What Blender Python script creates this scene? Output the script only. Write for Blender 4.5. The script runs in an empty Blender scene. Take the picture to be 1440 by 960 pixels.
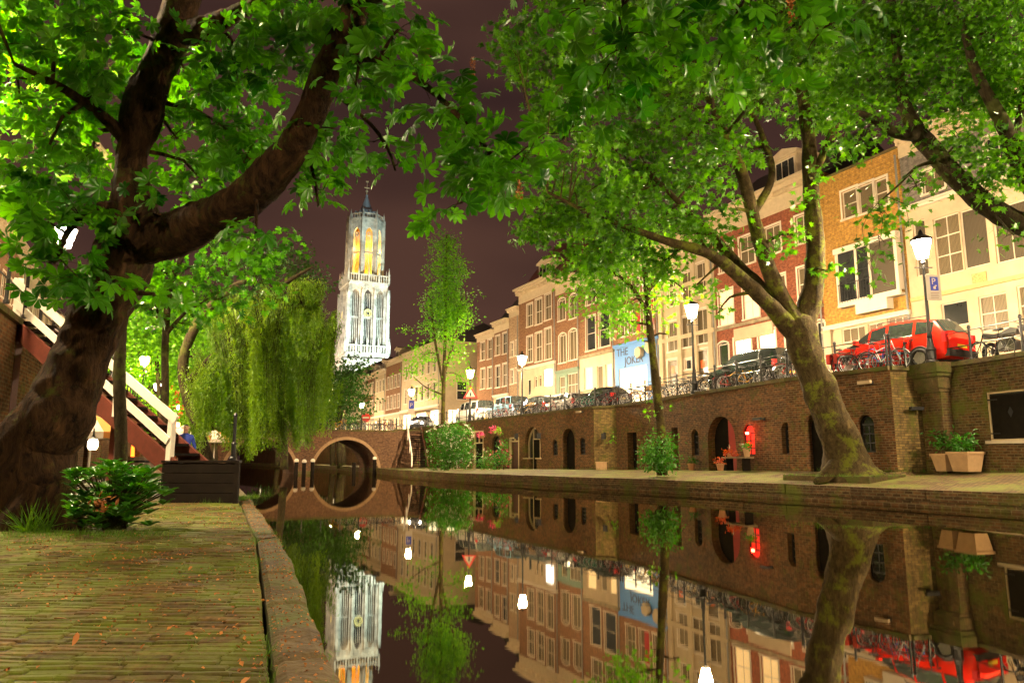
import bpy, math, random
import numpy as np
from mathutils import Vector, Matrix, noise
R = math.radians
random.seed(7); RNG = np.random.default_rng(7)
S = bpy.context.scene
COL = S.collection
# ------------------------------------------------------------------ camera
CAMZ, F, TP = 1.28, 1040.0, 0.1587
cam_d = bpy.data.cameras.new('camera'); cam = bpy.data.objects.new('camera', cam_d); COL.objects.link(cam)
cam.location = (0, 0, CAMZ); cam.rotation_euler = (R(90) + math.atan(TP), 0, 0)
cam_d.sensor_width = 36; cam_d.lens = 36 * F / 1440; cam_d.clip_start = .05; cam_d.clip_end = 2000
S.camera = cam
# ------------------------------------------------------------------ night sky (city glow on cloud)
W = bpy.data.worlds.new('World'); S.world = W; W.use_nodes = True
nt = W.node_tree; nt.nodes.clear()
wo = nt.nodes.new('ShaderNodeOutputWorld'); bg = nt.nodes.new('ShaderNodeBackground')
tc = nt.nodes.new('ShaderNodeTexCoord'); mp = nt.nodes.new('ShaderNodeMapping'); mp.inputs['Scale'].default_value = (1, 1, 3)
nz = nt.nodes.new('ShaderNodeTexNoise'); nz.inputs['Scale'].default_value = 1.7; nz.inputs['Detail'].default_value = 3
cr = nt.nodes.new('ShaderNodeValToRGB')
cr.color_ramp.elements[0].position = .34; cr.color_ramp.elements[0].color = (.026, .0125, .0125, 1)
cr.color_ramp.elements[1].position = .66; cr.color_ramp.elements[1].color = (.086, .040, .028, 1)
bg.inputs['Strength'].default_value = 0.85
nt.links.new(tc.outputs['Generated'], mp.inputs['Vector']); nt.links.new(mp.outputs[0], nz.inputs['Vector'])
nt.links.new(nz.outputs[0], cr.inputs[0]); nt.links.new(cr.outputs[0], bg.inputs[0]); nt.links.new(bg.outputs[0], wo.inputs[0])
# ------------------------------------------------------------------ view and sampling
S.view_settings.view_transform = 'Standard'; S.view_settings.look = 'None'
S.view_settings.exposure = 0.28; S.view_settings.gamma = 1.0
S.render.engine = 'CYCLES'
cy = S.cycles
cy.use_denoising = True
try: cy.denoiser = 'OPENIMAGEDENOISE'
except Exception: pass
cy.max_bounces = 5; cy.diffuse_bounces = 2; cy.glossy_bounces = 3; cy.transmission_bounces = 3; cy.transparent_max_bounces = 6
cy.caustics_reflective = False; cy.caustics_refractive = False; cy.sample_clamp_indirect = 3.0; cy.sample_clamp_direct = 0
cy.use_light_tree = True
LAMP = 1750.0      # radiance of a street lantern's glass
# ------------------------------------------------------------------ calibration: photo pixel -> place
def zat(py, D): # height at image row py and depth D
    s = (480 - py) / F
    return CAMZ + D * (s + TP) / (1 - s * TP)
CP = 1 / math.sqrt(1 + TP * TP); SP = TP * CP
def ray(px, py):
    s = (480 - py) / F; h = (px - 720) / F
    return Vector((h, CP - s * SP, SP + s * CP))
def at(px, py, D):
    d = ray(px, py); k = D / d.y
    return Vector((d.x * k, D, CAMZ + d.z * k))
def atz(px, py, z):
    d = ray(px, py); k = (z - CAMZ) / d.z
    return Vector((d.x * k, d.y * k, z))
def hit(px, py, P0, P1): # ray against the vertical plane through P0,P1 -> (u,z,D)
    d = ray(px, py); ax, ay = P0; bx, by = P1
    L = math.hypot(bx - ax, by - ay); ux, uy = (bx - ax) / L, (by - ay) / L
    nx, ny = -uy, ux
    k = (ax * nx + ay * ny) / (d.x * nx + d.y * ny)
    return ((d.x * k - ax) * ux + (d.y * k - ay) * uy, CAMZ + d.z * k, d.y * k)
# ------------------------------------------------------------------ materials
MATS = {}
def new_mat(name):
    m = bpy.data.materials.new(name); m.use_nodes = True; t = m.node_tree
    b = t.nodes['Principled BSDF']; MATS[name] = m
    return m, t, b
def col4(c): return (c[0], c[1], c[2], 1)
def nnode(t, typ, **kw):
    n = t.nodes.new(typ)
    for k, v in kw.items():
        if k in n.inputs: n.inputs[k].default_value = v
        else: setattr(n, k, v)
    return n
def ramp(t, p0, c0, p1, c1):
    n = t.nodes.new('ShaderNodeValToRGB'); e = n.color_ramp.elements
    e[0].position = p0; e[0].color = col4(c0); e[1].position = p1; e[1].color = col4(c1)
    return n
def mixc(t, fac, a, b, mode='MIX'):
    n = t.nodes.new('ShaderNodeMix'); n.data_type = 'RGBA'; n.blend_type = mode
    for i, v in ((0, fac), (6, a), (7, b)):
        if hasattr(v, 'links') or hasattr(v, 'is_linked'): t.links.new(v, n.inputs[i])
        elif i == 0: n.inputs[0].default_value = v
        else: n.inputs[i].default_value = col4(v)
    return n.outputs[2]
def bump(t, b, h, strength=.4, dist=.02):
    n = nnode(t, 'ShaderNodeBump', Strength=strength, Distance=dist)
    t.links.new(h, n.inputs['Height']); t.links.new(n.outputs[0], b.inputs['Normal'])
def M(name, c, rough=.7, var=.25, scale=3., bmp=.15, bs=25., metal=0., spec=.5, dist=.01):
    if name in MATS: return MATS[name]
    m, t, b = new_mat(name)
    b.inputs['Roughness'].default_value = rough; b.inputs['Metallic'].default_value = metal
    b.inputs['Specular IOR Level'].default_value = spec
    g = nnode(t, 'ShaderNodeTexCoord')
    n = nnode(t, 'ShaderNodeTexNoise', Scale=scale, Detail=6.0, Roughness=.65); t.links.new(g.outputs['Object'], n.inputs[0])
    r = ramp(t, .3, [x * (1 - var) for x in c], .72, [min(1, x * (1 + var)) for x in c])
    t.links.new(n.outputs[0], r.inputs[0]); t.links.new(r.outputs[0], b.inputs['Base Color'])
    if bmp:
        n2 = nnode(t, 'ShaderNodeTexNoise', Scale=bs, Detail=5.0); t.links.new(g.outputs['Object'], n2.inputs[0])
        bump(t, b, n2.outputs[0], bmp, dist)
    return m
def BR(name, c1, c2, mort, w=.22, h=.07, ms=.009, moss=0., mossc=(.10, .12, .015), stain=.35, rough=.85, bmp=.5, rot=False, dirt=(.03, .02, .012)):
    m, t, b = new_mat(name); b.inputs['Roughness'].default_value = rough; b.inputs['Specular IOR Level'].default_value = .25
    g = nnode(t, 'ShaderNodeTexCoord'); src = g.outputs['UV']
    wob = nnode(t, 'ShaderNodeTexNoise', Scale=1.3, Detail=2.0); t.links.new(src, wob.inputs[0])
    vm = nnode(t, 'ShaderNodeVectorMath', operation='MULTIPLY_ADD'); t.links.new(wob.outputs['Color'], vm.inputs[0])
    vm.inputs[1].default_value = (.03, .03, 0); t.links.new(src, vm.inputs[2]); v = vm.outputs[0]
    if rot:
        q = nnode(t, 'ShaderNodeMapping'); q.inputs['Rotation'].default_value = (0, 0, rot); t.links.new(v, q.inputs[0]); v = q.outputs[0]
    k = nnode(t, 'ShaderNodeTexBrick', Scale=1.0); k.inputs['Mortar Size'].default_value = ms
    k.inputs['Brick Width'].default_value = w; k.inputs['Row Height'].default_value = h; k.inputs['Mortar Smooth'].default_value = .2
    k.inputs['Bias'].default_value = 0.
    k.inputs['Color1'].default_value = col4(c1); k.inputs['Color2'].default_value = col4(c2); k.inputs['Mortar'].default_value = col4(mort)
    t.links.new(v, k.inputs['Vector'])
    n = nnode(t, 'ShaderNodeTexNoise', Scale=.55, Detail=8.0, Roughness=.7); t.links.new(src, n.inputs[0])
    r = ramp(t, .38, (0, 0, 0), .68, (stain,) * 3); t.links.new(n.outputs[0], r.inputs[0])
    c = mixc(t, r.outputs[0], k.outputs['Color'], dirt)
    n3 = nnode(t, 'ShaderNodeTexNoise', Scale=6.0, Detail=6.0); t.links.new(src, n3.inputs[0])
    r3 = ramp(t, .35, (.7, .7, .7), .7, (1.35, 1.35, 1.35)); t.links.new(n3.outputs[0], r3.inputs[0])
    c = mixc(t, 1.0, c, r3.outputs[0], 'MULTIPLY')
    if moss:
        n4 = nnode(t, 'ShaderNodeTexNoise', Scale=.9, Detail=9.0, Roughness=.72); t.links.new(g.outputs['Object'], n4.inputs[0])
        r4 = ramp(t, .62 - moss * .25, (0, 0, 0), .72 - moss * .2, (.9,) * 3); t.links.new(n4.outputs[0], r4.inputs[0])
        c = mixc(t, r4.outputs[0], c, mossc)
    t.links.new(c, b.inputs['Base Color'])
    mm = nnode(t, 'ShaderNodeMath', operation='MULTIPLY_ADD'); t.links.new(k.outputs['Fac'], mm.inputs[0]); mm.inputs[1].default_value = -1.0
    t.links.new(n3.outputs[0], mm.inputs[2]); bump(t, b, mm.outputs[0], bmp, .012)
    return m
def EM(name, c, s):
    m, t, b = new_mat(name); b.inputs['Base Color'].default_value = (0, 0, 0, 1) if s > 50 else col4([x*.6 for x in c])
    b.inputs['Emission Color'].default_value = col4(c); b.inputs['Emission Strength'].default_value = s
    return m
def LEAF(name, c1, c2, trans=.4, rough=.4):
    m, t, b = new_mat(name); b.inputs['Roughness'].default_value = rough
    a = nnode(t, 'ShaderNodeAttribute', attribute_name='tint')
    r = ramp(t, 0., c1, 1., c2); t.links.new(a.outputs['Fac'], r.inputs[0])
    t.links.new(r.outputs[0], b.inputs['Base Color'])
    tr = nnode(t, 'ShaderNodeBsdfTranslucent')
    h = nnode(t, 'ShaderNodeHueSaturation', Value=1.5, Saturation=1.1); t.links.new(r.outputs[0], h.inputs['Color'])
    t.links.new(h.outputs[0], tr.inputs[0])
    mx = nnode(t, 'ShaderNodeMixShader', Fac=trans); o = t.nodes['Material Output']
    t.links.new(b.outputs[0], mx.inputs[1]); t.links.new(tr.outputs[0], mx.inputs[2]); t.links.new(mx.outputs[0], o.inputs[0])
    return m
def BARK(name, c1, c2, mossc, moss=.5, scale=4., dist=.05, st=.8, zs=.22, crack=.55):
    m, t, b = new_mat(name); b.inputs['Roughness'].default_value = .92; b.inputs['Specular IOR Level'].default_value = .15
    g = nnode(t, 'ShaderNodeTexCoord'); n0 = nnode(t, 'ShaderNodeTexNoise', Scale=2.2, Detail=3.0); t.links.new(g.outputs['Object'], n0.inputs[0])
    wv = nnode(t, 'ShaderNodeVectorMath', operation='MULTIPLY_ADD'); t.links.new(n0.outputs['Color'], wv.inputs[0]); wv.inputs[1].default_value = (.25, .25, .25); t.links.new(g.outputs['Object'], wv.inputs[2])
    mp = nnode(t, 'ShaderNodeMapping'); mp.inputs['Scale'].default_value = (1, 1, zs); t.links.new(wv.outputs[0], mp.inputs[0])
    n = nnode(t, 'ShaderNodeTexNoise', Scale=scale * 1.6, Detail=9.0, Roughness=.62); n.noise_type = 'RIDGED_MULTIFRACTAL'; t.links.new(mp.outputs[0], n.inputs[0])
    nf = nnode(t, 'ShaderNodeTexNoise', Scale=scale * 4, Detail=9.0, Roughness=.75); t.links.new(mp.outputs[0], nf.inputs[0])
    r = ramp(t, .35, c1, .68, c2); t.links.new(nf.outputs[0], r.inputs[0])
    r2 = ramp(t, .05, (crack,) * 3, .75, (1.15,) * 3); t.links.new(n.outputs[0], r2.inputs[0])
    c = mixc(t, 1.0, r.outputs[0], r2.outputs[0], 'MULTIPLY')
    n2 = nnode(t, 'ShaderNodeTexNoise', Scale=1.3, Detail=10.0, Roughness=.78); t.links.new(g.outputs['Object'], n2.inputs[0])
    r3 = ramp(t, .64 - .25 * moss, (0, 0, 0), .72 - .25 * moss, (.9,) * 3); t.links.new(n2.outputs[0], r3.inputs[0])
    c = mixc(t, r3.outputs[0], c, mossc); t.links.new(c, b.inputs['Base Color'])
    mm = nnode(t, 'ShaderNodeMath', operation='MULTIPLY_ADD'); t.links.new(n.outputs[0], mm.inputs[0]); mm.inputs[1].default_value = .7; t.links.new(nf.outputs[0], mm.inputs[2])
    bump(t, b, mm.outputs[0], st, dist)
    return m

# brick and stone
b_wall = BR('wharf_brick', (.24, .095, .03), (.09, .04, .014), (.21, .15, .075), h=.085, w=.25, ms=.014, bmp=.9, moss=.30, stain=.55)
b_wall2 = BR('wharf_brick_dark', (.17, .085, .03), (.07, .04, .016), (.17, .13, .06), h=.085, w=.25, ms=.014, bmp=.9, moss=.55, stain=.6)
b_litface = BR('lit_bastion_brick', (.32, .21, .07), (.18, .12, .045), (.12, .09, .04), h=.085, w=.25, ms=.012, bmp=.9, moss=.45, stain=.5)  # paler wharf brick, painting in the light on the angled faces
b_bridge = BR('bridge_brick', (.20, .095, .045), (.12, .055, .03), (.14, .10, .06), moss=.15, stain=.45)
b_red = BR('red_brick', (.30, .075, .028), (.20, .045, .018), (.24, .12, .07), stain=.15)
b_brown = BR('brown_brick', (.28, .125, .05), (.18, .075, .03), (.24, .15, .085), stain=.18)
b_tan = BR('tan_brick', (.42, .27, .14), (.34, .2, .1), (.4, .3, .2), stain=.15)
b_yel = BR('yellow_brick', (.50, .27, .045), (.40, .20, .03), (.30, .17, .06), w=.3, h=.09, ms=.016, stain=.08)
b_grey = BR('grey_brick', (.2, .17, .14), (.15, .12, .1), (.2, .18, .15), stain=.2)
b_quay = BR('quay_paving', (.21, .13, .045), (.10, .065, .025), (.008, .006, .003), w=.21, h=.066, ms=.02, moss=.52, mossc=(.095, .125, .012), stain=.75, rot=R(-3), bmp=1.6, dirt=(.05, .03, .012))
b_wharf = BR('wharf_paving', (.20, .125, .045), (.12, .075, .028), (.04, .03, .012), w=.2, h=.1, ms=.016, moss=.7, mossc=(.13, .15, .02), stain=.3, bmp=.8)
b_street = BR('street_paving', (.2, .15, .11), (.15, .11, .08), (.07, .05, .04), w=.2, h=.1, ms=.012, stain=.3)
m_stone = M('coping_stone', (.27, .22, .13), .9, .45, 2.5, .6, 14, dist=.03)
def coping():
    m, t, b = new_mat('mossy_coping'); b.inputs['Roughness'].default_value = .92
    g = nnode(t, 'ShaderNodeTexCoord')
    n = nnode(t, 'ShaderNodeTexNoise', Scale=3.5, Detail=10.0, Roughness=.75); t.links.new(g.outputs['Object'], n.inputs[0])
    r = ramp(t, .3, (.03, .02, .008), .62, (.15, .10, .035)); t.links.new(n.outputs[0], r.inputs[0])
    n2 = nnode(t, 'ShaderNodeTexNoise', Scale=1.4, Detail=9.0, Roughness=.75); t.links.new(g.outputs['Object'], n2.inputs[0])
    r2 = ramp(t, .46, (0, 0, 0), .62, (.9,) * 3); t.links.new(n2.outputs[0], r2.inputs[0])
    t.links.new(mixc(t, r2.outputs[0], r.outputs[0], (.075, .10, .010)), b.inputs['Base Color'])
    n3 = nnode(t, 'ShaderNodeTexNoise', Scale=22., Detail=8.0); t.links.new(g.outputs['Object'], n3.inputs[0])
    bump(t, b, n3.outputs[0], .9, .025); return m
m_cop = coping()
m_white = M('white_stucco', (.50, .38, .235), .8, .14, 1.2, .1, 30)
m_cream = M('cream_stucco', (.48, .37, .22), .8, .16, 1.2, .1, 30)
m_trim = M('white_trim', (.66, .56, .42), .55, .06, 4, .03, 30)
m_cornice = M('cornice_paint', (.55, .43, .27), .6, .12, 4, .05, 30)
m_blue = M('blue_shopfront', (.07, .22, .52), .5, .05, 2, 0)
m_green = M('green_shopfront', (.13, .2, .13), .5, .12, 3, .05)
m_roof = M('dark_roof_tiles', (.035, .025, .022), .8, .3, 6, .5, 8, dist=.05)
m_rroof = M('red_roof_tiles', (.13, .035, .025), .8, .3, 6, .5, 8, dist=.05)
m_iron = M('black_iron', (.012, .012, .012), .38, .4, 8, .2, 40, metal=.3)
m_wood = M('dark_wood', (.012, .008, .005), .8, .4, 5, .5, 12, spec=.12, dist=.02)
m_redwood = M('oxblood_painted_wood', (.13, .035, .022), .5, .25, 5, .2, 20)
m_wpaint = M('white_painted_wood', (.8, .74, .62), .45, .06, 5, .08, 20)
m_glassd = M('dark_window_glass', (.03, .032, .03), .06, .3, .8, 0, spec=.9)
def curtain(name, c1, c2, em=0.):
    m, t, b = new_mat(name); b.inputs['Roughness'].default_value = .25
    g = nnode(t, 'ShaderNodeTexCoord'); w = nnode(t, 'ShaderNodeTexWave', Scale=5.5, Distortion=2.5); w.inputs['Detail'].default_value = 2
    w.bands_direction = 'X'; t.links.new(g.outputs['UV'], w.inputs[0])
    r = ramp(t, .1, c1, .9, c2); t.links.new(w.outputs['Fac'], r.inputs[0]); t.links.new(r.outputs[0], b.inputs['Base Color'])
    if em: t.links.new(r.outputs[0], b.inputs['Emission Color']); b.inputs['Emission Strength'].default_value = em
    return m
m_curt = curtain('curtained_glass', (.05, .04, .022), (.24, .18, .10))
m_louv = curtain('grey_blind', (.07, .055, .035), (.11, .09, .06))
m_lit = curtain('lit_window', (.85, .5, .16), (1., .78, .42), 1.1)
m_shop = EM('lit_shop_interior', (1., .86, .56), 2.2)
m_redlit = EM('red_lit_window', (1., .03, .015), .9)
m_orlit = EM('orange_glow_door', (1., .16, .01), 4.)  # emission on two terrace doors, carrying the orange light that falls there
m_lamp = EM('lantern_glass', (1., .76, .46), LAMP)
m_lampc = EM('pale_lantern_glass', (.82, 1., .62), LAMP)
m_head = EM('headlamp', (1., .93, .8), 60.)
PANES = {'d': m_glassd, 'c': m_curt, 'l': m_lit, 'b': m_louv, 's': m_shop}
# ------------------------------------------------------------------ mesh collector
class MB:
    def __init__(s): s.v = []; s.f = []; s.uv = None
    def q(s, *p):
        i = len(s.v); s.v += [tuple(x) for x in p]; s.f.append(tuple(range(i, i + len(p))))
    def box(s, x0, x1, y0, y1, z0, z1):
        i = len(s.v)
        s.v += [(x0, y0, z0), (x1, y0, z0), (x1, y1, z0), (x0, y1, z0), (x0, y0, z1), (x1, y0, z1), (x1, y1, z1), (x0, y1, z1)]
        for a in ((0, 3, 2, 1), (4, 5, 6, 7), (0, 1, 5, 4), (1, 2, 6, 5), (2, 3, 7, 6), (3, 0, 4, 7)): s.f.append(tuple(i + k for k in a))
    def obox(s, a, b, w, h, up=(0, 0, 1)):   # bar from a to b
        a = Vector(a); b = Vector(b); d = (b - a).normalized(); u = Vector(up)
        if abs(d.dot(u)) > .98: u = Vector((1, 0, 0))
        r = d.cross(u).normalized(); u = r.cross(d); i = len(s.v)
        for p in (a, b):
            for sx, sz in ((-1, -1), (1, -1), (1, 1), (-1, 1)): s.v.append(tuple(p + r * sx * w / 2 + u * sz * h / 2))
        for f in ((0, 3, 2, 1), (4, 5, 6, 7), (0, 1, 5, 4), (1, 2, 6, 5), (2, 3, 7, 6), (3, 0, 4, 7)): s.f.append(tuple(i + k for k in f))
    def tube(s, pts, rad, n=8, cap=True):
        pts = [Vector(p) for p in pts]
        if not hasattr(rad, '__len__'): rad = [rad] * len(pts)
        base = len(s.v); u = None
        for k, p in enumerate(pts):
            d = (pts[min(k + 1, len(pts) - 1)] - pts[max(k - 1, 0)])
            d = d.normalized() if d.length > 1e-9 else Vector((0, 0, 1))
            if u is None: u = d.orthogonal().normalized()
            u = (u - d * u.dot(d)).normalized(); w = d.cross(u)
            for j in range(n):
                a = 2 * math.pi * j / n; s.v.append(tuple(p + (u * math.cos(a) + w * math.sin(a)) * rad[k]))
        for k in range(len(pts) - 1):
            for j in range(n):
                a = base + k * n + j; b = base + k * n + (j + 1) % n; s.f.append((a, b, b + n, a + n))
        if cap:
            s.f.append(tuple(base + j for j in range(n))[::-1]); e = base + (len(pts) - 1) * n; s.f.append(tuple(e + j for j in range(n)))
    def lathe(s, c, prof, n=12, ang0=0):      # prof: (r,z)
        base = len(s.v)
        for r, z in prof:
            for j in range(n):
                a = ang0 + 2 * math.pi * j / n; s.v.append((c[0] + r * math.cos(a), c[1] + r * math.sin(a), c[2] + z))
        for k in range(len(prof) - 1):
            for j in range(n):
                a = base + k * n + j; b = base + k * n + (j + 1) % n; s.f.append((a, b, b + n, a + n))
        s.f.append(tuple(base + j for j in range(n))[::-1]); e = base + (len(prof) - 1) * n; s.f.append(tuple(e + j for j in range(n)))
    def prism(s, poly, y0, y1):               # poly in (x,z), pushed along y
        i = len(s.v); n = len(poly)
        s.v += [(x, y0, z) for x, z in poly] + [(x, y1, z) for x, z in poly]
        s.f.append(tuple(range(i, i + n))); s.f.append(tuple(range(i + n, i + 2 * n))[::-1])
        for k in range(n):
            j = (k + 1) % n; s.f.append((i + k, i + n + k, i + n + j, i + j))
    def torus(s, c, R_, r, ax='y', n=24, m=6):
        base = len(s.v)
        for k in range(n):
            a = 2 * math.pi * k / n
            for j in range(m):
                b = 2 * math.pi * j / m; q = R_ + r * math.cos(b); h = r * math.sin(b)
                s.v.append((c[0] + q * math.cos(a), c[1] + h, c[2] + q * math.sin(a)))
        for k in range(n):
            for j in range(m):
                a = base + k * m + j; b = base + k * m + (j + 1) % m; c2 = base + ((k + 1) % n) * m
                s.f.append((a, b, c2 + (j + 1) % m, c2 + j))
    def build(s, name, mat, parent=None, smooth=False, world=False, uv=True):
        me = bpy.data.meshes.new(name); V = s.v
        if world and parent is not None:
            o = parent.location; V = [(x - o[0], y - o[1], z - o[2]) for x, y, z in V]
        me.from_pydata(V, [], s.f); me.validate(); me.materials.append(mat)
        if smooth: me.polygons.foreach_set('use_smooth', [True] * len(me.polygons))
        if uv: auto_uv(me)
        ob = bpy.data.objects.new(name, me); COL.objects.link(ob)
        if parent is not None: ob.parent = parent
        return ob
def auto_uv(me):
    nl, npol, nv = len(me.loops), len(me.polygons), len(me.vertices)
    co = np.empty(nv * 3, np.float32); me.vertices.foreach_get('co', co); co = co.reshape(-1, 3)
    no = np.empty(npol * 3, np.float32); me.polygons.foreach_get('normal', no); no = no.reshape(-1, 3)
    lt = np.empty(npol, np.int32); me.polygons.foreach_get('loop_total', lt)
    vi = np.empty(nl, np.int32); me.loops.foreach_get('vertex_index', vi)
    n = np.repeat(no, lt, axis=0)[:nl]; p = co[vi]
    h = np.hypot(n[:, 0], n[:, 1]) + 1e-9
    tx, ty = -n[:, 1] / h, n[:, 0] / h
    flat = np.abs(n[:, 2]) > .72
    u = np.where(flat, p[:, 0], p[:, 0] * tx + p[:, 1] * ty); v = np.where(flat, p[:, 1], p[:, 2])
    lay = me.uv_layers.new(name='UVMap'); lay.data.foreach_set('uv', np.stack([u, v], 1).astype(np.float32).ravel())
def tag(o, label, cat, group=None, kind=None):
    o['label'] = label; o['category'] = cat
    if group: o['group'] = group
    if kind: o['kind'] = kind
    return o
def empty(name, loc, rz=0):
    o = bpy.data.objects.new(name, None); o.location = loc; o.rotation_euler = (0, 0, rz); o.empty_display_size = .2
    COL.objects.link(o); return o
def copy_tree(o, parent=None):
    c = o.copy(); COL.objects.link(c)
    if parent is not None: c.parent = parent
    for ch in list(o.children): copy_tree(ch, c)
    return c
def struct(name, mb, mat, **k):
    o = mb.build(name, mat, **k); o['kind'] = 'structure'; return o
# ------------------------------------------------------------------ wall panel with openings
def arch_pts(u0, u1, z1, kind, n=14):
    w = u1 - u0; c = (u0 + u1) / 2
    if kind == 'semi': return [(c - w / 2 * math.cos(math.pi * k / n), z1 - w / 2 + w / 2 * math.sin(math.pi * k / n)) for k in range(n + 1)]
    if kind == 'seg':
        r = w * .16; return [(u0 + w * k / n, z1 - r + r * math.sin(math.pi * k / n)) for k in range(n + 1)]
    if kind == 'goth':
        h = w * .87; out = []
        for k in range(n + 1):
            x = k / n
            a = x * 2 if x < .5 else (1 - x) * 2
            dx = 1 - math.cos(a * math.pi / 3); out.append((u0 + w * dx if x < .5 else u1 - w * dx, z1 - h + w * math.sin(a * math.pi / 3)))
        return out
    return [(u0, z1), (u1, z1)]
def panel(mb, L, z0, z1, holes=(), depth=.15, u_start=0., y=0.):
    us = sorted({u_start, L} | {min(max(a, u_start), L) for h in holes for a in h[:2]}); zs = sorted({z0, z1} | {min(max(a, z0), z1) for h in holes for a in h[2:4]})
    for i in range(len(us) - 1):
        for j in range(len(zs) - 1):
            cu = (us[i] + us[i + 1]) / 2; cz = (zs[j] + zs[j + 1]) / 2
            if any(h[0] < cu < h[1] and h[2] < cz < h[3] for h in holes): continue
            mb.q((us[i], y, zs[j]), (us[i + 1], y, zs[j]), (us[i + 1], y, zs[j + 1]), (us[i], y, zs[j + 1]))
    for h in holes:
        u0, u1, a, b = h[:4]; kind = h[4] if len(h) > 4 else None; d = h[5] if len(h) > 5 else depth
        if kind:
            ap = arch_pts(u0, u1, b, kind)
            for k in range(len(ap) - 1):
                (x0, q0), (x1, q1) = ap[k], ap[k + 1]
                if b - max(q0, q1) > 1e-4 or abs(q0 - q1) > 1e-4: mb.q((x0, y, q0), (x1, y, q1), (x1, y, b), (x0, y, b))
                mb.q((x0, y, q0), (x0, y + d, q0), (x1, y + d, q1), (x1, y, q1))
            zt = ap[0][1]
        else:
            zt = b; mb.q((u0, y, b), (u0, y + d, b), (u1, y + d, b), (u1, y, b))
        mb.q((u0, y, a), (u0, y + d, a), (u0, y + d, zt), (u0, y, zt)); mb.q((u1, y, a), (u1, y, zt), (u1, y + d, zt), (u1, y + d, a))
        mb.q((u0, y, a), (u1, y, a), (u1, y + d, a), (u0, y + d, a))
def shape_poly(u0, u1, z0, z1, kind):
    return [(u0, z0)] + ([(u0, z1), (u1, z1)] if not kind else arch_pts(u0, u1, z1, kind)) + [(u1, z0)]
# ------------------------------------------------------------------ windows
def window(par, u0, u1, z0, z1, pane='c', kind=None, nx=2, nz=2, y=.1, fm=None, sur=.1, sill=True, name='window'):
    fm = fm or m_trim; w = MB(); t = .05
    z0 += .003
    if kind:
        out = arch_pts(u0, u1, z1, kind); zt = out[0][1]
        c = (u0 + u1) / 2; sc = 1 - 2 * t / (u1 - u0)
        inn = [(c + (x - c) * sc, zt + (z - zt) * sc) for x, z in out]
        for k in range(len(out) - 1):
            w.prism([out[k], out[k + 1], inn[k + 1], inn[k]], y - .03, y + .05)
        w.box(u0, u0 + t, y - .03, y + .05, z0, zt); w.box(u1 - t, u1, y - .03, y + .05, z0, zt)
        w.box(u0 + t, u1 - t, y - .025, y + .05, zt - t / 2, zt + t / 2)
    else:
        zt = z1; w.box(u0, u0 + t, y - .03, y + .05, z0, z1); w.box(u1 - t, u1, y - .03, y + .05, z0, z1); w.box(u0 + t, u1 - t, y - .03, y + .05, z1 - t, z1)
    w.box(u0 + t, u1 - t, y - .03, y + .05, z0, z0 + t)
    for i in range(1, nx): x = u0 + (u1 - u0) * i / nx; w.box(x - .016, x + .016, y - .012, y + .03, z0 + t, zt - t)
    for j in range(1, nz): z = z0 + (zt - z0) * j / nz; w.box(u0 + t, u1 - t, y - .02, y + .035, z - .024, z + .024)
    if sur:
        a, b = u0 - sur, u1 + sur
        if not kind:
            w.box(a, u0 - .002, -.035, .02, z0, z1); w.box(u1 + .002, b, -.035, .02, z0, z1); w.box(a, b, -.035, .02, z1 + .002, z1 + sur * 1.2)
        else:
            out2 = arch_pts(a, b, z1 + sur, kind); out = arch_pts(u0 - .002, u1 + .002, z1 + .002, kind)
            for k in range(len(out) - 1): w.prism([out[k], out[k + 1], out2[k + 1], out2[k]], -.035, .02)
            w.box(a, u0 - .002, -.035, .02, z0, out[0][1]); w.box(u1 + .002, b, -.035, .02, z0, out[0][1])
    o = w.build(name, fm, par)
    p = MB(); p.prism(shape_poly(u0 + .004, u1 - .004, z0 + .004, z1 - .004, kind), y + .012, y + .02); p.build('pane', PANES[pane] if isinstance(pane, str) else pane, o)
    if sill: s = MB(); s.box(u0 - .12, u1 + .12, -.1, y - .032, z0 - .09, z0); s.build('sill', m_trim, o)
    return o
def frame_of(P0, P1): return math.atan2(P1[1] - P0[1], P1[0] - P0[0]), math.hypot(P1[0] - P0[0], P1[1] - P0[1])
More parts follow.
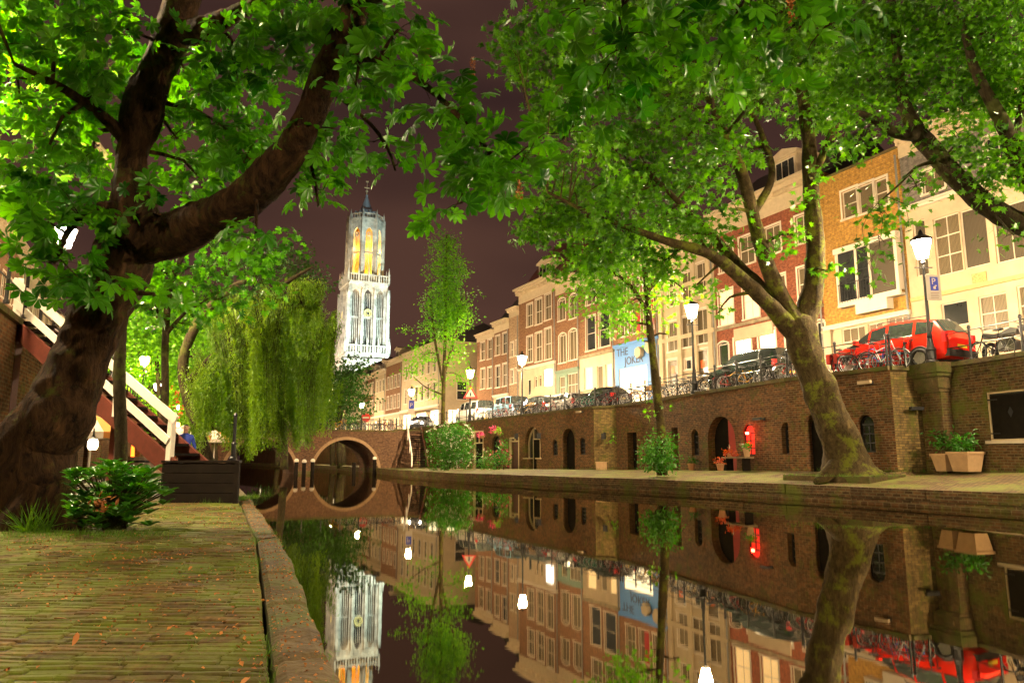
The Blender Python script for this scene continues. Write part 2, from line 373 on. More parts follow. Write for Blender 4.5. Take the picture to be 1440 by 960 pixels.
# ================================================================== SETTING
ZS = 4.25                                        # street level
def lerp2(a, b, t): return (a[0] + (b[0] - a[0]) * t, a[1] + (b[1] - a[1]) * t)
def water_mat():
    m, t, b = new_mat('canal_water'); b.inputs['Base Color'].default_value = (.008, .006, .003, 1); b.inputs['Roughness'].default_value = .5; b.inputs['Specular IOR Level'].default_value = 0.
    gl = nnode(t, 'ShaderNodeBsdfGlossy', Roughness=.028); gl.distribution = 'BECKMANN'; gl.inputs['Color'].default_value = (.86, .80, .68, 1)
    fr = nnode(t, 'ShaderNodeFresnel', IOR=1.33)
    ma = nnode(t, 'ShaderNodeMath', operation='MULTIPLY_ADD'); t.links.new(fr.outputs[0], ma.inputs[0]); ma.inputs[1].default_value = .7; ma.inputs[2].default_value = .36
    ma.use_clamp = True
    g = nnode(t, 'ShaderNodeNewGeometry'); mp = nnode(t, 'ShaderNodeMapping'); mp.inputs['Scale'].default_value = (1.2, 2.2, 1); t.links.new(g.outputs['Position'], mp.inputs[0])
    n = nnode(t, 'ShaderNodeTexNoise', Scale=1.4, Detail=3.0); t.links.new(mp.outputs[0], n.inputs[0])
    bp = nnode(t, 'ShaderNodeBump', Strength=.01, Distance=.03); t.links.new(n.outputs[0], bp.inputs['Height'])
    for x in (gl, b): t.links.new(bp.outputs[0], x.inputs['Normal'])
    mx = t.nodes.new('ShaderNodeMixShader'); t.links.new(ma.outputs[0], mx.inputs[0]); t.links.new(b.outputs[0], mx.inputs[1]); t.links.new(gl.outputs[0], mx.inputs[2])
    t.links.new(mx.outputs[0], t.nodes['Material Output'].inputs[0]); return m
w = MB(); w.q((-260, -60, 0), (60, -60, 0), (60, 260, 0), (-260, 260, 0)); struct('water', w, water_mat())
g = MB(); g.q((-900, -300, -1.2), (900, -300, -1.2), (900, 1600, -1.2), (-900, 1600, -1.2)); struct('ground', g, M('canal_bed', (.05, .04, .03)))
WR = [(19.5, 2, .9), (15, 20.2, .9), (13.9, 24.8, .87), (12.6, 24.5, .87), (10.5, 28.3, .82), (8.25, 35.5, .76), (6, 42.7, .68), (4.8, 43.6, .67), (.8, 51.8, .6), (-3.2, 60, .52), (-10.8, 77, .47), (-20, 97, .45), (-32, 122, .45), (-60, 165, .45)]
ER = [(17, 2), (12.3, 18.1), (10.2, 22.4), (9.0, 24.4), (7.2, 27.4), (4.0, 32.2), (.8, 37.2), (-.3, 38.9), (-4.4, 46.5), (-7.9, 55), (-12.5, 68.6), (-22, 91), (-34, 118), (-64, 162)]
w = MB()
for i in range(len(WR) - 1):
    a, b = WR[i], WR[i + 1]; c, d = ER[i], ER[i + 1]
    for k in range(4):
        s0, s1 = k / 4, (k + 1) / 4
        def P(w_, e_, s): return (w_[0] + (e_[0] - w_[0]) * s, w_[1] + (e_[1] - w_[1]) * s, w_[2] + (.45 - w_[2]) * s)
        w.q(P(a, c, s0), P(b, d, s0), P(b, d, s1), P(a, c, s1))
struct('wharf', w, b_wharf, uv=True)
w = MB()
for i in range(len(ER) - 1):
    a, b = Vector((*ER[i], 0)), Vector((*ER[i + 1], 0)); L = (b - a).length; n = max(1, int(L / 1.6)); dv = (b - a) / n
    for k in range(n):
        j = random.uniform(-.012, .012); p = a + dv * k; q = a + dv * (k + .985)
        w.obox((p.x, p.y, .33 + j), (q.x, q.y, .33 + j), .5, .30)
    w.obox((a.x, a.y, -.3), (b.x, b.y, -.3), .36, 1.0)
struct('wharf_edge', w, b_wall2)
# left quay: coping stones, gap, paving
EL = [(3.5, -8), (.45, 0), (-.65, 2.94), (-2.48, 8.1), (-5.56, 16), (-12, 32), (-25, 60), (-29, 68), (-44, 100), (-66, 140)]
WL = [(-.5, -8), (-4.2, 0), (-5.4, 2.9), (-7.6, 8.1), (-10.9, 16), (-17.6, 32), (-29.4, 60), (-32.8, 68), (-48.5, 105), (-72, 145)]
def plen(P): return [math.hypot(P[i + 1][0] - P[i][0], P[i + 1][1] - P[i][1]) for i in range(len(P) - 1)]
def offs(P, i, d):
    a = P[max(i - 1, 0)]; b = P[min(i + 1, len(P) - 1)]; l = math.hypot(b[0] - a[0], b[1] - a[1])
    return (P[i][0] - (b[1] - a[1]) / l * d, P[i][1] + (b[0] - a[0]) / l * d)
ELc = [offs(EL, i, .215) for i in range(len(EL))]; ELg = [offs(EL, i, .25) for i in range(len(EL))]
def nz2(x, y, s=1.): return noise.noise(Vector((x * s, y * s, 3.3)))
w = MB()
for i in range(len(EL) - 1):
    near = i in (1, 2, 3)
    L = plen(EL)[i]; n = max(1, int(L / (.06 if near else 1.))); m = 6 if near else 2
    rows = []
    for k in range(n + 1):
        t = k / n; e = lerp2(EL[i], EL[i + 1], t); c = lerp2(ELc[i], ELc[i + 1], t); r = []
        for j in range(m + 1):
            p = lerp2(e, c, j / m); wob = (nz2(e[0], e[1], .8) * .05 + nz2(e[0], e[1], 5) * .02) if j == 0 and near else 0
            z = .455 + (nz2(p[0], p[1], 4) * .012 + nz2(p[0], p[1], 13) * .006 if near else 0) - (.02 if near and j in (0, m) else 0) - (.022 if near and k % 21 == 7 else 0)
            r.append((p[0] + wob, p[1], z))
        rows.append([(r[0][0] + .02, r[0][1], -.4)] + [(r[0][0] + .012, r[0][1], .40)] + r + [(r[-1][0] - .004, r[-1][1], .3)])
    for k in range(n):
        for j in range(len(rows[0]) - 1): w.q(rows[k][j], rows[k + 1][j], rows[k + 1][j + 1], rows[k][j + 1])
o = struct('quay_edge', w, m_cop)
w = MB()
for i in range(len(EL) - 1):
    near = i in (1, 2, 3); L = plen(EL)[i]; n = int(L / .09) if near else max(1, int(L / 3)); m = 44 if near else 6
    rows = []
    for k in range(n + 1):
        t = k / n; e = lerp2(ELg[i], ELg[i + 1], t); c = lerp2(WL[i], WL[i + 1], t); r = [(e[0], e[1], .3)]
        for j in range(m + 1):
            p = lerp2(e, c, (j / m) ** 1.3); z = .45 + (nz2(p[0], p[1], 1.1) * .02 + nz2(p[0], p[1], 4) * .006) * (1 if near else 0) + .05 * (j / m)
            if j == 0: z -= .01
            r.append((p[0], p[1], z))
        rows.append(r)
    for k in range(n):
        for j in range(len(rows[0]) - 1): w.q(rows[k][j], rows[k + 1][j], rows[k + 1][j + 1], rows[k][j + 1])
struct('quay', w, b_quay)
def brick_mat():
    m, t, b = new_mat('mossy_quay_brick'); b.inputs['Roughness'].default_value = .85; b.inputs['Specular IOR Level'].default_value = .3
    g = nnode(t, 'ShaderNodeTexCoord'); a = nnode(t, 'ShaderNodeAttribute', attribute_name='tint')
    r = ramp(t, 0., (.04, .024, .008), 1., (.19, .112, .032)); t.links.new(a.outputs['Fac'], r.inputs[0])
    n = nnode(t, 'ShaderNodeTexNoise', Scale=28., Detail=6.0); t.links.new(g.outputs['Object'], n.inputs[0])
    r1 = ramp(t, .3, (.5,) * 3, .7, (1.35,) * 3); t.links.new(n.outputs[0], r1.inputs[0]); c = mixc(t, 1., r.outputs[0], r1.outputs[0], 'MULTIPLY')
    n2 = nnode(t, 'ShaderNodeTexNoise', Scale=1.6, Detail=10.0, Roughness=.78); t.links.new(g.outputs['Object'], n2.inputs[0])
    r2 = ramp(t, .42, (0, 0, 0), .56, (.9,) * 3); t.links.new(n2.outputs[0], r2.inputs[0]); c = mixc(t, r2.outputs[0], c, (.115, .155, .012))
    n3 = nnode(t, 'ShaderNodeTexNoise', Scale=.9, Detail=8.0, Roughness=.7); t.links.new(g.outputs['Object'], n3.inputs[0])
    r3 = ramp(t, .5, (0, 0, 0), .66, (.7,) * 3); t.links.new(n3.outputs[0], r3.inputs[0]); c = mixc(t, r3.outputs[0], c, (.05, .028, .01))
    t.links.new(c, b.inputs['Base Color']); bump(t, b, n.outputs[0], .8, .01); return m
w = MB(); tint = []; rb = random.Random(4)
def side_x(poly, y):
    for i in range(len(poly) - 1):
        (x0, y0), (x1, y1) = poly[i], poly[i + 1]
        if y0 <= y <= y1: return x0 + (x1 - x0) * (y - y0) / (y1 - y0)
    return None
y = 1.9
while y < 14.6:
    hh = .050 + rb.uniform(-.005, .005); rt = rb.random(); xr = side_x(ELg, y) - .012; xl = side_x(WL, y) + .05; x = xr
    while x > xl:
        l = .2 + rb.uniform(-.012, .01) if x < xr - 1e-6 else rb.uniform(.1, .2)
        x0 = max(x - l, xl); s_ = (xr - x) / max(.1, xr - xl); z = .462 + nz2(x, y, 1.1) * .02 + nz2(x, y, 4) * .006 + .05 * (s_ ** .77) + rb.uniform(-.003, .003); yy = y + nz2(x, y, .7) * .05 + nz2(x * .3, y, 1.5) * .03; tl, t2 = rb.uniform(-.003, .003), rb.uniform(-.003, .003); i = len(w.v); e = .006
        for (zz, k) in ((-.05, 0), (-.006, 0), (0, 1)):
            w.v += [(x0 + e * k, yy + e * k, z + zz - tl - t2), (x - e * k - .003, yy + e * k, z + zz + tl - t2), (x - e * k - .003, yy + hh - e * k, z + zz + tl + t2), (x0 + e * k, yy + hh - e * k, z + zz - tl + t2)]
        for k in (0, 4):
            for j in range(4): w.f.append((i + k + j, i + k + (j + 1) % 4, i + k + 4 + (j + 1) % 4, i + k + 4 + j))
        w.f.append((i + 8, i + 9, i + 10, i + 11)); tint += [rt * .55 + rb.random() * .45] * 12; x = x0 - .001
    y += .072
o = struct('quay_bricks', w, brick_mat(), uv=False); a_ = o.data.attributes.new('tint', 'FLOAT', 'POINT'); a_.data.foreach_set('value', tint)
# streets
w = MB()
for i in range(len(WR) - 1):
    a, b = WR[i], WR[i + 1]; w.q((a[0], a[1], ZS), (a[0] + 110, a[1] + 50, ZS), (b[0] + 110, b[1] + 50, ZS), (b[0], b[1], ZS))
w.q((-60, 165, ZS), (50, 215, ZS), (50, 700, ZS), (-300, 700, ZS)); w.q((-72, 145, ZS), (-60, 165, ZS), (-300, 700, ZS), (-500, 700, ZS))
struct('street', w, b_street)
w = MB()
for i in range(len(WL) - 1):
    a, b = WL[i], WL[i + 1]; w.q((a[0], a[1], ZS), (b[0], b[1], ZS), (b[0] - 150, b[1] - 60, ZS), (a[0] - 150, a[1] - 60, ZS))
struct('street', w, b_street)
# ================================================================== WHARF WALLS
m_ddoor = M('dark_door', (.010, .008, .005), .8, .4, 5, .3, 14, spec=.08)
m_bdoor = M('brown_plank_door', (.10, .035, .02), .6, .3, 5, .3, 14)
m_rdoor = M('red_or_redlit_door', (.35, .015, .01), .45, .2, 5, .2, 14)  # red paint; on the big arched door it stands for red lamp light
m_gdoor = M('green_door', (.02, .09, .06), .45, .2, 5, .2, 14)
m_pframe = M('pale_frame', (.6, .48, .27), .6, .1, 5, .1, 14)
ZW = {}
def base_z(x, y):
    best = min(WR, key=lambda p: (p[0] - x) ** 2 + (p[1] - y) ** 2); return best[2]
def wharf_wall(P0, P1, zb, label, mat, items=(), name='wharf_wall', coping=True, zt=4.2, depthw=1.2):
    """items: (x0,x1,ytop,ybot, shape, filler, options) in photo pixels, measured at x0"""
    ang, L = frame_of(P0, P1); root = empty(name, (P0[0], P0[1], 0), ang)
    tag(root, label, 'wall', 'brick wharf walls along the canal')
    holes = []; fill = []
    for it in items:
        x0, x1, yt, yb, kind, what = it[:6]
        u0, z1, _ = hit(x0, yt, P0, P1); u1 = hit(x1, yt, P0, P1)[0]; z0 = hit(x0, yb, P0, P1)[1]
        if what in ('door', 'frame', 'white_arch', 'halfdoor'): z0 = zb - .05
        d = it[6] if len(it) > 6 else .38
        holes.append((u0, u1, z0, z1, kind, d)); fill.append((u0, u1, z0, z1, kind, what, d, it[7] if len(it) > 7 else None))
    b = MB(); panel(b, L, zb - .9, zt, holes)
    b.q((0, 0, zb - .9), (0, 0, zt), (0, depthw, zt), (0, depthw, zb - .9)); b.q((L, 0, zb - .9), (L, depthw, zb - .9), (L, depthw, zt), (L, 0, zt))
    for h in holes:     # soldier-course arch rings
        u0, u1, z0, z1, kind = h[:5]
    b.build('brickwork', mat, root)
    if coping:
        c = MB(); n = max(1, int(L / 1.1))
        for k in range(n): c.box(L * k / n + .008, L * (k + 1) / n - .008, -.1, .38, zt + .002, zt + .15 + random.uniform(-.006, .006))
        c.build('coping', m_cop, root)
    for (u0, u1, z0, z1, kind, what, d, ex) in fill:
        r = MB()                              # brick arch ring, slightly proud
        if kind in ('semi', 'seg'):
            a1 = arch_pts(u0 - .004, u1 + .004, z1 + .004, kind); a2 = arch_pts(u0 - .2, u1 + .2, z1 + .2, kind)
            for k in range(len(a1) - 1): r.prism([a1[k], a1[k + 1], a2[k + 1], a2[k]], -.012, .02)
            r.build('arch_ring', mat, root)
        e = .002
        if what == 'door':
            m = ex or m_ddoor; p = MB(); n = max(3, int((u1 - u0) / .16)); top = dict()
            p.prism(shape_poly(u0 + e, u1 - e, z0 + .03, z1 - e, kind), d - .06, d - .01)
            ht = (arch_pts(u0, u1, z1, kind)[0][1] if kind else z1)
            for k in range(1, n): x = u0 + (u1 - u0) * k / n; p.box(x - .008, x + .008, d - .068, d - .058, z0 + .05, ht - .02)
            o = p.build('door', m, root)
            h = MB(); h.box(u0 + .1, u0 + .14, d - .11, d - .07, z0 + .95, z0 + 1.12); h.build('handle', m_iron, o)
        elif what == 'halfdoor':              # one leaf ajar, coloured leaf on the right
            p = MB(); um = u0 + (u1 - u0) * .55; zc = arch_pts(u0, u1, z1, kind)[0][1]
            ap = arch_pts(u0 + e, u1 - e, z1 - e, kind, 20)
            l = [q for q in ap if q[0] <= um] ; rr = [q for q in ap if q[0] >= um]
            zm = np.interp(um, [q[0] for q in ap], [q[1] for q in ap])
            p.prism([(u0 + e, z0)] + l + [(um - .01, zm), (um - .01, z0)], d - .06, d - .01); p.build('door', m_ddoor, root)
            p = MB(); p.prism([(um + .01, z0), (um + .01, zm)] + rr + [(u1 - e, z0)], d - .12, d - .07); o = p.build('door', ex or m_rdoor, root)
            h = MB(); h.box(um + .05, um + .08, d - .16, d - .12, z0 + .95, z0 + 1.2); h.build('handle', m_trim, o)
        elif what == 'slit':
            window(root, u0, u1, z0, z1, ex if ex else 'd', kind, 2, 3, y=d - .12, fm=m_iron if not isinstance(ex, tuple) else m_trim, sur=0, sill=False)
        elif what == 'shutter':
            o = window(root, u0, u1, z0, z1, 'd', None, 1, 1, y=.05, fm=m_pframe, sur=.0, sill=True)
            p = MB(); p.box(u0 + .1, u1 - .06, .0, .03, z0 + .06, z1 - .1); s = p.build('shutter', m_ddoor, root)
            c = (u0 + u1) / 2; zc = (z0 + z1) / 2 + .1; q = MB(); q.prism([(c - .09, zc), (c, zc + .16), (c + .09, zc), (c, zc - .16)], -.01, -.003); q.build('shutter_cutout', M('black_gap', (.004,) * 3), s)
            hh = MB()
            for z in (z0 + .2, z1 - .25): hh.box(u0 + .02, u0 + .35, -.012, -.002, z, z + .04)
            hh.build('hinge', m_iron, s)
        elif what == 'white_arch':            # pale arched frame: door between two narrow lights
            w3 = (u1 - u0); a, c = u0 + w3 * .32, u0 + w3 * .72; zh = z0 + 2.05
            f = MB(); f.box(a - .07, a, d - .12, d, z0, z1 - .14); f.box(c, c + .07, d - .12, d, z0, z1 - .14); f.box(a, c, d - .12, d, zh, zh + .07)
            o1 = arch_pts(u0 + e, u1 - e, z1 - e, kind); i1 = arch_pts(u0 + .08, u1 - .08, z1 - .09, kind)
            for k in range(len(o1) - 1): f.prism([o1[k], o1[k + 1], i1[k + 1], i1[k]], d - .125, d)
            zt_ = o1[0][1]; zl = z0 + .75
            f.box(u0 + e, u0 + .07, d - .125, d, zl, zt_); f.box(u1 - .07, u1 - e, d - .125, d, zl, zt_)
            f.box(u0 + .07, a - .07, d - .12, d, zl, zl + .08); f.box(c + .07, u1 - .07, d - .12, d, zl, zl + .08)
            ff = f.build('window', m_pframe, root)
            g_ = MB(); g_.prism(shape_poly(u0 + .01, u1 - .01, zl, z1 - .02, kind), d - .03, d - .015); g_.build('pane', m_glassd, ff)
            p = MB(); p.box(a + .004, c - .004, d - .09, d - .04, z0 + .02, zh - .004); p.build('door', m_ddoor, root)
            p = MB(); p.box(u0, a - .075, -.005, d - .02, z0, zl); p.box(c + .075, u1, -.005, d - .02, z0, zl); p.build('under_sill_wall', mat, root)
            p = MB(); p.box(u0 - .1, a - .07, -.12, .04, zl + .003, zl + .07); p.box(c + .07, u1 + .1, -.12, .04, zl + .003, zl + .07); p.build('sill', m_pframe, root)
        elif what == 'frame':                 # pale post-and-lintel frame with light over dark door
            f = MB(); f.box(u0, u0 + .12, -.03, .12, z0, z1); f.box(u1 - .1, u1, -.03, .12, z0, z1); f.box(u0 + .12, u1 - .1, -.03, .12, z1 - .1, z1)
            zh = z0 + 1.95; f.box(u0 + .12, u1 - .1, -.03, .12, zh, zh + .09); c = (u0 + u1) / 2; f.box(c - .03, c + .03, -.01, .1, zh + .09, z1 - .1)
            f.build('door_frame', m_pframe, root)
            p = MB(); p.box(u0 + .12, u1 - .1, .14, .2, z0 + .02, z1); p.build('door', ex or m_ddoor, root)
    return root
PA0, PA1 = (13.9, 24.8), (15.0, 20.2)
wharf_wall((15.0, 20.2), (19.5, 2), .9, 'dark brick wharf wall running out of frame past the shuttered window', b_wall2)
A_ = wharf_wall(PA0, PA1, .88, 'dark brick wharf wall with the pale framed shuttered window above the two planters', b_wall2,
    [(1387, 1452, 552, 620, None, 'shutter', .2)])
J1 = wharf_wall((12.6, 24.5), (13.9, 24.8), .88, 'short mossy pale lit brick bastion face right of the leaning plane tree', b_litface, name='bastion_wall')
PB0, PB1 = (10.5, 28.3), (12.6, 24.5)
B_ = wharf_wall(PB0, PB1, .84, 'red brown wharf wall with a red arched door behind the leaning plane trunk', b_wall,
    [(1130, 1172, 579, 662, 'semi', 'halfdoor', .42), (1205, 1228, 584, 636, 'semi', 'slit', .3)])
PC0, PC1 = (6.0, 42.7), (10.5, 28.3)
C_ = wharf_wall(PC0, PC1, .76, 'long brown wharf wall with the big arched door and red lit arch behind the bench', b_wall,
    [(882, 895, 608, 660, None, 'door', .4), (944, 953, 601, 643, None, 'door', .4), (972, 982, 604, 640, 'semi', 'slit', .3),
     (994, 1033, 587, 665, 'semi', 'halfdoor', .42), (1045, 1060, 597, 640, 'semi', 'slit', .2, m_redlit), (1098, 1113, 594, 638, 'semi', 'slit', .34)])  # big arched door: right leaf coloured red for the lamp's glow
J2 = wharf_wall((4.8, 43.6), (6.0, 42.7), .67, 'narrow pale lit yellow brick bastion face between two arched doors and the round bush', b_litface, name='bastion_wall')
PD0, PD1 = (-3.2, 60), (4.8, 43.6)
D_ = wharf_wall(PD0, PD1, .58, 'reddish wharf wall with flower pots, a plank door and the pale arched window', b_wall,
    [(667, 680, 606, 658, None, 'frame', .38), (692, 704, 612, 655, 'semi', 'slit', .3), (717, 730, 615, 658, None, 'frame', .38, m_bdoor),
     (738, 760, 601, 659, 'semi', 'white_arch', .4), (777, 784, 618, 640, 'semi', 'slit', .25), (790, 808, 603, 661, 'semi', 'door', .42, None), (815, 823, 615, 639, 'semi', 'slit', .25)])
E_ = wharf_wall((-10.8, 77), (-3.2, 60), .5, 'far wharf wall between the flowering bush and the bridge steps', b_wall, [(602, 607, 628, 655, None, 'door', .3, m_bdoor)])
wharf_wall((-32, 122), (-10.8, 77), .45, 'distant wharf wall seen beneath the bridge arch', b_wall, [(478, 486, 630, 655, 'semi', 'door', .3), (506, 510, 628, 655, 'semi', 'door', .3)])
wharf_wall((-60, 165), (-32, 122), .45, 'furthest wharf wall closing the canal bend', b_wall)
LH = []
for (x0, x1, yt) in ((140, 147, 582), (162, 168, 592), (187, 200, 598), (208, 216, 602), (238, 243, 610), (252, 258, 615)):
    A3, B3 = (-17.6, 32), (-32.8, 68); u0, z1, _ = hit(x0, yt, A3, B3); u1 = hit(x1, yt, A3, B3)[0]; LH.append((u0, u1, .45, min(z1, 3.4), 'semi' if u1 - u0 < 3 else 'seg', .4))
for i, (a, b_, lb) in enumerate([((-4.2, 0), (-.5, -8), 'left bank brick wall behind the photographer'), ((-10.9, 16), (-4.2, 0), 'left bank brick wall next to the thick chestnut trunk'),
        ((-17.6, 32), (-10.9, 16), 'left bank brick wall behind the white railed wharf stairs'), ((-32.8, 68), (-17.6, 32), 'left bank brick wall behind the terrace parasols'), ((-48.5, 105), (-32.8, 68), 'left bank brick wall beyond the bridge'), ((-72, 145), (-48.5, 105), 'last left bank brick wall in the distance')]):
    ang, L = frame_of(b_, a)
    root = empty('wharf_wall', (b_[0], b_[1], 0), ang); tag(root, lb, 'wall', 'brick walls of the left bank')
    W_ = MB(); holes = []
    if i == 2: holes = [(3.0, 4.3, .45, 3.0, 'semi', .4), (7.2, 8.2, .45, 2.7, 'semi', .4), (9.6, 10.5, 1.2, 2.5, 'semi', .3), (12.2, 13.3, .45, 2.8, 'semi', .4)]
    if i == 3: holes = LH
    panel(W_, L, -.5, 4.2, holes); W_.build('brickwork', b_wall, root)
    c = MB(); n = int(L / 1.2)
    for k in range(n): c.box(L * k / n + .008, L * (k + 1) / n - .008, -.1, .36, 4.203, 4.34)
    c.build('coping', m_cop, root)
    for h in holes:
        p = MB(); p.prism(shape_poly(h[0] + .002, h[1] - .002, h[2] + .02, h[3] - .003, 'semi'), .3, .36)
        p.build('door', (m_gdoor if h is LH[0] else m_orlit if h in LH[2:4] else m_ddoor), root)
LW = None
# corbelled pier under the first lamp
def mbox(name, boxes, mat, par=None, **k):
    b = MB()
    for x in boxes: b.box(*x)
    return b.build(name, mat, par, **k)
ang = frame_of(PA0, PA1)[0]
pr = empty('lamp_pier', (13.72, 24.15, 0), ang); tag(pr, 'brick pier with moulded stone corbel carrying the street lamp by the red car', 'pier')
mbox('pier_shaft', [(-.42, .42, -.05, .5, .5, 3.42)], b_wall2, pr)
c = MB(); 
for (r, z0, z1) in ((.46, 3.42, 3.52), (.52, 3.522, 3.9), (.6, 3.902, 4.02), (.66, 4.022, 4.36)): c.box(-r, r, -.1 - (r - .42), .5, z0, z1)
c.box(-.3, .3, -.235, -.2, 3.6, 3.82); c.build('corbel', m_cop, pr)
# ================================================================== HOUSES, right bank
FR = [(26.5, 14), (22.4, 24.8), (16.6, 37.9), (12.7, 46.5), (-3.5, 80), (-8.6, 90.4), (-15.3, 104), (-24.1, 122), (-36, 146), (-60, 185)]
def facade_pt(px, poly=FR):
    d = ray(px, 450); best = None
    for i in range(len(poly) - 1):
        a, b = poly[i], poly[i + 1]; ux, uy = b[0] - a[0], b[1] - a[1]; den = d.x * -uy + d.y * ux
        if abs(den) < 1e-9: continue
        k = (a[0] * -uy + a[1] * ux) / den; t = ((d.x * k - a[0]) * ux + (d.y * k - a[1]) * uy) / (ux * ux + uy * uy)
        if -1e-6 <= t <= 1 + 1e-6 and k > 0: best = (d.x * k, d.y * k)
    return best
def house(name, label, P0, P1, H, mat, wins=(), gf=None, cornice=(.45, 1.0), cm=None, roof=(2.6, None), depth=9., dormers=(), chim=(), group='canal houses along the right street', flushtop=False):
    """wins: (x0,x1,ytop,ybot,pane,kind,nx,nz) in photo pixels or ('m',u0,u1,z0,z1,...) in metres. H above street."""
    ang, L = frame_of(P0, P1); root = empty(name, (P0[0], P0[1], ZS), ang); tag(root, label, 'house', group)
    def conv(ws):
        out = []
        for w_ in ws:
            if w_[0] == 'm': u0, u1, z0, z1 = w_[1:5]; r = w_[5:]
            else:
                x0, x1, yt, yb = w_[:4]; u0, z1, _ = hit(x0, yt, P0, P1); u1 = hit(x1, yt, P0, P1)[0]; z0 = hit(x0, yb, P0, P1)[1] - ZS; z1 -= ZS; r = w_[4:]
            u0 = max(u0, .06); u1 = min(u1, L - .06); z0 = max(z0, .25); z1 = min(z1, H - .3)
            if u1 - u0 > .2 and z1 - z0 > .2: out.append((u0, u1, z0, z1) + tuple(r))
        return out
    zg = gf[0] if gf else 0.
    W1 = conv(wins); W2 = conv(gf[2]) if gf else []
    W1 = [w_ for w_ in W1 if w_[2] > zg + .02] if gf else W1
    b = MB(); panel(b, L - .003, zg, H, [(w_[0], w_[1], w_[2], w_[3], (w_[5] if len(w_) > 5 else None)) for w_ in W1], .16, u_start=.003)
    b.q((.003, 0, 0), (.003, 0, H), (.003, depth, H), (.003, depth, 0)); b.q((L - .003, 0, 0), (L - .003, depth, 0), (L - .003, depth, H), (L - .003, 0, H))
    b.q((.003, depth, 0), (.003, depth, H), (L - .003, depth, H), (L - .003, depth, 0)); b.build('wall', mat, root)
    for w_ in W1:
        r = list(w_[4:]) + [None] * 4
        window(root, *w_[:4], pane=r[0] or 'c', kind=r[1], nx=r[2] or 2, nz=r[3] or 2)
    if gf:
        b = MB(); panel(b, L - .003, 0, zg, [(w_[0], w_[1], w_[2], min(w_[3], zg - .1), (w_[5] if len(w_) > 5 else None)) for w_ in W2], .2, u_start=.003, y=-.05)
        b.q((.003, -.05, zg), (L - .003, -.05, zg), (L - .003, .0, zg), (.003, .0, zg)); b.build('ground_floor', gf[1], root)
        t = MB(); t.box(0.01, L - .01, -.2, -.052, zg - .12, zg + .02); t.box(.01, L - .01, -.28, -.052, zg + .022, zg + .1); t.build('string_course', gf[3] if len(gf) > 3 else m_trim, root)
        for w_ in W2:
            r = list(w_[4:]) + [None] * 4; window(root, w_[0], w_[1], w_[2], min(w_[3], zg - .1), pane=r[0] or 'c', kind=r[1], nx=r[2] or 2, nz=r[3] or 2, sur=0, sill=False, y=.06)
    if cornice:
        c = MB(); dp, ch = cornice; f = .0
        for k, (y_, za, zb) in enumerate(((.08, 0, .16), (.05, .162, .60), (.30, .602, .74), (.62, .742, .88), (1., .882, 1.))):
            c.box(.012 * k - .02, L + .02 - .012 * k, -dp * y_ - .01, .1, H - ch + ch * za, H - ch + ch * zb)
        n = max(2, int(L / .9))
        for k in range(n + 1):
            u = .1 + (L - .2) * k / n; c.box(u - .07, u + .07, -dp * .55, -.03, H - ch * .42, H - ch * .262)
        c.build('cornice', cm or m_cornice, root)
    q = MB(); q.tube([(L - .12, -.14, H - (cornice[1] if cornice else .3) - .05), (L - .12, -.11, .1)], .05, 6); q.build('downpipe', pipe_mat, root, uv=False)
    rh, rm = roof
    r = MB(); o = .0
    if rh > 0:
        r.prism([(.02, H), (L - .02, H), (L - .02, H + .001)], 0, .1)
        i = len(r.v); r.v += [(.02, .15, H), (L - .02, .15, H), (L - .02, depth * .45, H + rh), (.02, depth * .45, H + rh), (.02, depth, H), (L - .02, depth, H)]
        r.f += [(i, i + 1, i + 2, i + 3), (i + 3, i + 2, i + 5, i + 4), (i, i + 3, i + 4), (i + 1, i + 5, i + 2)]
    else: r.q((.02, 0, H), (L - .02, 0, H), (L - .02, depth, H), (.02, depth, H))
    ro = r.build('roof', rm or m_roof, root)
    for (u, w_, h_) in dormers:
        d = MB(); y0 = .5; d.box(u - w_ / 2, u + w_ / 2, y0, y0 + 2.5, H - .1, H + h_); d.box(u - w_ / 2 - .2, u + w_ / 2 + .2, y0 - .2, y0 + 2.6, H + h_ + .002, H + h_ + .16)
        d.prism([(u - w_ / 2 - .2, H + h_ + .162), (u + w_ / 2 + .2, H + h_ + .162), (u, H + h_ + .5)], y0 - .2, y0 + 2.6)
        do = d.build('dormer', m_cornice, ro); window(do, u - w_ / 2 + .15, u + w_ / 2 - .15, H + .35, H + h_ - .15, 'd', None, 3, 1, y=y0 - .03, sur=0, sill=False)
    for (u, y_, h_) in chim:
        d = MB(); d.box(u - .45, u + .45, y_, y_ + .7, H, H + h_); d.box(u - .52, u + .52, y_ - .07, y_ + .77, H + h_ + .002, H + h_ + .15)
        for q in (-.22, .22): d.lathe((u + q, y_ + .35, H + h_ + .15), [(.11, 0), (.09, .4)], 8)
        d.build('chimney', b_brown, ro)
    return root, L
pipe_mat = M('zinc_pipe', (.2, .19, .17), .5, .2, 3, 0)
HP = lambda px: facade_pt(px)
def grid(L, n, rows, w_=1.05, m0=.5, pane='c', kind=None):
    out = []
    for (z0, z1) in rows:
        for k in range(n):
            c = m0 + (L - 2 * m0) * (k + .5) / n; out.append(('m', c - w_ / 2, c + w_ / 2, z0, z1, random.choice(pane), kind, 2, 2))
    return out
def hlen(a, b): return math.hypot(HP(a)[0] - HP(b)[0], HP(a)[1] - HP(b)[1])
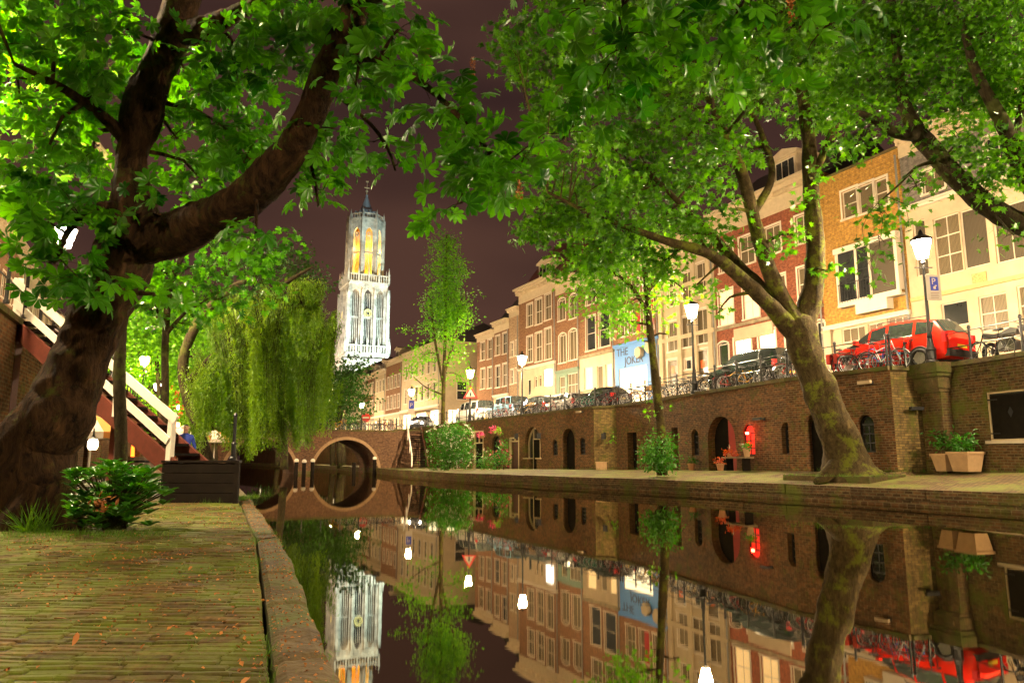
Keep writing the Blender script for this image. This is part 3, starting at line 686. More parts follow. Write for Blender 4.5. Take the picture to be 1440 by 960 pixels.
# white house with big windows (right edge of the photograph)
white, Lw = house('town_house', 'white stucco house with tall dark blinds behind the bright lamp', HP(1284), HP(1560), 12.2, b_grey,
    [(1296, 1327, 243, 275, 'c', None, 2, 1), (1384, 1420, 196, 235, 'd', None, 2, 1), ('m', 9, 10.3, 9.3, 11), ('m', 11.2, 12.5, 9.3, 11)],
    gf=(8.6, m_white, [(1284, 1301, 313, 391, 'b', None, 1, 2), (1312, 1349, 309, 391, 'c', None, 2, 3), (1350, 1386, 298, 381, 'b', None, 1, 1), (1395, 1443, 294, 373, 'b', None, 2, 1), (1449, 1490, 270, 350, 'c', None, 2, 3),
        (1324, 1361, 428, 462, 'd', None, 1, 1), (1376, 1416, 418, 468, 'c', None, 2, 2), (1430, 1470, 403, 460, 'c', None, 2, 2)]), roof=(3, None))
b = MB(); zb = 4.3; b.box(.05, Lw, -.16, -.052, zb - .12, zb + .06); b.build('ledge', M('ochre_ledge', (.6, .36, .14), .7, .2, 6, .1), white)
u, z, _ = hit(1368, 386, HP(1284), HP(1560)); b = MB(); b.box(u, u + .62, -.09, -.053, z - ZS - .42, z - ZS); tile = b.build('painted_tile', M('ochre_tile', (.6, .32, .1), .4, .5, 14, .1), white)
# yellow house
PY0, PY1 = HP(1160), HP(1284)
yel, Ly = house('town_house', 'yellow brick house with a white framed bay window above the red car', PY0, PY1, 11.75, b_yel,
    [(1183, 1205, 271, 310, 'c', None, 1, 2), (1206, 1228, 263, 303, 'c', None, 1, 1), (1229, 1247, 255, 294, 'c', None, 1, 2)],
    gf=(3.75, m_white, [(1184, 1217, 463, 483, 'c', None, 3, 1), (1221, 1242, 456, 520, 'c', None, 2, 1), (1248, 1279, 448, 520, 'c', None, 3, 1)]), cornice=None, roof=(0, None))
mbox('pilaster', [(.02, .5, -.22, -.052, 0, 3.5), (-.04, .56, -.3, -.052, 3.502, 3.62)], m_white, yel)
mbox('coping', [(-.01, Ly, -.1, .3, 11.752, 11.86)], m_cop, yel)
u0, z1, _ = hit(1182, 360, PY0, PY1); u1 = hit(1270, 360, PY0, PY1)[0]; z0 = hit(1182, 428, PY0, PY1)[1] - ZS; z1 -= ZS
bw = (u1 - u0); bay = MB(); yb = -.42
for (a, c, d_, e_) in ((u0, u0 + .14, z0, z1), (u0 + bw * .33, u0 + bw * .33 + .12, z0, z1), (u0 + bw * .55, u0 + bw * .55 + .12, z0 - .4, z1), (u1 - .16, u1, z0, z1)): bay.box(a, c, yb, yb + .14, d_, e_)
bay.box(u0 - .06, u1 + .06, yb - .06, -.002, z1 + .002, z1 + .28); bay.box(u0, u1, yb, yb + .14, z0 - .16, z0 - .002)
bay.box(u0 + .01, u0 + .1, yb + .14, -.002, z0, z1); bay.box(u1 - .1, u1 - .01, yb + .14, -.002, z0, z1); bay.box(u0 - .02, u1 + .02, yb - .02, -.002, z0 - .28, z0 - .162)
bay.box(u0 + bw * .3, u0 + bw * .8, yb - .04, -.002, z0 - .8, z0 - .282)
bo = bay.build('bay_window', m_trim, yel)
mbox('pane', [(u0 + .14, u0 + bw * .33, yb + .06, yb + .08, z0, z1)], m_glassd, bo); mbox('pane', [(u0 + bw * .33 + .12, u0 + bw * .55, yb + .05, yb + .07, z0 - .15, z1)], m_glassd, bo)
mbox('blind', [(u0 + bw * .55 + .12, u1 - .16, yb + .03, yb + .07, z0, z1)], m_louv, bo)
g_ = MB()
for k in range(12): x = u0 + .16 + (bw * .55 - .16) * k / 11; g_.box(x - .01, x + .01, yb - .06, yb - .04, z0 - .1, z0 + .85)
g_.box(u0 + .1, u0 + bw * .57, yb - .065, yb - .035, z0 + .85, z0 + .89); g_.box(u0 + .12, u0 + bw * .56, yb + .02, yb + .05, z0 + .9 + (z1 - z0) * .2, z0 + .95 + (z1 - z0) * .2); g_.build('balcony_bars', m_iron, bo)
# red brick house
PR0, PR1 = HP(1007), HP(1160)
red, Lr = house('town_house', 'red brick house with white cornice and arched ground windows behind the plane tree', PR0, PR1, 12.5, b_red,
    [(1010, 1030, 411, 459, 'l', None, 2, 2), (1044, 1066, 402, 450, 'l', None, 2, 2), (1083, 1104, 391, 439, 'c', None, 2, 2), (1121, 1140, 378, 425, 'c', None, 2, 2),
     (1011, 1030, 347, 385, 'c', None, 2, 2), (1039, 1060, 336, 375, 'c', None, 2, 2), (1075, 1097, 322, 361, 'c', None, 2, 2), (1118, 1138, 306, 345, 'c', None, 2, 2),
     (1006, 1024, 483, 515, 'd', 'seg', 1, 1), (1032, 1056, 477, 525, 's', None, 2, 1), (1066, 1090, 467, 510, 's', None, 2, 1), (1104, 1124, 460, 505, 'd', None, 2, 1), (1147, 1166, 452, 500, 'd', 'seg', 1, 1)],
    cornice=(.7, 1.4), roof=(3.2, None), dormers=((6, 1.8, 1.8),))
u, z, _ = hit(1034, 463, PR0, PR1); mbox('string_course', [(.02, Lr - .02, -.1, .0 - .002, z - ZS + .12, z - ZS + .3)], m_stone, red)
mbox('sign_board', [(u, u + 3.2, -.14, -.03, z - ZS - .75, z - ZS - .02)], m_white, red)
mbox('frieze_board', [(.1, Lr - .1, -.06, -.012, 11.0, 11.16)], m_cornice, red)
# cream house
PQ0, PQ1 = HP(927), HP(1007)
cream, Lc = house('town_house', 'cream pilastered house with wide windows and small orange window cards', PQ0, PQ1, 12.1, m_cream,
    [(939, 952, 454, 495, 'c', None, 2, 2), (957, 974, 447, 490, 'c', None, 2, 1), (978, 995, 437, 485, 'c', None, 2, 1), (939, 952, 507, 545, 'c', None, 1, 1), (963, 972, 506, 520, 'd', None, 1, 1), (979, 995, 493, 530, 'c', None, 1, 1),
     (939, 952, 395, 432, 'c', None, 2, 2), (957, 974, 385, 424, 'c', None, 2, 2), (978, 995, 372, 415, 'c', None, 2, 2)], cornice=(.6, 1.3))
pil = MB()
for px in (928, 954, 975.5, 997):
    u = hit(px, 450, PQ0, PQ1)[0]; u = max(u, .05); pil.box(u, u + .38, -.16, -.036, 0, 10.6)
for zz in (4.95, 8.4): pil.box(.05, Lc - .05, -.2, -.162, zz, zz + .28)
pil.build('pilaster', m_cream, cream)
for px, py, c_ in ((943, 520, (.9, .16, .02)), (948, 519, (.25, .2, .15)), (984, 512, (.9, .16, .02)), (989, 511, (.25, .2, .15))):
    u, z, _ = hit(px, py, PQ0, PQ1); mbox('window_card', [(u, u + .45, .07, .085, z - ZS - .25, z - ZS + .25)], M('card_%d' % px, c_, .5, .1), cream)
# blue shop
PS0, PS1 = HP(864), HP(927)
blue, Lb = house('shop_house', 'brown brick house over a bright blue games shopfront with a glowing interior', PS0, PS1, 11.8, b_brown,
    grid(hlen(864, 927), 3, [(6.2, 8.3), (9, 10.4)], 1.1, .4), gf=(5.5, m_blue, [('m', .5, hlen(864, 927) * .72, .3, 3.75, 's', None, 1, 1)], m_blue), cornice=(.5, 1.1))
mbox('shutter', [(Lb - 2.7, Lb - 2.2, -.06, -.01, 6.2, 8.3), (Lb - 1.1, Lb - .6, -.06, -.01, 6.2, 8.3)], m_rdoor, blue)
for k, (u, z, r_) in enumerate(((Lb * .62, 4.65, .42), (Lb * .86, 4.9, .5))):
    d = MB(); a0 = .3; d.prism([(u + r_ * math.cos(a0 + math.pi / 3 * j), z + r_ * math.sin(a0 + math.pi / 3 * j)) for j in range(6)], -.42, -.1); d.build('dice_sign', m_cream, blue)
def text(s, size, loc, rotx, par, mat, name='lettering', ext=.01, rz=0):
    c = bpy.data.curves.new(name, 'FONT'); c.body = s; c.size = size; c.extrude = ext; c.align_x = 'LEFT'; c.materials.append(mat)
    q = bpy.data.objects.new('q', c); COL.objects.link(q); dg = bpy.context.evaluated_depsgraph_get(); me = bpy.data.meshes.new_from_object(q.evaluated_get(dg)); bpy.data.objects.remove(q)
    me.name = name; o = bpy.data.objects.new(name, me); COL.objects.link(o); o.parent = par; o.location = loc; o.rotation_euler = (R(90), 0, rz); return o
m_ink = M('black_ink', (.02, .02, .03), .5, 0, 1, 0)
text('JOKER', .82, (1.35, -.07, 3.98), 0, blue, m_ink); text('THE', .82, (.3, -.07, 4.72), 0, blue, m_ink)
# H5..H10
PE0, PE1 = HP(815), HP(864)
house('town_house', 'brown brick house with two tall windows over a white shopfront', PE0, PE1, 12.3, b_brown,
    [(824, 837, 447, 494, 'd', None, 1, 2), (842, 857, 441, 489, 'd', None, 1, 2), (824, 837, 392, 430, 'c', None, 2, 2), (842, 857, 384, 424, 'c', None, 2, 2)],
    gf=(5.3, m_white, [(822, 834, 517, 548, 'l', None, 1, 1), (840, 848, 515, 548, 'c', None, 1, 1), (852, 861, 512, 548, 'l', None, 1, 1)], m_stone), cornice=(.5, 1.2))
PF0, PF1 = HP(782), HP(815)
house('town_house', 'narrow brick house with two white arched windows over a green shopfront', PF0, PF1, 12.6, b_brown,
    [(786, 796, 470, 511, 'c', 'seg', 2, 1), (800, 811, 464, 507, 'c', 'seg', 2, 1), (785, 795, 421, 452, 'c', 'seg', 2, 1), (801, 811, 415, 449, 'c', 'seg', 2, 1)],
    gf=(4.5, m_green, [(787, 795, 530, 560, 'c', None, 1, 2), (798, 813, 526, 558, 'c', None, 3, 2)], m_green), cornice=(.6, 1.2), roof=(3.5, m_rroof))
PG0, PG1 = HP(730), HP(782)
h7, L7 = house('town_house', 'tallest brown brick house with ornate white cornice, roof dormer and glowing white sign', PG0, PG1, 13.4, b_brown,
    [(741, 749, 429, 460, 'c'), (753, 762, 422, 457, 'c'), (766, 775, 415, 451, 'c'), (741, 749, 474, 510, 'c'), (753, 762, 469, 509, 'c'), (766, 775, 463, 506, 'c')],
    gf=(5.5, m_white, [(752, 756, 529, 545, 'c', 'semi', 1, 1), (758, 762, 527, 544, 'c', 'semi', 1, 1), (764, 768, 525, 543, 'c', 'semi', 1, 1), (742, 747, 534, 556, 'd', None, 1, 1)]),
    cornice=(.75, 1.4), roof=(5.0, m_rroof), dormers=((4.4, 2.3, 1.8),))
u, z, _ = hit(770, 532, PG0, PG1); mbox('light_box_sign', [(u, u + .95, -.3, -.055, z - ZS - .7, z - ZS + .75)], EM('light_box', (1., .98, .9), 3.), h7)
PH0, PH1 = HP(716), HP(730)
house('town_house', 'slim brick house with paired windows left of the tallest house', PH0, PH1, 11.9, b_tan, [(718, 722, 482, 502, 'c'), (725, 728, 479, 500, 'c'), (718, 722, 520, 540, 'c'), (725, 728, 518, 538, 'c')], cornice=(.45, .9))
PI0, PI1 = HP(695), HP(716)
house('town_house', 'brick house with a steep black roof and red curtained windows', PI0, PI1, 11.1, b_brown, [(697, 703, 473, 500, 'c'), (707, 713, 469, 498, 'd'), (697, 703, 515, 545, 'd'), (707, 713, 512, 543, 'c')],
    gf=(3.4, m_white, [('m', .4, 3.5, .4, 3.0, 'l', None, 3, 1)]), cornice=(.5, 1.1), roof=(4.4, None))
PJ0, PJ1 = HP(671), HP(695)
house('town_house', 'brick corner house with a yellowish cornice beside the side street', PJ0, PJ1, 10.5, b_brown, [(676, 682, 482, 507, 'c'), (686, 692, 478, 505, 'c'), (676, 682, 519, 547, 'c'), (686, 692, 517, 546, 'c')], cornice=(.4, .8))
# H11.. far
PK0, PK1 = HP(567), HP(620)
h11, L11 = house('corner_house', 'long white corner house with lit shop windows across the side street', PK0, PK1, 11.7, m_white,
    grid(hlen(567, 620), 6, [(4.6, 6.6), (7.9, 9.9)], 1.05, .8, 'cd'), gf=(3.6, m_white, [('m', 1, 5, .4, 3.1, 's', None, 3, 1), ('m', 6.5, 10.5, .4, 3.1, 'l', None, 3, 1), ('m', 12, 15.5, .4, 3.1, 's', None, 3, 1)]), cornice=(.35, .7), depth=13)
# its side wall windows, facing the side street
sroot = empty('side_frame', (0, 0, 0)); bpy.data.objects.remove(sroot)
sd = MB()
for (d0, d1, z0, z1) in ((2.2, 3.6, 4.3, 6.6), (8., 9.4, 4.3, 6.6), (7.5, 9.1, 7.6, 9.8)):
    sd.box(L11 - .003, L11 + .05, d0, d1, z0, z1)
so = sd.build('side_window', m_trim, h11)
sd = MB()
for (d0, d1, z0, z1) in ((2.2, 3.6, 4.3, 6.6), (8., 9.4, 4.3, 6.6), (7.5, 9.1, 7.6, 9.8)):
    for a in (0, 1):
        zz = z0 + .08 + a * (z1 - z0) / 2; sd.box(L11 + .05, L11 + .06, d0 + .1, d1 - .1, zz, zz + (z1 - z0) / 2 - .14)
sd.build('pane', m_glassd, so)
mbox('shop_window', [(L11 - .003, L11 + .05, 1.2, 5.5, .5, 3.0), (L11 - .003, L11 + .05, 6.2, 11.5, .5, 3.0)], m_shop, h11)
mbox('awning', [(1, 16, -1.3, -.06, 3.1, 3.16)], m_white, h11)
for (a, b_, H_, mt, lb, cl) in ((545, 567, 11.6, b_brown, 'distant brown brick house left of the white corner house', 4), (530, 545, 10.7, m_cream, 'distant narrow cream house between two brick houses', 3), (515, 530, 10.6, b_brown, 'distant brick house close to the cathedral tower foot', 4), (503, 515, 10.2, m_cream, 'furthest cream house beside the dark round tree', 3)):
    l = hlen(a, b_); house('town_house', lb, HP(a), HP(b_), H_, mt, grid(l, cl, [(4.3, 6.2), (7.3, 9.1)], .95, .4, 'ccd'), gf=(3.5, m_white, grid(l, cl, [(.4, 2.9)], 1.1, .3, 'lcs')), cornice=(.4, .8), dormers=((l / 2, 1.6, 1.4),), chim=((1.2, 3, 2.),))
# background rows closing the views
def row(pts, labels, grp, seed, mats):
    random.seed(seed)
    for i in range(len(pts) - 1):
        a, b_ = pts[i], pts[i + 1]; l = math.hypot(a[0] - b_[0], a[1] - b_[1]); n = max(2, int(l / 2.3)); H_ = random.uniform(10, 12.6)
        house('town_house', labels[i], a, b_, H_, mats[i % len(mats)], grid(l, n, [(4.4, 6.4), (7.5, 9.2)], 1.05, .5, 'ccdl' if i % 2 else 'ccd'), gf=(3.6, mats[(i + 1) % len(mats)], grid(l, n, [(.4, 2.9)], 1.2, .4, 'lcds')), cornice=(.5, .9), roof=(3, None), group=grp)
row([(-60, 178), (-52, 167), (-43, 157), (-36, 146), (-24.1, 122)], ['last brick house at the canal bend', 'white house at the canal bend', 'plain brick house near the canal bend', 'long tan house just past the bridge'], 'canal houses along the right street', 3, [b_brown, m_cream, b_tan, m_white])
FLp = [(-10.5, -2), (-14.2, 6), (-17.9, 14), (-21.8, 22), (-26, 31.5), (-31, 42), (-36, 53), (-41.5, 66), (-48, 80), (-56, 98), (-66, 118)]
row(FLp, ['left bank brick house nearest the photographer', 'left bank cream house behind the chestnut', 'left bank brick house beside the chestnut', 'left bank white house above the stairs', 'left bank brown house with gutter above the stairs',
    'left bank tan house behind the lamp', 'left bank cream house behind the willow', 'left bank brown house beyond the willow', 'left bank white house near the bridge', 'left bank brick house past the bridge'], 'canal houses along the left street', 5, [b_brown, m_cream, b_red, m_white, b_tan])
random.seed(11)
# ================================================================== STREET LAMPS
def make_lamp():
    r = empty('street_lamp', (0, 0, 0)); p = MB()
    p.lathe((0, 0, 0), [(.2, 0), (.2, .12), (.15, .18), (.15, .45), (.17, .5), (.11, .62), (.085, .9), (.1, .95), (.07, 1.05), (.055, 1.5), (.045, 3.4), (.075, 3.46), (.05, 3.52), (.09, 3.66)], 12)
    p.box(-.3, .3, -.016, .016, 3.28, 3.31); p.build('post', m_iron, r, smooth=False)
    g = MB(); g.lathe((0, 0, 3.64), [(.19, 0), (.33, .56)], 6); g.build('lantern_glass', m_lamp, r)
    c = MB(); c.lathe((0, 0, 4.203), [(.37, 0), (.39, .05), (.16, .2), (.1, .22), (.08, .3), (.02, .42)], 6)
    for k in range(6):
        a = math.pi * k / 3; c.obox((.195 * math.cos(a), .195 * math.sin(a), 3.64), (.335 * math.cos(a), .335 * math.sin(a), 4.2), .014, .014)
    c.build('lantern_roof', m_iron, r)
    return r
lamp0 = make_lamp(); first = True
LP = [((13.85, 24.2), 0, 'street lamp on the stone corbel beside the red car, with the parking sign'), ((8.55, 34.55), 0, 'street lamp between the cream house and the dark green car'),
      ((.72, 52.2), 0, 'street lamp rising behind the light blue van in front of the tallest house'), ((-3.45, 60.6), 0, 'street lamp next to the warning sign and the white van'),
      ((-10.6, 78.), 0, 'street lamp beyond the bridge steps in front of the white corner house'), ((-19.6, 96.6), 0, 'small far street lamp past the bridge on the right street'), ((-27., 112), 0, 'last street lamp on the right street near the tower foot'),
      ((16.9, 11.5), 1, 'street lamp off the right edge of the view'), ((19.3, 3.), 1, 'street lamp level with the photographer on the right street'),
      ((-8.75, 10.3), 2, 'street lamp on the left street above the chestnut crown'), ((-14.2, 22.7), 2, 'street lamp shining through the chestnut leaves left of the trunk'), ((-20.4, 37.5), 2, 'street lamp on the left street hidden behind the slender trunks'),
      ((-26.2, 52.3), 2, 'street lamp glinting through leaves above the white stair rail'), ((-34.6, 72), 2, 'street lamp with a clear star above the white stair rail'), ((-48, 102), 2, 'far lamp on the left street beyond the terrace'), ((-.9, -7.6), 2, 'street lamp behind the photographer on the left street')]
for i, ((x, y), g_, lb) in enumerate(LP):
    o = lamp0 if i == 0 else copy_tree(lamp0)
    o.location = (x, y, 4.34 if i == 0 else ZS + .02); o.rotation_euler = (0, 0, R(12 * i)); tag(o, lb, 'street lamp', 'old style street lamps along the canal')
# ================================================================== RAILINGS
def railing(P0, P1, label, z=4.34, step=1.75, off=.14, h=1.05, name='railing', bars=False, mat=None):
    ang, L = frame_of(P0, P1); r = empty(name, (P0[0], P0[1], z), ang); tag(r, label, 'railing', 'black iron railings along the canal')
    mat = mat or m_iron; n = max(1, round(L / step)); post = None
    for k in range(n + 1):
        u = min(max(L * k / n, .05), L - .05)
        if post is None:
            p = MB(); p.lathe((0, 0, 0), [(.06, 0), (.06, .06), (.038, .1), (.038, h - .04), (.055, h - .02), (.055, h + .03), (.03, h + .08)], 8); o = post = p.build('post', mat, r)
        else: o = post.copy(); COL.objects.link(o); o.parent = r
        o.location = (u, off, 0)
    q = MB()
    for zz in (.5, .97): q.tube([(0.03, off, zz), (L - .03, off, zz)], .018, 6)
    q.build('rail', mat, r)
    return r
for a, b_, lb in ((PA0, (19.5, 2), 'iron railing on the wharf wall right of the corbelled lamp'), ((12.6, 24.5), (13.9, 24.8), 'short iron railing over the mossy bastion'), (PB0, PB1, 'iron railing in front of the red car'), (PC0, PC1, 'iron railing crowded with bicycles before the cream house'),
                  ((4.8, 43.6), (6.0, 42.7), 'short iron railing above the pale yellow bastion'), (PD0, PD1, 'iron railing in front of the light blue van and parked dark cars'), ((-10.2, 75.6), (-3.2, 60), 'iron railing beside the white van'), ((-32, 122), (-11.2, 78), 'distant iron railing past the bridge')):
    railing(a, b_, lb)
for a, b_, lb in (((-10.9, 16), (-4.2, 0), 'iron railing on the left wall over the chestnut trunk'), ((-20, 37.5), (-11.6, 17.6), 'iron railing on the left wall above the stairs'), ((-48.5, 105), (-20, 37.5), 'iron railing on the left wall behind the willow')):
    railing(a, b_, lb)
# ================================================================== SIGNS
m_sblue = M('sign_blue', (.03, .05, .42), .4, 0, 1, 0); m_sred = M('sign_red', (.7, .03, .02), .4, 0, 1, 0); m_sback = M('sign_grey', (.5, .44, .36), .5, .05, 2, 0)
s = empty('parking_sign', (13.97, 24.08, 0), R(6)); tag(s, 'grey and blue parking sign fixed to the nearest street lamp', 'sign')
cz = zat(406, 24.1); mbox('board', [(-.26, .24, -.16, -.13, cz - .43, cz + .43)], m_sback, s); mbox('blue_field', [(-.13, .15, -.166, -.161, cz - .1, cz + .36)], m_sblue, s)
text('P', .3, (-.09, -.172, cz + .11), 0, s, m_trim, ext=.002); mbox('pictogram', [(-.03, .05, -.172, -.167, cz - .05, cz + .04), (.02, .09, -.172, -.167, cz + .045, cz + .08)], m_trim, s)
mbox('small_print', [(-.14, .16 - .03 * (k % 2), -.166, -.161, cz - .19 - .055 * k, cz - .175 - .055 * k) for k in range(4)], M('print', (.2, .12, .1), .5, 0, 1, 0), s)
mbox('bracket', [(-.2, -.1, -.13, -.03, cz - .3, cz - .26), (-.2, -.1, -.13, -.03, cz + .26, cz + .3)], m_iron, s)
s = empty('warning_sign', (-3.35, 59.7, ZS), 0); tag(s, 'red bordered triangular warning sign on a post beside the white van', 'sign')
cz = zat(554, 59.7) - ZS; mbox('post', [(-.03, .03, -.03, .03, 0, cz + .4)], m_iron, s)
def tri(r_, y0, y1, mat, nm, par): b = MB(); b.prism([(-r_ * .87, cz - r_ * .5), (r_ * .87, cz - r_ * .5), (0, cz + r_)], y0, y1); b.build(nm, mat, par)
tri(.68, -.07, -.04, m_sred, 'triangle', s); tri(.44, -.078, -.0705, m_trim, 'field', s); mbox('symbol', [(-.07, .07, -.084, -.0785, cz - .18, cz + .12)], m_ink, s)
s = empty('parking_sign', (-10.45, 77.3, ZS), 0); tag(s, 'small blue and white parking sign on the lamp beyond the bridge steps', 'sign'); cz = zat(572, 77.3) - ZS
mbox('board', [(-.35, .35, -.25, -.22, cz - .75, cz + .75)], m_trim, s); mbox('blue_field', [(-.26, .26, -.257, -.2505, cz - .2, cz + .65)], m_sblue, s); text('P', .6, (-.19, -.264, cz - .02), 0, s, m_trim, ext=.002); mbox('bracket', [(-.04, .04, -.22, .1, cz - .1, cz + .1)], m_iron, s)
s = empty('round_sign', (-18.3, 93, ZS), 0); tag(s, 'round red and white no entry sign at the far end of the bridge', 'sign'); cz = zat(587, 93) - ZS
b = MB(); b.prism([(.55 * math.cos(k * .3927), cz + .55 * math.sin(k * .3927)) for k in range(16)], -.05, -.02); b.build('disc', m_sred, s); mbox('bar', [(-.4, .4, -.06, -.0505, cz - .1, cz + .1)], m_trim, s); mbox('post', [(-.03, .03, -.019, .04, 0, cz)], m_iron, s)
# ================================================================== BRIDGE
BO = (-28.5, 60.0); BA = math.atan2(.437, .9); BL = 19.9
br = empty('bridge', (BO[0], BO[1], 0), BA); tag(br, 'brick arch bridge with pale arch rings spanning the canal', 'bridge')
b = MB(); hs = [(5.1, 10.9, -.6, 2.98, 'semi', 6.6), (12.4, 18.2, -.6, 2.98, 'semi', 6.6)]
panel(b, BL, -.6, 3.72, hs); b.q((0, 6.6, -.6), (0, 6.6, 3.72), (4.4, 6.6, 3.72), (4.4, 6.6, -.6)); b.q((BL, 0, -.6), (BL, 6.6, -.6), (BL, 6.6, 3.72), (BL, 0, 3.72))
panel(b, BL, -.6, 3.72, [(h[0], h[1], h[2], h[3], 'semi', .01) for h in hs], y=6.6)
b.q((0, 0, 3.72), (BL + 3, 0, 3.72), (BL + 3, 6.6, 3.72), (0, 6.6, 3.72)); b.build('brickwork', b_bridge, br)
b = MB()
for h in hs:
    a1 = arch_pts(h[0] + .004, h[1] - .004, h[3] - .004, 'semi', 28); a2 = arch_pts(h[0] - .26, h[1] + .26, h[3] + .26, 'semi', 28)
    for k in range(28): b.prism([a1[k], a1[k + 1], a2[k + 1], a2[k]], -.06, .3)
    b.box(h[0] - .26, h[0] + .003, -.058, .298, -.5, 0.0); b.box(h[1] - .003, h[1] + .26, -.058, .298, -.5, 0)
b.build('arch_ring', M('pale_arch_stone', (.32, .20, .10), .8, .25, 4, .4, 14), br)
b = MB(); n = 22
for k in range(n): b.box(BL * k / n + .006, BL * (k + 1) / n - .006, -.12, .3, 3.722, 3.87)
b.box(-3, -.01, -.1, .3, 3.722, 3.87); b.build('coping', m_cop, br)
mbox('pier_foot', [(11.0, 12.3, -.9, -.07, -.5, .25)], m_cop, br); mbox('abutment', [(-4, -.003, .0, 6.6, -.5, 3.72)], b_bridge, br)
ww = empty('wing_wall', (-10.6, 68.7, 0), math.atan2(1.5, 2.3)); tag(ww, 'brick wing wall with a blind arch between bridge and steps', 'wall')
b = MB(); panel(b, 2.4, .2, 3.85, [(.1, 2.3, .5, 3.1, 'seg', .25)]); b.box(.1, 2.3, .25, .3, .4, 3.2); b.build('brickwork', b_bridge, ww); mbox('coping', [(-.2, 2.45, -.1, .4, 3.853, 4.0)], m_cop, ww)
railing((BO[0] - 1.5, BO[1] - .7), (BO[0] + .9 * BL, BO[1] + .437 * BL), 'iron railing along the bridge parapet', z=3.87, step=1.6)
# steps beside the bridge
st = empty('wharf_steps', (-8.0, 65.4, .5), R(14)); tag(st, 'dark wooden steps with a white handrail beside the bridge', 'stairs')
b = MB(); n = 17
for k in range(n): b.box(-.6, .6, k * .32, k * .32 + .34, k * .21 + .15, k * .21 + .21)
b.build('treads', m_wood, st)
b = MB(); b.obox((-.68, -.2, .05), (-.68, 5.5, 3.75), .07, .34); b.obox((.68, -.2, .05), (.68, 5.5, 3.75), .07, .34); b.build('stringer', m_redwood, st)
b = MB(); b.obox((-.75, -.2, 1.0), (-.75, 5.5, 4.75), .1, .14); 
for k in range(4): b.box(-.8, -.7, -.2 + k * 1.85, -.1 + k * 1.85, .1 + k * 1.2, 1.05 + k * 1.22)
b.build('handrail', m_wpaint, st)
# mooring posts
def mpost(px, py, D, lb, cap=True, h=None):
    p = at(px, py, D); r = empty('mooring_post', (p.x, D, -.6)); tag(r, lb, 'mooring post', 'wooden mooring posts at the bridge pier'); top = p.z + .6
    b = MB(); b.lathe((0, 0, 0), [(.17, 0), (.16, top - .25), (.14, top - .24)], 10); b.build('timber', m_wood, r)
    if cap: c = MB(); c.lathe((0, 0, top - .24), [(.17, 0), (.19, .03), (.19, .15), (.12, .24), (.03, .27)], 10); c.build('cap', m_wpaint, r)
mpost(527, 642, 66.5, 'white capped mooring post at the right foot of the bridge arch'); mpost(428, 646, 61, 'white capped mooring post right of the bridge pier'); mpost(440, 645, 61.8, 'outer white capped mooring post beside the bridge pier'); mpost(417, 645, 60, 'white capped mooring post left of the bridge pier')
mpost(498, 646, 64, 'plain dark mooring post under the right bridge arch', cap=False)
# ================================================================== CATHEDRAL TOWER
def xf(mb, i0, Mx):
    for k in range(i0, len(mb.v)): mb.v[k] = tuple(Mx @ Vector(mb.v[k]))
m_tow = M('pale_sandstone', (.42, .37, .29), .85, .5, .45, .8, 1.0, dist=.35)
m_towg = M('gold_glow_inner_stone', (.8, .40, .07), .8, .25, .5, .3, 1.5); m_lead = M('lead_roof', (.42, .46, .46), .5, .2, .5, .2, 3)  # inner stone coloured gold to carry the lantern stage's glow
m_dark = M('dark_opening', (.06, .05, .045), .8, .2, 1, 0)
tw = empty('cathedral_tower', (-62.8, 306, 0), R(25)); tw.scale = (1, 1, 1.035); tag(tw, 'tall floodlit gothic cathedral tower with glowing golden lantern stage', 'tower')
HW = 8.2
mbox('tower_base', [(-10, 10, -10, 10, 0, 40)], m_tow, tw)
b = MB(); tr0 = MB(); tr1 = MB(); dk = MB(); nb = MB()
for s_ in range(4):
    Mx = Matrix.Rotation(s_ * math.pi / 2, 4, 'Z') @ Matrix.Translation((-HW, -HW, 0)); i0 = len(b.v)
    cs = [3.1, 8.2, 13.3]; hl = [(c - 1.45, c + 1.45, 45.5, 68.2, 'goth', 1.1) for c in cs]
    panel(b, 2 * HW, 38, 71, hl)
    for u in (0, 5.65, 10.75, 16.4): 
        w_ = .75 if 0 < u < 16 else 1.1; b.box(u - w_ / 2, u + w_ / 2, -.9, -.01, 38, 66); b.prism([(u - w_ / 2, 66), (u + w_ / 2, 66), (u, 68.5)], -.9, -.01)
    for c in cs:
        for dx in (-.75, 0, .75): b.box(c + dx - .12, c + dx + .12, .5, .8, 45.5, 66.5)
        b.box(c - 1.4, c + 1.4, .5, .8, 56.2, 57)
    xf(b, i0, Mx)
    i0 = len(dk.v); dk.box(cs[1] - 1.5, cs[1] + 1.5, 1.1, 1.25, 45, 68.3); xf(dk, i0, Mx); i0 = len(nb.v); nb.box(cs[0] - 1.5, cs[0] + 1.5, 1.1, 1.25, 45, 68.3); nb.box(cs[2] - 1.5, cs[2] + 1.5, 1.1, 1.25, 45, 68.3); xf(nb, i0, Mx)
    for tr, za, off in ((tr0, 71.2, .5), (tr1, 42.5, 1.2)):
        i0 = len(tr.v)
        tr.box(-off, 2 * HW + off, -off, -off + .9, za - .9, za)
        for k in range(17): u = -off + .3 + (2 * HW + 2 * off - .6) * k / 16; tr.box(u - .16, u + .16, -off + .1, -off + .45, za, za + 2.6)
        tr.box(-off, 2 * HW + off, -off + .05, -off + .5, za + 2.6, za + 2.95)
        for k in range(5): u = -off + .2 + (2 * HW + 2 * off - .4) * k / 4; tr.box(u - .35, u + .35, -off - .1, -off + .6, za, za + 3.6); tr.lathe((u, -off + .25, za + 3.6), [(.42, 0), (.03, 2.6)], 4, math.pi / 4)
        xf(tr, i0, Mx)
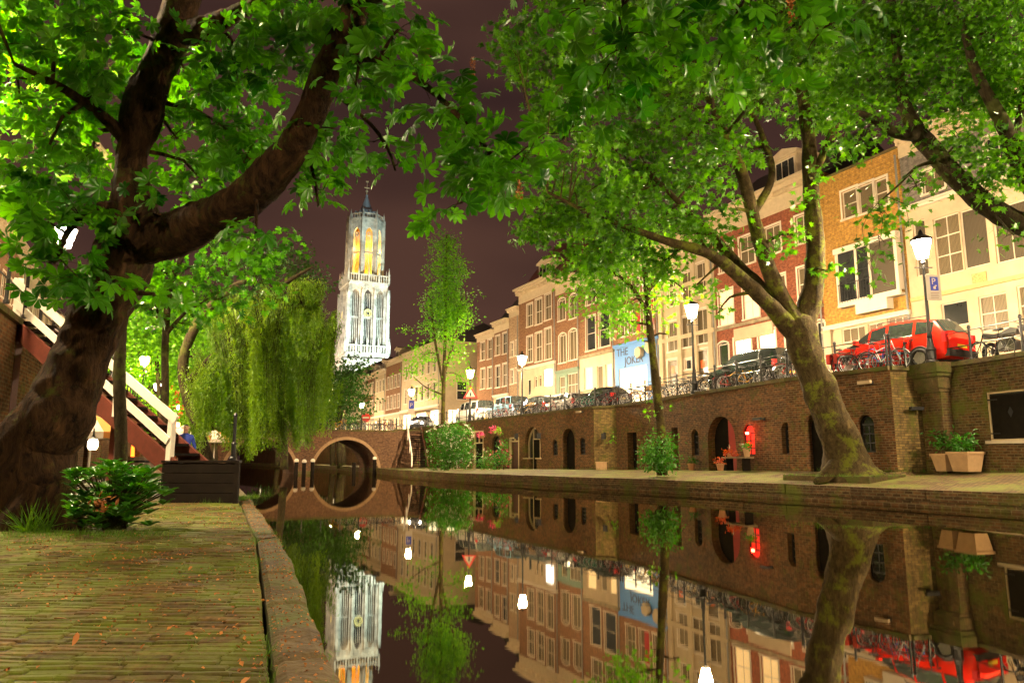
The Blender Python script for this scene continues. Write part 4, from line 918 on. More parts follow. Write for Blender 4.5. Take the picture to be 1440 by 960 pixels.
b.build('lower_stage', m_tow, tw); tr0.build('balustrade', m_tow, tw); tr1.build('balustrade', m_tow, tw); dk.build('louvre', m_dark, tw); nb.build('niche', M('niche_stone', (.26, .2, .14), .85, .4, .6, .5, 1.5), tw)
b = MB()
for s_ in (0, 3):
    i0 = len(b.v); b.torus((HW, -.25, 58.3), 1.55, .22, n=28, m=6); b.torus((HW, -.25, 58.3), .8, .1, n=20, m=5)
    for k in range(12): a = k * math.pi / 6; b.obox((HW + .9 * math.cos(a), -.25, 58.3 + .9 * math.sin(a)), (HW + 1.5 * math.cos(a), -.25, 58.3 + 1.5 * math.sin(a)), .12, .12)
    xf(b, i0, Matrix.Rotation(s_ * math.pi / 2, 4, 'Z') @ Matrix.Translation((-HW, -HW, 0)))
b.build('clock_face', M('gilt', (.8, .65, .25), .4, .1, 2, 0), tw)
b = MB(); t2 = MB(); RO = 6.9; side = 2 * RO * math.tan(math.pi / 8)
for s_ in range(8):
    Mx = Matrix.Rotation(s_ * math.pi / 4, 4, 'Z') @ Matrix.Translation((-side / 2, -RO, 0)); i0 = len(b.v); hw = side / 2
    panel(b, side, 71.2, 97.5, [(hw - 1.45, hw + 1.45, 74.5, 94.2, 'goth', .9)])
    for u in (0,): b.box(-.55, .55, -.8, .5, 71.2, 98.5); b.lathe((0, -.2, 98.5), [(.6, 0), (.05, 3.6)], 4, math.pi / 4)
    b.box(hw - .1, hw + .1, .3, .55, 74.5, 92); b.box(hw - 1.45, hw + 1.45, .3, .55, 83.3, 84.2); b.box(hw - .75, hw - .62, .3, .5, 74.5, 91); b.box(hw + .62, hw + .75, .3, .5, 74.5, 91)
    b.torus((hw, .4, 91.4), .8, .14, n=16, m=5)
    b.box(-.2, side + .2, -.3, .6, 97.502, 98.3)
    for k in range(5): u = .5 + (side - 1) * k / 4; b.box(u - .14, u + .14, -.1, .2, 98.302, 100)
    b.box(0, side, -.15, .25, 100.002, 100.3)
    xf(b, i0, Mx)
b.build('lantern_stage', m_tow, tw)
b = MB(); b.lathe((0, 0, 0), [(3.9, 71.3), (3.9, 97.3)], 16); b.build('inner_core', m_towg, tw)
b = MB(); b.lathe((0, 0, 97.6), [(5.6, 0), (4.2, 2.6), (1.6, 8.4), (.55, 11.4), (.5, 12.4)], 8, math.pi / 8)
for k in range(8): a = k * math.pi / 4; i0 = len(b.v); b.prism([(-.8, 99), (.8, 99), (0, 102.5)], -4.9, -2.2); xf(b, i0, Matrix.Rotation(a, 4, 'Z'))
b.build('spire', m_lead, tw)
b = MB(); b.lathe((0, 0, 110), [(.12, 0), (.08, 6)], 6); b.box(-1.1, 1.1, -.08, .08, 113, 113.3); b.lathe((0, 0, 111.2), [(.1, 0), (.5, .3), (.5, .7), (.1, 1)], 10); b.box(-.5, .6, -.06, .06, 115.6, 116.2); b.build('weather_vane', M('gilt2', (.7, .6, .35), .4, .1, 2, 0), tw)
def spot(loc, tgt, e, c, size, name='floodlight'):
    l = bpy.data.lights.new(name, 'SPOT'); l.energy = e; l.color = c; l.spot_size = R(size); l.spot_blend = .5; l.shadow_soft_size = 1.0
    o = bpy.data.objects.new(name, l); COL.objects.link(o); o.location = loc; d = Vector(tgt) - Vector(loc); o.rotation_euler = d.to_track_quat('-Z', 'Y').to_euler(); return o
T0 = Vector((-62.5, 306, 0))
spot(T0 + Vector((34, -40, 22)), T0 + Vector((3, 0, 56)), 300000, (.74, .96, 1.), 50)
spot(T0 + Vector((-22, -48, 22)), T0 + Vector((-2, 0, 58)), 240000, (1., .95, .82), 50)
spot(T0 + Vector((52, -12, 22)), T0 + Vector((6, 0, 60)), 300000, (.5, .92, 1.), 50)
spot(T0 + Vector((-50, -8, 24)), T0 + Vector((-6, 0, 56)), 90000, (1., .72, .35), 45)
spot(T0 + Vector((14, -36, 48)), T0 + Vector((0, 0, 92)), 56000, (1., .74, .32), 40); spot(T0 + Vector((-16, -34, 48)), T0 + Vector((0, 0, 92)), 30000, (1., .72, .3), 40)
for k in range(8):
    a = R(25) - math.pi / 2 + math.pi / 4 * k
    for z in (76, 88):
        l = bpy.data.lights.new('lantern_light', 'POINT'); l.energy = 3600; l.color = (1., .58, .10); l.shadow_soft_size = .3
        o = bpy.data.objects.new('lantern_light', l); COL.objects.link(o); o.location = T0 + Vector((5.1 * math.cos(a), 5.1 * math.sin(a), z))

spot(T0 + Vector((10, -30, 84)), T0 + Vector((0, 0, 104)), 26000, (.6, .9, 1.), 40)
# ================================================================== CARS
m_tyre = M('tyre_rubber', (.015,) * 3, .8, .2, 5, .1); m_rim = M('alloy_rim', (.5, .5, .5), .35, .1, 5, 0, metal=.2); m_plate = M('yellow_plate', (.8, .55, .03), .4, 0, 1, 0)
m_carglass = M('car_glass', (.02, .025, .022), .04, 0, 1, 0, spec=1.); m_black = M('black_plastic', (.02,) * 3, .5, .1, 4, 0); m_tail = EM('tail_light', (.7, .01, .01), .35); m_chrome = M('chrome', (.35,) * 3, .2, 0, 1, 0, metal=.7)
def paint(name, c, rough=.22):
    m, t, b = new_mat(name); b.inputs['Base Color'].default_value = col4(c); b.inputs['Roughness'].default_value = rough; b.inputs['Coat Weight'].default_value = .8; b.inputs['Coat Roughness'].default_value = .05; return m
# station: x, half width, sill, belt, roof, roof half width
STY = {
 'mpv': ([(2.2, .52, .3, .58, .60, .48), (2.1, .76, .22, .74, .77, .68), (1.75, .86, .2, .90, .95, .76), (1.3, .88, .2, 1.0, 1.06, .78), (.5, .885, .2, 1.03, 1.56, .66), (-.15, .885, .2, 1.05, 1.67, .68), (-1.15, .885, .2, 1.07, 1.66, .68), (-1.8, .87, .22, 1.08, 1.55, .66), (-2.12, .85, .25, 1.04, 1.12, .76), (-2.22, .78, .3, .86, .88, .7)], 3, 7, 1.35, -1.32, .32),
 'hatch': ([(1.85, .5, .3, .55, .57, .45), (1.75, .72, .22, .68, .71, .64), (1.4, .8, .2, .82, .86, .7), (.95, .82, .2, .9, .96, .72), (.3, .825, .2, .92, 1.36, .6), (-.2, .825, .2, .94, 1.42, .61), (-.95, .825, .2, .96, 1.40, .6), (-1.4, .81, .22, .97, 1.3, .58), (-1.75, .78, .25, .92, .98, .7), (-1.85, .72, .3, .75, .77, .64)], 3, 7, 1.15, -1.15, .29),
 'suv': ([(2.2, .6, .36, .7, .74, .55), (2.1, .82, .3, .88, .94, .74), (1.7, .9, .28, 1.02, 1.08, .8), (1.15, .92, .28, 1.1, 1.16, .82), (.5, .925, .28, 1.12, 1.66, .72), (-.2, .925, .28, 1.14, 1.74, .73), (-1.2, .925, .28, 1.16, 1.74, .73), (-1.95, .91, .3, 1.16, 1.66, .7), (-2.15, .88, .33, 1.1, 1.2, .8), (-2.2, .82, .36, .9, .92, .75)], 3, 7, 1.38, -1.38, .35),
 'van': ([(2.3, .6, .36, .8, .84, .55), (2.2, .82, .3, 1.0, 1.05, .74), (1.9, .9, .28, 1.15, 1.22, .8), (1.6, .92, .28, 1.22, 1.3, .82), (1.1, .93, .28, 1.25, 1.92, .74), (.3, .93, .28, 1.25, 2.0, .76), (-1.0, .93, .28, 1.25, 2.0, .76), (-2.1, .93, .3, 1.25, 1.98, .76), (-2.28, .92, .33, 1.2, 1.3, .86), (-2.32, .9, .36, .9, .92, .8)], 3, 7, 1.5, -1.4, .33),
 'jeep': ([(2.0, .74, .45, 1.0, 1.03, .7), (1.95, .8, .4, 1.08, 1.12, .74), (1.3, .82, .38, 1.12, 1.16, .76), (.75, .84, .38, 1.16, 1.2, .78), (.55, .84, .38, 1.18, 1.82, .74), (-.2, .84, .38, 1.18, 1.88, .76), (-1.1, .84, .38, 1.18, 1.88, .76), (-1.85, .84, .38, 1.18, 1.84, .75), (-1.92, .84, .4, 1.15, 1.24, .8), (-1.95, .82, .45, .9, .92, .78)], 3, 7, 1.3, -1.2, .38)}
def car(name, style, pm, label, loc, rz, cat='car', roofbars=False, lights=True):
    stn, ic, ir, xf_, xr, rw = STY[style]; r = empty(name, loc, rz); tag(r, label, cat, 'vehicles parked along the right street')
    ring = []
    for (x, hw, zs, zb, zr, hr) in stn:
        h = [(hw * .88, zs), (hw, zs + .14), (hw * 1.01, (zs + zb) / 2), (hw * .965, zb), (hr, zr - .07), (hr * .8, zr), (hr * .4, zr + .025)]
        ring.append([(x, -y, z) for y, z in h] + [(x, y, z) for y, z in h[::-1]])
    b = MB(); m = len(ring[0]); b.v = [p for q in ring for p in q]
    for i in range(len(ring) - 1):
        for j in range(m): k = (j + 1) % m; b.f.append((i * m + j, i * m + k, (i + 1) * m + k, (i + 1) * m + j))
    b.f.append(tuple(range(m))); b.f.append(tuple(range((len(ring) - 1) * m, len(ring) * m))[::-1])
    body = b.build('body', pm, r, smooth=True, uv=False)
    md = body.modifiers.new('b', 'BEVEL'); md.width = .02; md.segments = 2; md.limit_method = 'ANGLE'; md.angle_limit = R(30)
    def gl(idx, nm='window', sc=.9):
        g = MB()
        for q in idx:
            P = [Vector(ring[i][j]) for i, j in q]; c = sum(P, Vector()) / 4; n = (P[1] - P[0]).cross(P[2] - P[0]).normalized()
            if n.dot(c - Vector((0, 0, .9))) < 0: n = -n
            P = [c + (p - c) * sc + n * .012 for p in P]; g.q(*P)
        g.build(nm, m_carglass, r, uv=False)
    for sd in (3, m - 5):
        for i in range(ic, ir):
            if i == ic: P = [(i, sd), (i + 1, sd), (i + 1, sd + 1), (i, sd + 1)]
            else: P = [(i, sd), (i + 1, sd), (i + 1, sd + 1), (i, sd + 1)]
            gl([P])
    gl([[(ic, j), (ic, j + 1), (ic + 1, j + 1), (ic + 1, j)] for j in range(4, m - 5)], 'windscreen', .995); gl([[(ir, j), (ir, j + 1), (ir + 1, j + 1), (ir + 1, j)] for j in range(4, m - 5)], 'rear_window', .995)
    hwm = stn[4][1]
    for x in (xf_, xr):
        for s_ in (-1, 1):
            y = s_ * (hwm - .09); a = MB(); a.torus((x, s_ * (hwm - .02), rw), rw + .035, .04, n=24, m=6); a.prism([(x + (rw + .03) * math.cos(k * .3927), rw + (rw + .03) * math.sin(k * .3927)) for k in range(16)], s_ * (hwm - .06), s_ * (hwm + .008)); a.build('wheel_arch', m_black, r, uv=False)
            w_ = MB(); w_.prism([(x + rw * .64 * math.cos(k * .5236), rw + rw * .64 * math.sin(k * .5236)) for k in range(12)], s_ * (hwm + .01), s_ * (hwm + .018))
            for k in range(5): a_ = k * 1.2566; w_.obox((x + .04 * math.cos(a_), s_ * (hwm + .03), rw + .04 * math.sin(a_)), (x + rw * .64 * math.cos(a_), s_ * (hwm + .03), rw + rw * .64 * math.sin(a_)), .05, .02, up=(0, 1, 0))
            wo = w_.build('wheel', m_rim, r, uv=False); t_ = MB(); t_.torus((x, s_ * (hwm - .02), rw), rw - .07, .075, n=28, m=8); t_.build('tyre', m_tyre, wo, smooth=True, uv=False)
    xe = stn[-1][0]; zt = stn[-3][3]; zr = zt - .02; hw = stn[-2][1]
    for s_ in (-1, 1):
        y0, y1 = sorted((s_ * (hw - .16), s_ * (hw + .012))); mbox('tail_light', [(xe + .02, xe + .16, y0, y1, zr - .3, zr + .02)], m_tail, r, uv=False)
        y0, y1 = sorted((s_ * .46, s_ * .68)); mbox('headlight', [(stn[0][0] - .12, stn[0][0] + .01, y0, y1, stn[0][3] - .14, stn[0][3] + .02)], m_chrome, r, uv=False)
        y0, y1 = sorted((s_ * (hwm - .05), s_ * (hwm + .14))); mbox('mirror', [(stn[ic][0] - .42, stn[ic][0] - .3, y0, y1, stn[ic][3] + .02, stn[ic][3] + .18)], pm if lights else m_black, r, uv=False)
        mbox('door_handle', [(-.35, -.2, min(s_ * hwm, s_ * (hwm + .03)), max(s_ * hwm, s_ * (hwm + .03)), stn[5][3] - .14, stn[5][3] - .11), (-1.15, -1.0, min(s_ * hwm, s_ * (hwm + .03)), max(s_ * hwm, s_ * (hwm + .03)), stn[5][3] - .14, stn[5][3] - .11)], m_black, r, uv=False)
    for s_ in (-1, 1):
        sm = MB(); yb = s_ * (hwm * 1.01); y0, y1 = sorted((yb - s_ * .02, yb + s_ * .004))
        for x_ in ((stn[ic][0] - .25, (stn[4][0] + stn[5][0]) / 2 - .1, stn[6][0] + .12)): sm.box(x_ - .006, x_ + .006, y0, y1, stn[4][2] + .12, stn[4][3] - .08)
        sm.box(stn[6][0] + .1, stn[ic][0] - .2, y0, y1, stn[4][2] + .10, stn[4][2] + .115); sm.build('door_seam', m_black, r, uv=False)
        y0, y1 = sorted((yb - s_ * .01, yb + s_ * .012)); mbox('side_moulding', [(stn[6][0] + .1, stn[ic][0] - .1, y0, y1, stn[4][2] + .3, stn[4][2] + .36)], m_black, r, uv=False)
    mbox('rear_bumper', [(xe - .05, xe + .12, -hw + .04, hw - .04, .3, .52)], m_black, r, uv=False); mbox('front_bumper', [(stn[0][0] - .1, stn[0][0] + .05, -.62, .62, .3, .46)], m_black, r, uv=False)
    mbox('number_plate', [(xe - .012, xe - .002, -.26, .26, .6, .71)] if style != 'van' else [(xe - .06, xe - .052, -.26, .26, .36, .47)], m_plate, r, uv=False)
    if roofbars:
        q = MB()
        for s_ in (-1, 1): q.tube([(.3, s_ * .62, 1.66), (.2, s_ * .62, 1.72), (-1.5, s_ * .62, 1.71), (-1.6, s_ * .62, 1.64)], .018, 6)
        q.build('roof_rail', m_black, r, uv=False)
    return r
AZ = math.atan2(.87, -.49)
red_car = car('parked_car', 'mpv', paint('red_paint', (.72, .018, .008)), 'bright red people carrier with its yellow plate towards the nearest lamp', (13.85, 26.3, ZS + .06), math.atan2(.86, -.5), roofbars=True); red_car.scale = (1.02, 1.04, 1.03)
car('parked_car', 'suv', paint('dark_green_paint', (.012, .02, .015)), 'dark green off roader parked behind the plane tree trunk', (10.9, 33.2, ZS), math.atan2(.9, -.42)).scale = (1, 1, 1.03)
car('parked_car', 'hatch', paint('black_paint', (.012,) * 3), 'black car with red tail lights above the pale bastion', (5.75, 46.3, ZS), AZ)
car('parked_car', 'hatch', paint('silver_paint', (.45, .43, .4)), 'silver hatchback between two black cars', (3.75, 50.5, ZS), AZ)
car('parked_car', 'mpv', paint('charcoal_paint', (.02, .02, .022)), 'charcoal hatchback with yellow plate right of the light blue van', (1.95, 54.6, ZS), AZ).scale = (.92, .95, .93)
jp = car('parked_van', 'jeep', paint('light_blue_paint', (.18, .36, .5)), 'light blue boxy off roader with a spare wheel on its back', (-.35, 59.2, ZS), AZ, cat='van')
b = MB(); b.torus((0, 0, 0), .27, .1, n=24, m=8); sw = b.build('spare_wheel', m_tyre, jp, uv=False); sw.location = (-2.08, .3, .95); sw.rotation_euler = (0, 0, R(90))
car('parked_van', 'van', paint('white_paint', (.8, .76, .66), .35), 'white passenger van parked left of the light blue vehicle', (-3.3, 65.3, ZS), AZ, cat='van')
sc_ = car('parked_car', 'hatch', paint('grey_paint', (.2, .2, .2)), 'grey car on the bridge with both headlamps shining at the water', (-9.3, 76.5, ZS), R(-98)); 
for s_ in (-1, 1): q = MB(); q.lathe((0, 0, 0), [(.02, -.1), (.1, -.06), (.1, .06), (.02, .1)], 8); h = q.build('headlamp_bulb', m_head, sc_, uv=False); h.location = (1.87, s_ * .55, .62)
# ================================================================== BICYCLES
def make_bike(pm, basket=False, bag=None):
    r = empty('bicycle', (0, 0, 0)); Rw = .335; xr, xf_ = -.54, .56
    for x in (xr, xf_):
        w_ = MB(); w_.torus((0, 0, 0), Rw - .022, .012, n=22, m=4)
        for k in range(9): a = k * math.pi * 2 / 9; w_.obox((0, .012 if k % 2 else -.012, 0), ((Rw - .03) * math.cos(a), 0, (Rw - .03) * math.sin(a)), .004, .004, up=(0, 1, 0))
        w_.box(-.02, .02, -.045, .045, -.02, .02); o = w_.build('wheel', m_rim, r, uv=False); o.location = (x, 0, Rw)
        t_ = MB(); t_.torus((0, 0, 0), Rw, .02, n=22, m=5); t_.build('tyre', m_tyre, o, uv=False, smooth=True)
    f = MB(); bb = (-.08, 0, .29); st = (-.26, 0, .82); hd = (.36, 0, .86); hl = (.42, 0, .66)
    for a, b_, ra in ((bb, st, .017), (st, (-.26, 0, .82), .017), ((-.2, 0, .66), hd, .016), (bb, hl, .018), (hd, hl, .019), (hl, (xf_, .05, Rw), .011), (hl, (xf_, -.05, Rw), .011), (bb, (xr, .05, Rw), .01), (bb, (xr, -.05, Rw), .01), ((-.235, 0, .76), (xr, .05, Rw), .009), ((-.235, 0, .76), (xr, -.05, Rw), .009)):
        if Vector(a) != Vector(b_): f.tube([a, b_], ra, 6)
    f.build('frame', pm, r, uv=False)
    h = MB(); h.tube([hd, (.33, 0, 1.02)], .013, 6); h.tube([(.12, -.29, 1.03), (.3, -.24, 1.08), (.36, 0, 1.04), (.3, .24, 1.08), (.12, .29, 1.03)], .012, 6); h.build('handlebar', m_chrome, r, uv=False)
    s_ = MB(); s_.prism([(-.4, .9), (-.12, .91), (-.1, .935), (-.24, .955), (-.4, .965)], -.07, .07); s_.tube([st, (-.28, 0, .9)], .013, 6); s_.build('saddle', m_black, r, uv=False)
    for x, a0, a1 in ((xr, .2, 2.7), (xf_, .5, 2.6)):
        g = MB(); n = 8; P = [(x + (Rw + .035) * math.cos(a0 + (a1 - a0) * k / n), Rw + (Rw + .035) * math.sin(a0 + (a1 - a0) * k / n)) for k in range(n + 1)]
        for k in range(n): g.obox((P[k][0], 0, P[k][1]), (P[k + 1][0], 0, P[k + 1][1]), .05, .006, up=(0, 1, 0) if False else (0, 0, 1) if abs(P[k+1][0]-P[k][0]) > .04 else (1, 0, 0))
        g.build('mudguard', pm, r, uv=False)
    c = MB(); c.box(-.85, -.36, -.07, .07, .735, .75); c.tube([(-.8, .06, .74), (xr, .06, Rw)], .007, 4); c.tube([(-.8, -.06, .74), (xr, -.06, Rw)], .007, 4); c.build('carrier', m_black, r, uv=False)
    c = MB(); c.torus((-.08, .035, .29), .09, .012, n=14, m=4); c.box(-.1, -.06, .035, .1, .18, .4); c.build('crank', m_black, r, uv=False)
    if basket: k_ = MB(); k_.box(.42, .78, -.2, .2, .76, .79); k_.box(.42, .44, -.2, .2, .792, 1.03); k_.box(.76, .78, -.2, .2, .792, 1.03); k_.box(.442, .758, -.2, -.18, .792, 1.03); k_.box(.442, .758, .18, .2, .792, 1.03); k_.build('basket', M('wicker', (.2, .12, .05)), r, uv=False)
    if bag: k_ = MB(); k_.prism([(-.86, .38), (-.5, .38), (-.46, .73), (-.88, .73)], .075, .2); k_.prism([(-.86, .38), (-.5, .38), (-.46, .73), (-.88, .73)], -.2, -.075); k_.build('pannier', bag, r, uv=False)
    return r
m_bag = M('red_pannier', (.5, .03, .01), .6, .1, 5, 0)
PROT = {'black': make_bike(paint('bike_black', (.015,) * 3)), 'silver': make_bike(paint('bike_silver', (.5,) * 3)), 'red': make_bike(paint('bike_red', (.4, .02, .02))), 'pannier': make_bike(paint('bike_red2', (.3, .02, .02)), bag=m_bag), 'blue': make_bike(paint('bike_blue', (.04, .12, .45))), 'green': make_bike(paint('bike_green', (.02, .3, .2))), 'yellow': make_bike(paint('bike_yellow', (.7, .35, .02)), basket=True)}
used = set()
def bike(px, seg, colr, rel, off, label, lean=0., z=None):
    P0, P1 = seg; ang, L = frame_of(P0, P1); u = hit(px, 560, P0, P1)[0]; ca, sa = math.cos(ang), math.sin(ang)
    x = P0[0] + u * ca - off * sa; y = P0[1] + u * sa + off * ca
    if colr in used: o = copy_tree(PROT[colr])
    else: o = PROT[colr]; used.add(colr)
    o.location = (x, y, z or ZS + .03); o.rotation_euler = (R(lean), 0, ang + R(rel)); tag(o, label, 'bicycle', 'bicycles parked against the canal railing'); return o
SA, SBk, SC, SJ, SD, SE = (PA0, (19.5, 2)), (PB0, PB1), (PC0, PC1), ((4.8, 43.6), (6.0, 42.7)), (PD0, PD1), ((-10.8, 77), PD0)
bike(1207, SBk, 'red', 14, .5, 'red bicycle with its wheel against the front of the red car', 4); bike(1222, SBk, 'blue', 172, .75, 'blue bicycle leaning with a white one beside the red car', -4); bike(1236, SBk, 'silver', 10, .42, 'silver bicycle with a white front wheel rim beside the red car', 5)
bike(1258, SBk, 'black', -60, .8, 'black bicycle turned towards the red car rear door'); bike(1190, SBk, 'black', 75, .8, 'black bicycle closest to the right side of the plane trunk'); bike(1168, SBk, 'pannier', 100, .85, 'bicycle with red pannier right behind the plane trunk')
bike(1385, SA, 'black', 175, .45, 'black delivery bicycle right of the red car', 3)
W_ = ['first', 'second', 'third', 'fourth', 'fifth', 'sixth', 'seventh', 'eighth', 'ninth', 'tenth', 'eleventh', 'twelfth']
for k, (px, c, rel) in enumerate(((1122, 'silver', 70), (1108, 'black', 100), (1093, 'red', 80), (1076, 'black', 12), (1060, 'black', 170), (1044, 'black', 60), (1030, 'yellow', 85), (1018, 'black', 20), (1006, 'red', 75))):
    bike(px, SC, c, rel, .5 + .35 * (rel > 40 and rel < 140), '%s bicycle, %s from the plane trunk in front of the dark green off roader' % (c, W_[k]), random.uniform(-4, 4))
for k, (px, c, rel) in enumerate(((990, 'black', 65), (982, 'black', 95), (972, 'silver', 82), (964, 'black', 75), (956, 'black', 88), (948, 'black', 70), (938, 'black', 60), (930, 'silver', 72), (922, 'black', 95))):
    bike(px, SC, c, rel, .85, '%s bicycle, %s leftwards from the second lamp before the cream house' % (c, W_[k]), random.uniform(-6, 6))
for k, (px, c, rel) in enumerate(((906, 'black', 20), (897, 'yellow', 60), (888, 'yellow', 110), (878, 'black', 70), (870, 'silver', 20))):
    bike(px, SC, c, rel, .7, '%s bicycle, %s leftwards from the slim trunk before the blue shop' % (c, W_[k]), random.uniform(-6, 6))
for k, (px, c, rel) in enumerate(((858, 'black', 80), (848, 'red', 65), (838, 'black', 95))): bike(px, ((4.8, 43.6), (6.0, 42.7)), c, rel - 60, .8, '%s bicycle over the pale bastion, %s from its right end' % (c, W_[k]))
for k, (px, c, rel) in enumerate(((828, 'black', 60), (820, 'green', 80), (812, 'green', 95), (800, 'black', 15), (786, 'black', 75), (772, 'silver', 20), (757, 'red', 70), (744, 'black', 80), (733, 'black', 60), (724, 'yellow', 85), (716, 'black', 95), (708, 'black', 70))):
    bike(px, SD, c, rel, .75, '%s bicycle by the railing, %s leftwards from the pale bastion' % (c, W_[k]), random.uniform(-5, 5))
for k, (px, c, rel) in enumerate(((700, 'black', 80), (692, 'red', 65), (684, 'black', 95), (676, 'silver', 80), (668, 'black', 70))):
    bike(px, SD, c, rel, .75, '%s bicycle, %s leftwards from the lamp by the light blue vehicle' % (c, W_[k]))
BR0, BR1 = BO, (BO[0] + .9 * 23, BO[1] + .437 * 23)
for k, (px, c, rel) in enumerate(((560, 'black', 8), (550, 'red', 172), (541, 'black', 12), (530, 'black', 170), (520, 'silver', 8), (508, 'black', 10), (492, 'black', 170), (478, 'yellow', 8))): bike(px, (BR0, BR1), c, rel, .5, '%s bicycle on the bridge, %s leftwards from the steps' % (c, W_[k]), z=3.78)
# motorcycle by the right edge
mc = empty('motorcycle', (14.75, 21.9, ZS), frame_of(*SA)[0]); mc.location = (15.25, 22.4, ZS + .05); tag(mc, 'black motorcycle with chrome tank behind the railing at the right', 'motorcycle')
for x in (-.7, .7):
    w_ = MB(); w_.torus((0, 0, 0), .2, .02, n=20, m=5)
    for k in range(6): a = k * 1.047; w_.obox((0, 0, 0), (.2 * math.cos(a), 0, .2 * math.sin(a)), .02, .02, up=(0, 1, 0))
    o = w_.build('wheel', m_chrome, mc, uv=False); o.location = (x, 0, .3); t_ = MB(); t_.torus((0, 0, 0), .25, .06, n=22, m=7); t_.build('tyre', m_tyre, o, smooth=True, uv=False)
b = MB(); b.prism([(-.32, .25), (.3, .25), (.34, .5), (.1, .62), (-.3, .58)], -.14, .14); b.tube([(-.7, .1, .3), (-.1, .12, .35)], .03, 6); b.build('engine', m_chrome, mc, uv=False)
b = MB(); b.prism([(-.15, .68), (.35, .72), (.4, .86), (.2, .95), (-.12, .85)], -.13, .13); b.build('fuel_tank', m_chrome, mc, smooth=False, uv=False)
b = MB(); b.prism([(-.8, .72), (-.15, .7), (-.12, .84), (-.4, .82), (-.82, .92)], -.12, .12); b.build('seat', m_black, mc, uv=False)
b = MB(); b.tube([(.7, -.1, .3), (.4, -.08, .95)], .025, 6); b.tube([(.7, .1, .3), (.4, .08, .95)], .025, 6); b.tube([(.15, -.38, 1.12), (.36, -.2, 1.1), (.4, 0, 1.02), (.36, .2, 1.1), (.15, .38, 1.12)], .015, 6); b.build('handlebar', m_chrome, mc, uv=False)
b = MB(); b.lathe((.5, 0, .88), [(.03, -.1), (.1, -.02), (.1, .06), (.02, .1)], 10); b.build('headlight', m_chrome, mc, uv=False)
b = MB(); b.tube([(-.15, .15, .3), (-.9, .18, .36)], .045, 8); b.build('exhaust', m_chrome, mc, uv=False)
# ================================================================== WHARF FURNITURE
m_terra = M('terracotta', (.42, .2, .09), .85, .2, 5, .2); m_tan = M('sand_pot', (.5, .32, .16), .85, .15, 4, .2)
def onwall(px, P0, P1, off, zb):  # a point `off` in front of a wall
    ang, L = frame_of(P0, P1); u = hit(px, 640, P0, P1)[0]; return (P0[0] + u * math.cos(ang) + off * math.sin(ang), P0[1] + u * math.sin(ang) - off * math.cos(ang), zb)
PLANTERS = []
for k, (px, lb) in enumerate(((1346, 'sand coloured square planter on the left with a feathery shrub'), (1375, 'larger sand coloured square planter nearest the shuttered window'))):
    p = onwall(px, PA0, PA1, .45, .9); r = empty('planter', p, ang + .1 * k); tag(r, lb, 'planter', 'two square planters on the right wharf')
    b = MB(); i = len(b.v); s0, s1, h_ = .2 + .06 * k, .3 + .06 * k, .55 + .05 * k
    b.lathe((0, 0, 0), [(s0 * 1.41, 0), (s1 * 1.35, h_ - .08), (s1 * 1.48, h_ - .075), (s1 * 1.48, h_), (s1 * 1.3, h_), (s1 * 1.28, h_ - .06)], 4, R(45)); b.build('pot', m_tan, r); PLANTERS.append((r, p, h_))
def pot(px, P0, P1, off, zb, rr, h_, lb, mat=None):
    p = onwall(px, P0, P1, off, zb); r = empty('flower_pot', p); tag(r, lb, 'flower pot', 'flower pots on the right wharf'); b = MB(); b.lathe((0, 0, 0), [(rr * .7, 0), (rr, h_ * .82), (rr * 1.12, h_ * .83), (rr * 1.12, h_), (rr * .95, h_), (rr * .9, h_ * .9)], 12); b.build('pot', mat or m_terra, r, smooth=False); return r, p
bz = .8; bp = onwall(1050, PC0, PC1, .45, bz); bn = empty('bench', bp, frame_of(PC0, PC1)[0]); tag(bn, 'rough wooden plank bench with flower pots under the red lit arch', 'bench')
mbox('seat', [(-.85, .85, -.2, .2, .5, .57)], M('grey_plank', (.25, .18, .1), .8, .3, 6, .3), bn)
for x in (-.6, .6): mbox('leg', [(x - .05, x + .05, -.17, .17, 0, .498)], m_wood, bn)
P1_ = pot(1064, PC0, PC1, .45, bz + .572, .15, .33, 'sand coloured flower pot standing on the plank bench', m_tan); P2_ = pot(1040, PC0, PC1, .48, bz + .572, .14, .14, 'low pot of red flowers standing on the plank bench'); P3_ = pot(1037, PC0, PC1, .85, bz, .17, .3, 'terracotta pot on the ground before the plank bench'); P4_ = pot(981, PC0, PC1, .35, .78, .16, .3, 'terracotta pot left of the big arched door')
def wallbox(nm, px, py, P0, P1, boxes, mat, lb, cat, off=0.):
    u, z, _ = hit(px, py, P0, P1); ang, L = frame_of(P0, P1); r = empty(nm, (P0[0] + u * math.cos(ang), P0[1] + u * math.sin(ang), z), ang); tag(r, lb, cat)
    for n_, bx, m_ in boxes: mbox(n_, [bx], m_, r)
    return r
cam_parts = lambda c: [('wall_plate', (-.06, .06, -.04, 0, -.06, .06), m_black), ('arm', (-.02, .02, -.22, -.042, -.02, .02), m_black), ('housing', (-.32, .16, -.34, -.222, -.05, .06), c), ('lens', (-.34, -.322, -.33, -.24, -.04, .04), m_carglass)]  # security camera body; the bracket above the bench reuses it
wallbox('wall_housing', 1226, 538, PB0, PB1, cam_parts(m_white), None, 'pale camera housing high on the wall under the red car', 'wall light')
wallbox('wall_housing', 1075, 589, PC0, PC1, cam_parts(m_black), None, 'black floodlight bracket above the plank bench', 'wall light')
wallbox('wall_housing', 1283, 575, (12.6, 24.5), (13.9, 24.8), cam_parts(m_black), None, 'black camera housing on the mossy bastion', 'wall light')
wallbox('wall_housing', 1330, 571, PA0, PA1, cam_parts(m_tan), None, 'sandy camera housing above the planters', 'wall light')
wallbox('wall_housing', 820, 579, PD0, PD1, cam_parts(m_white), None, 'pale lamp housing high on the wall left of the yellow bastion', 'wall light')
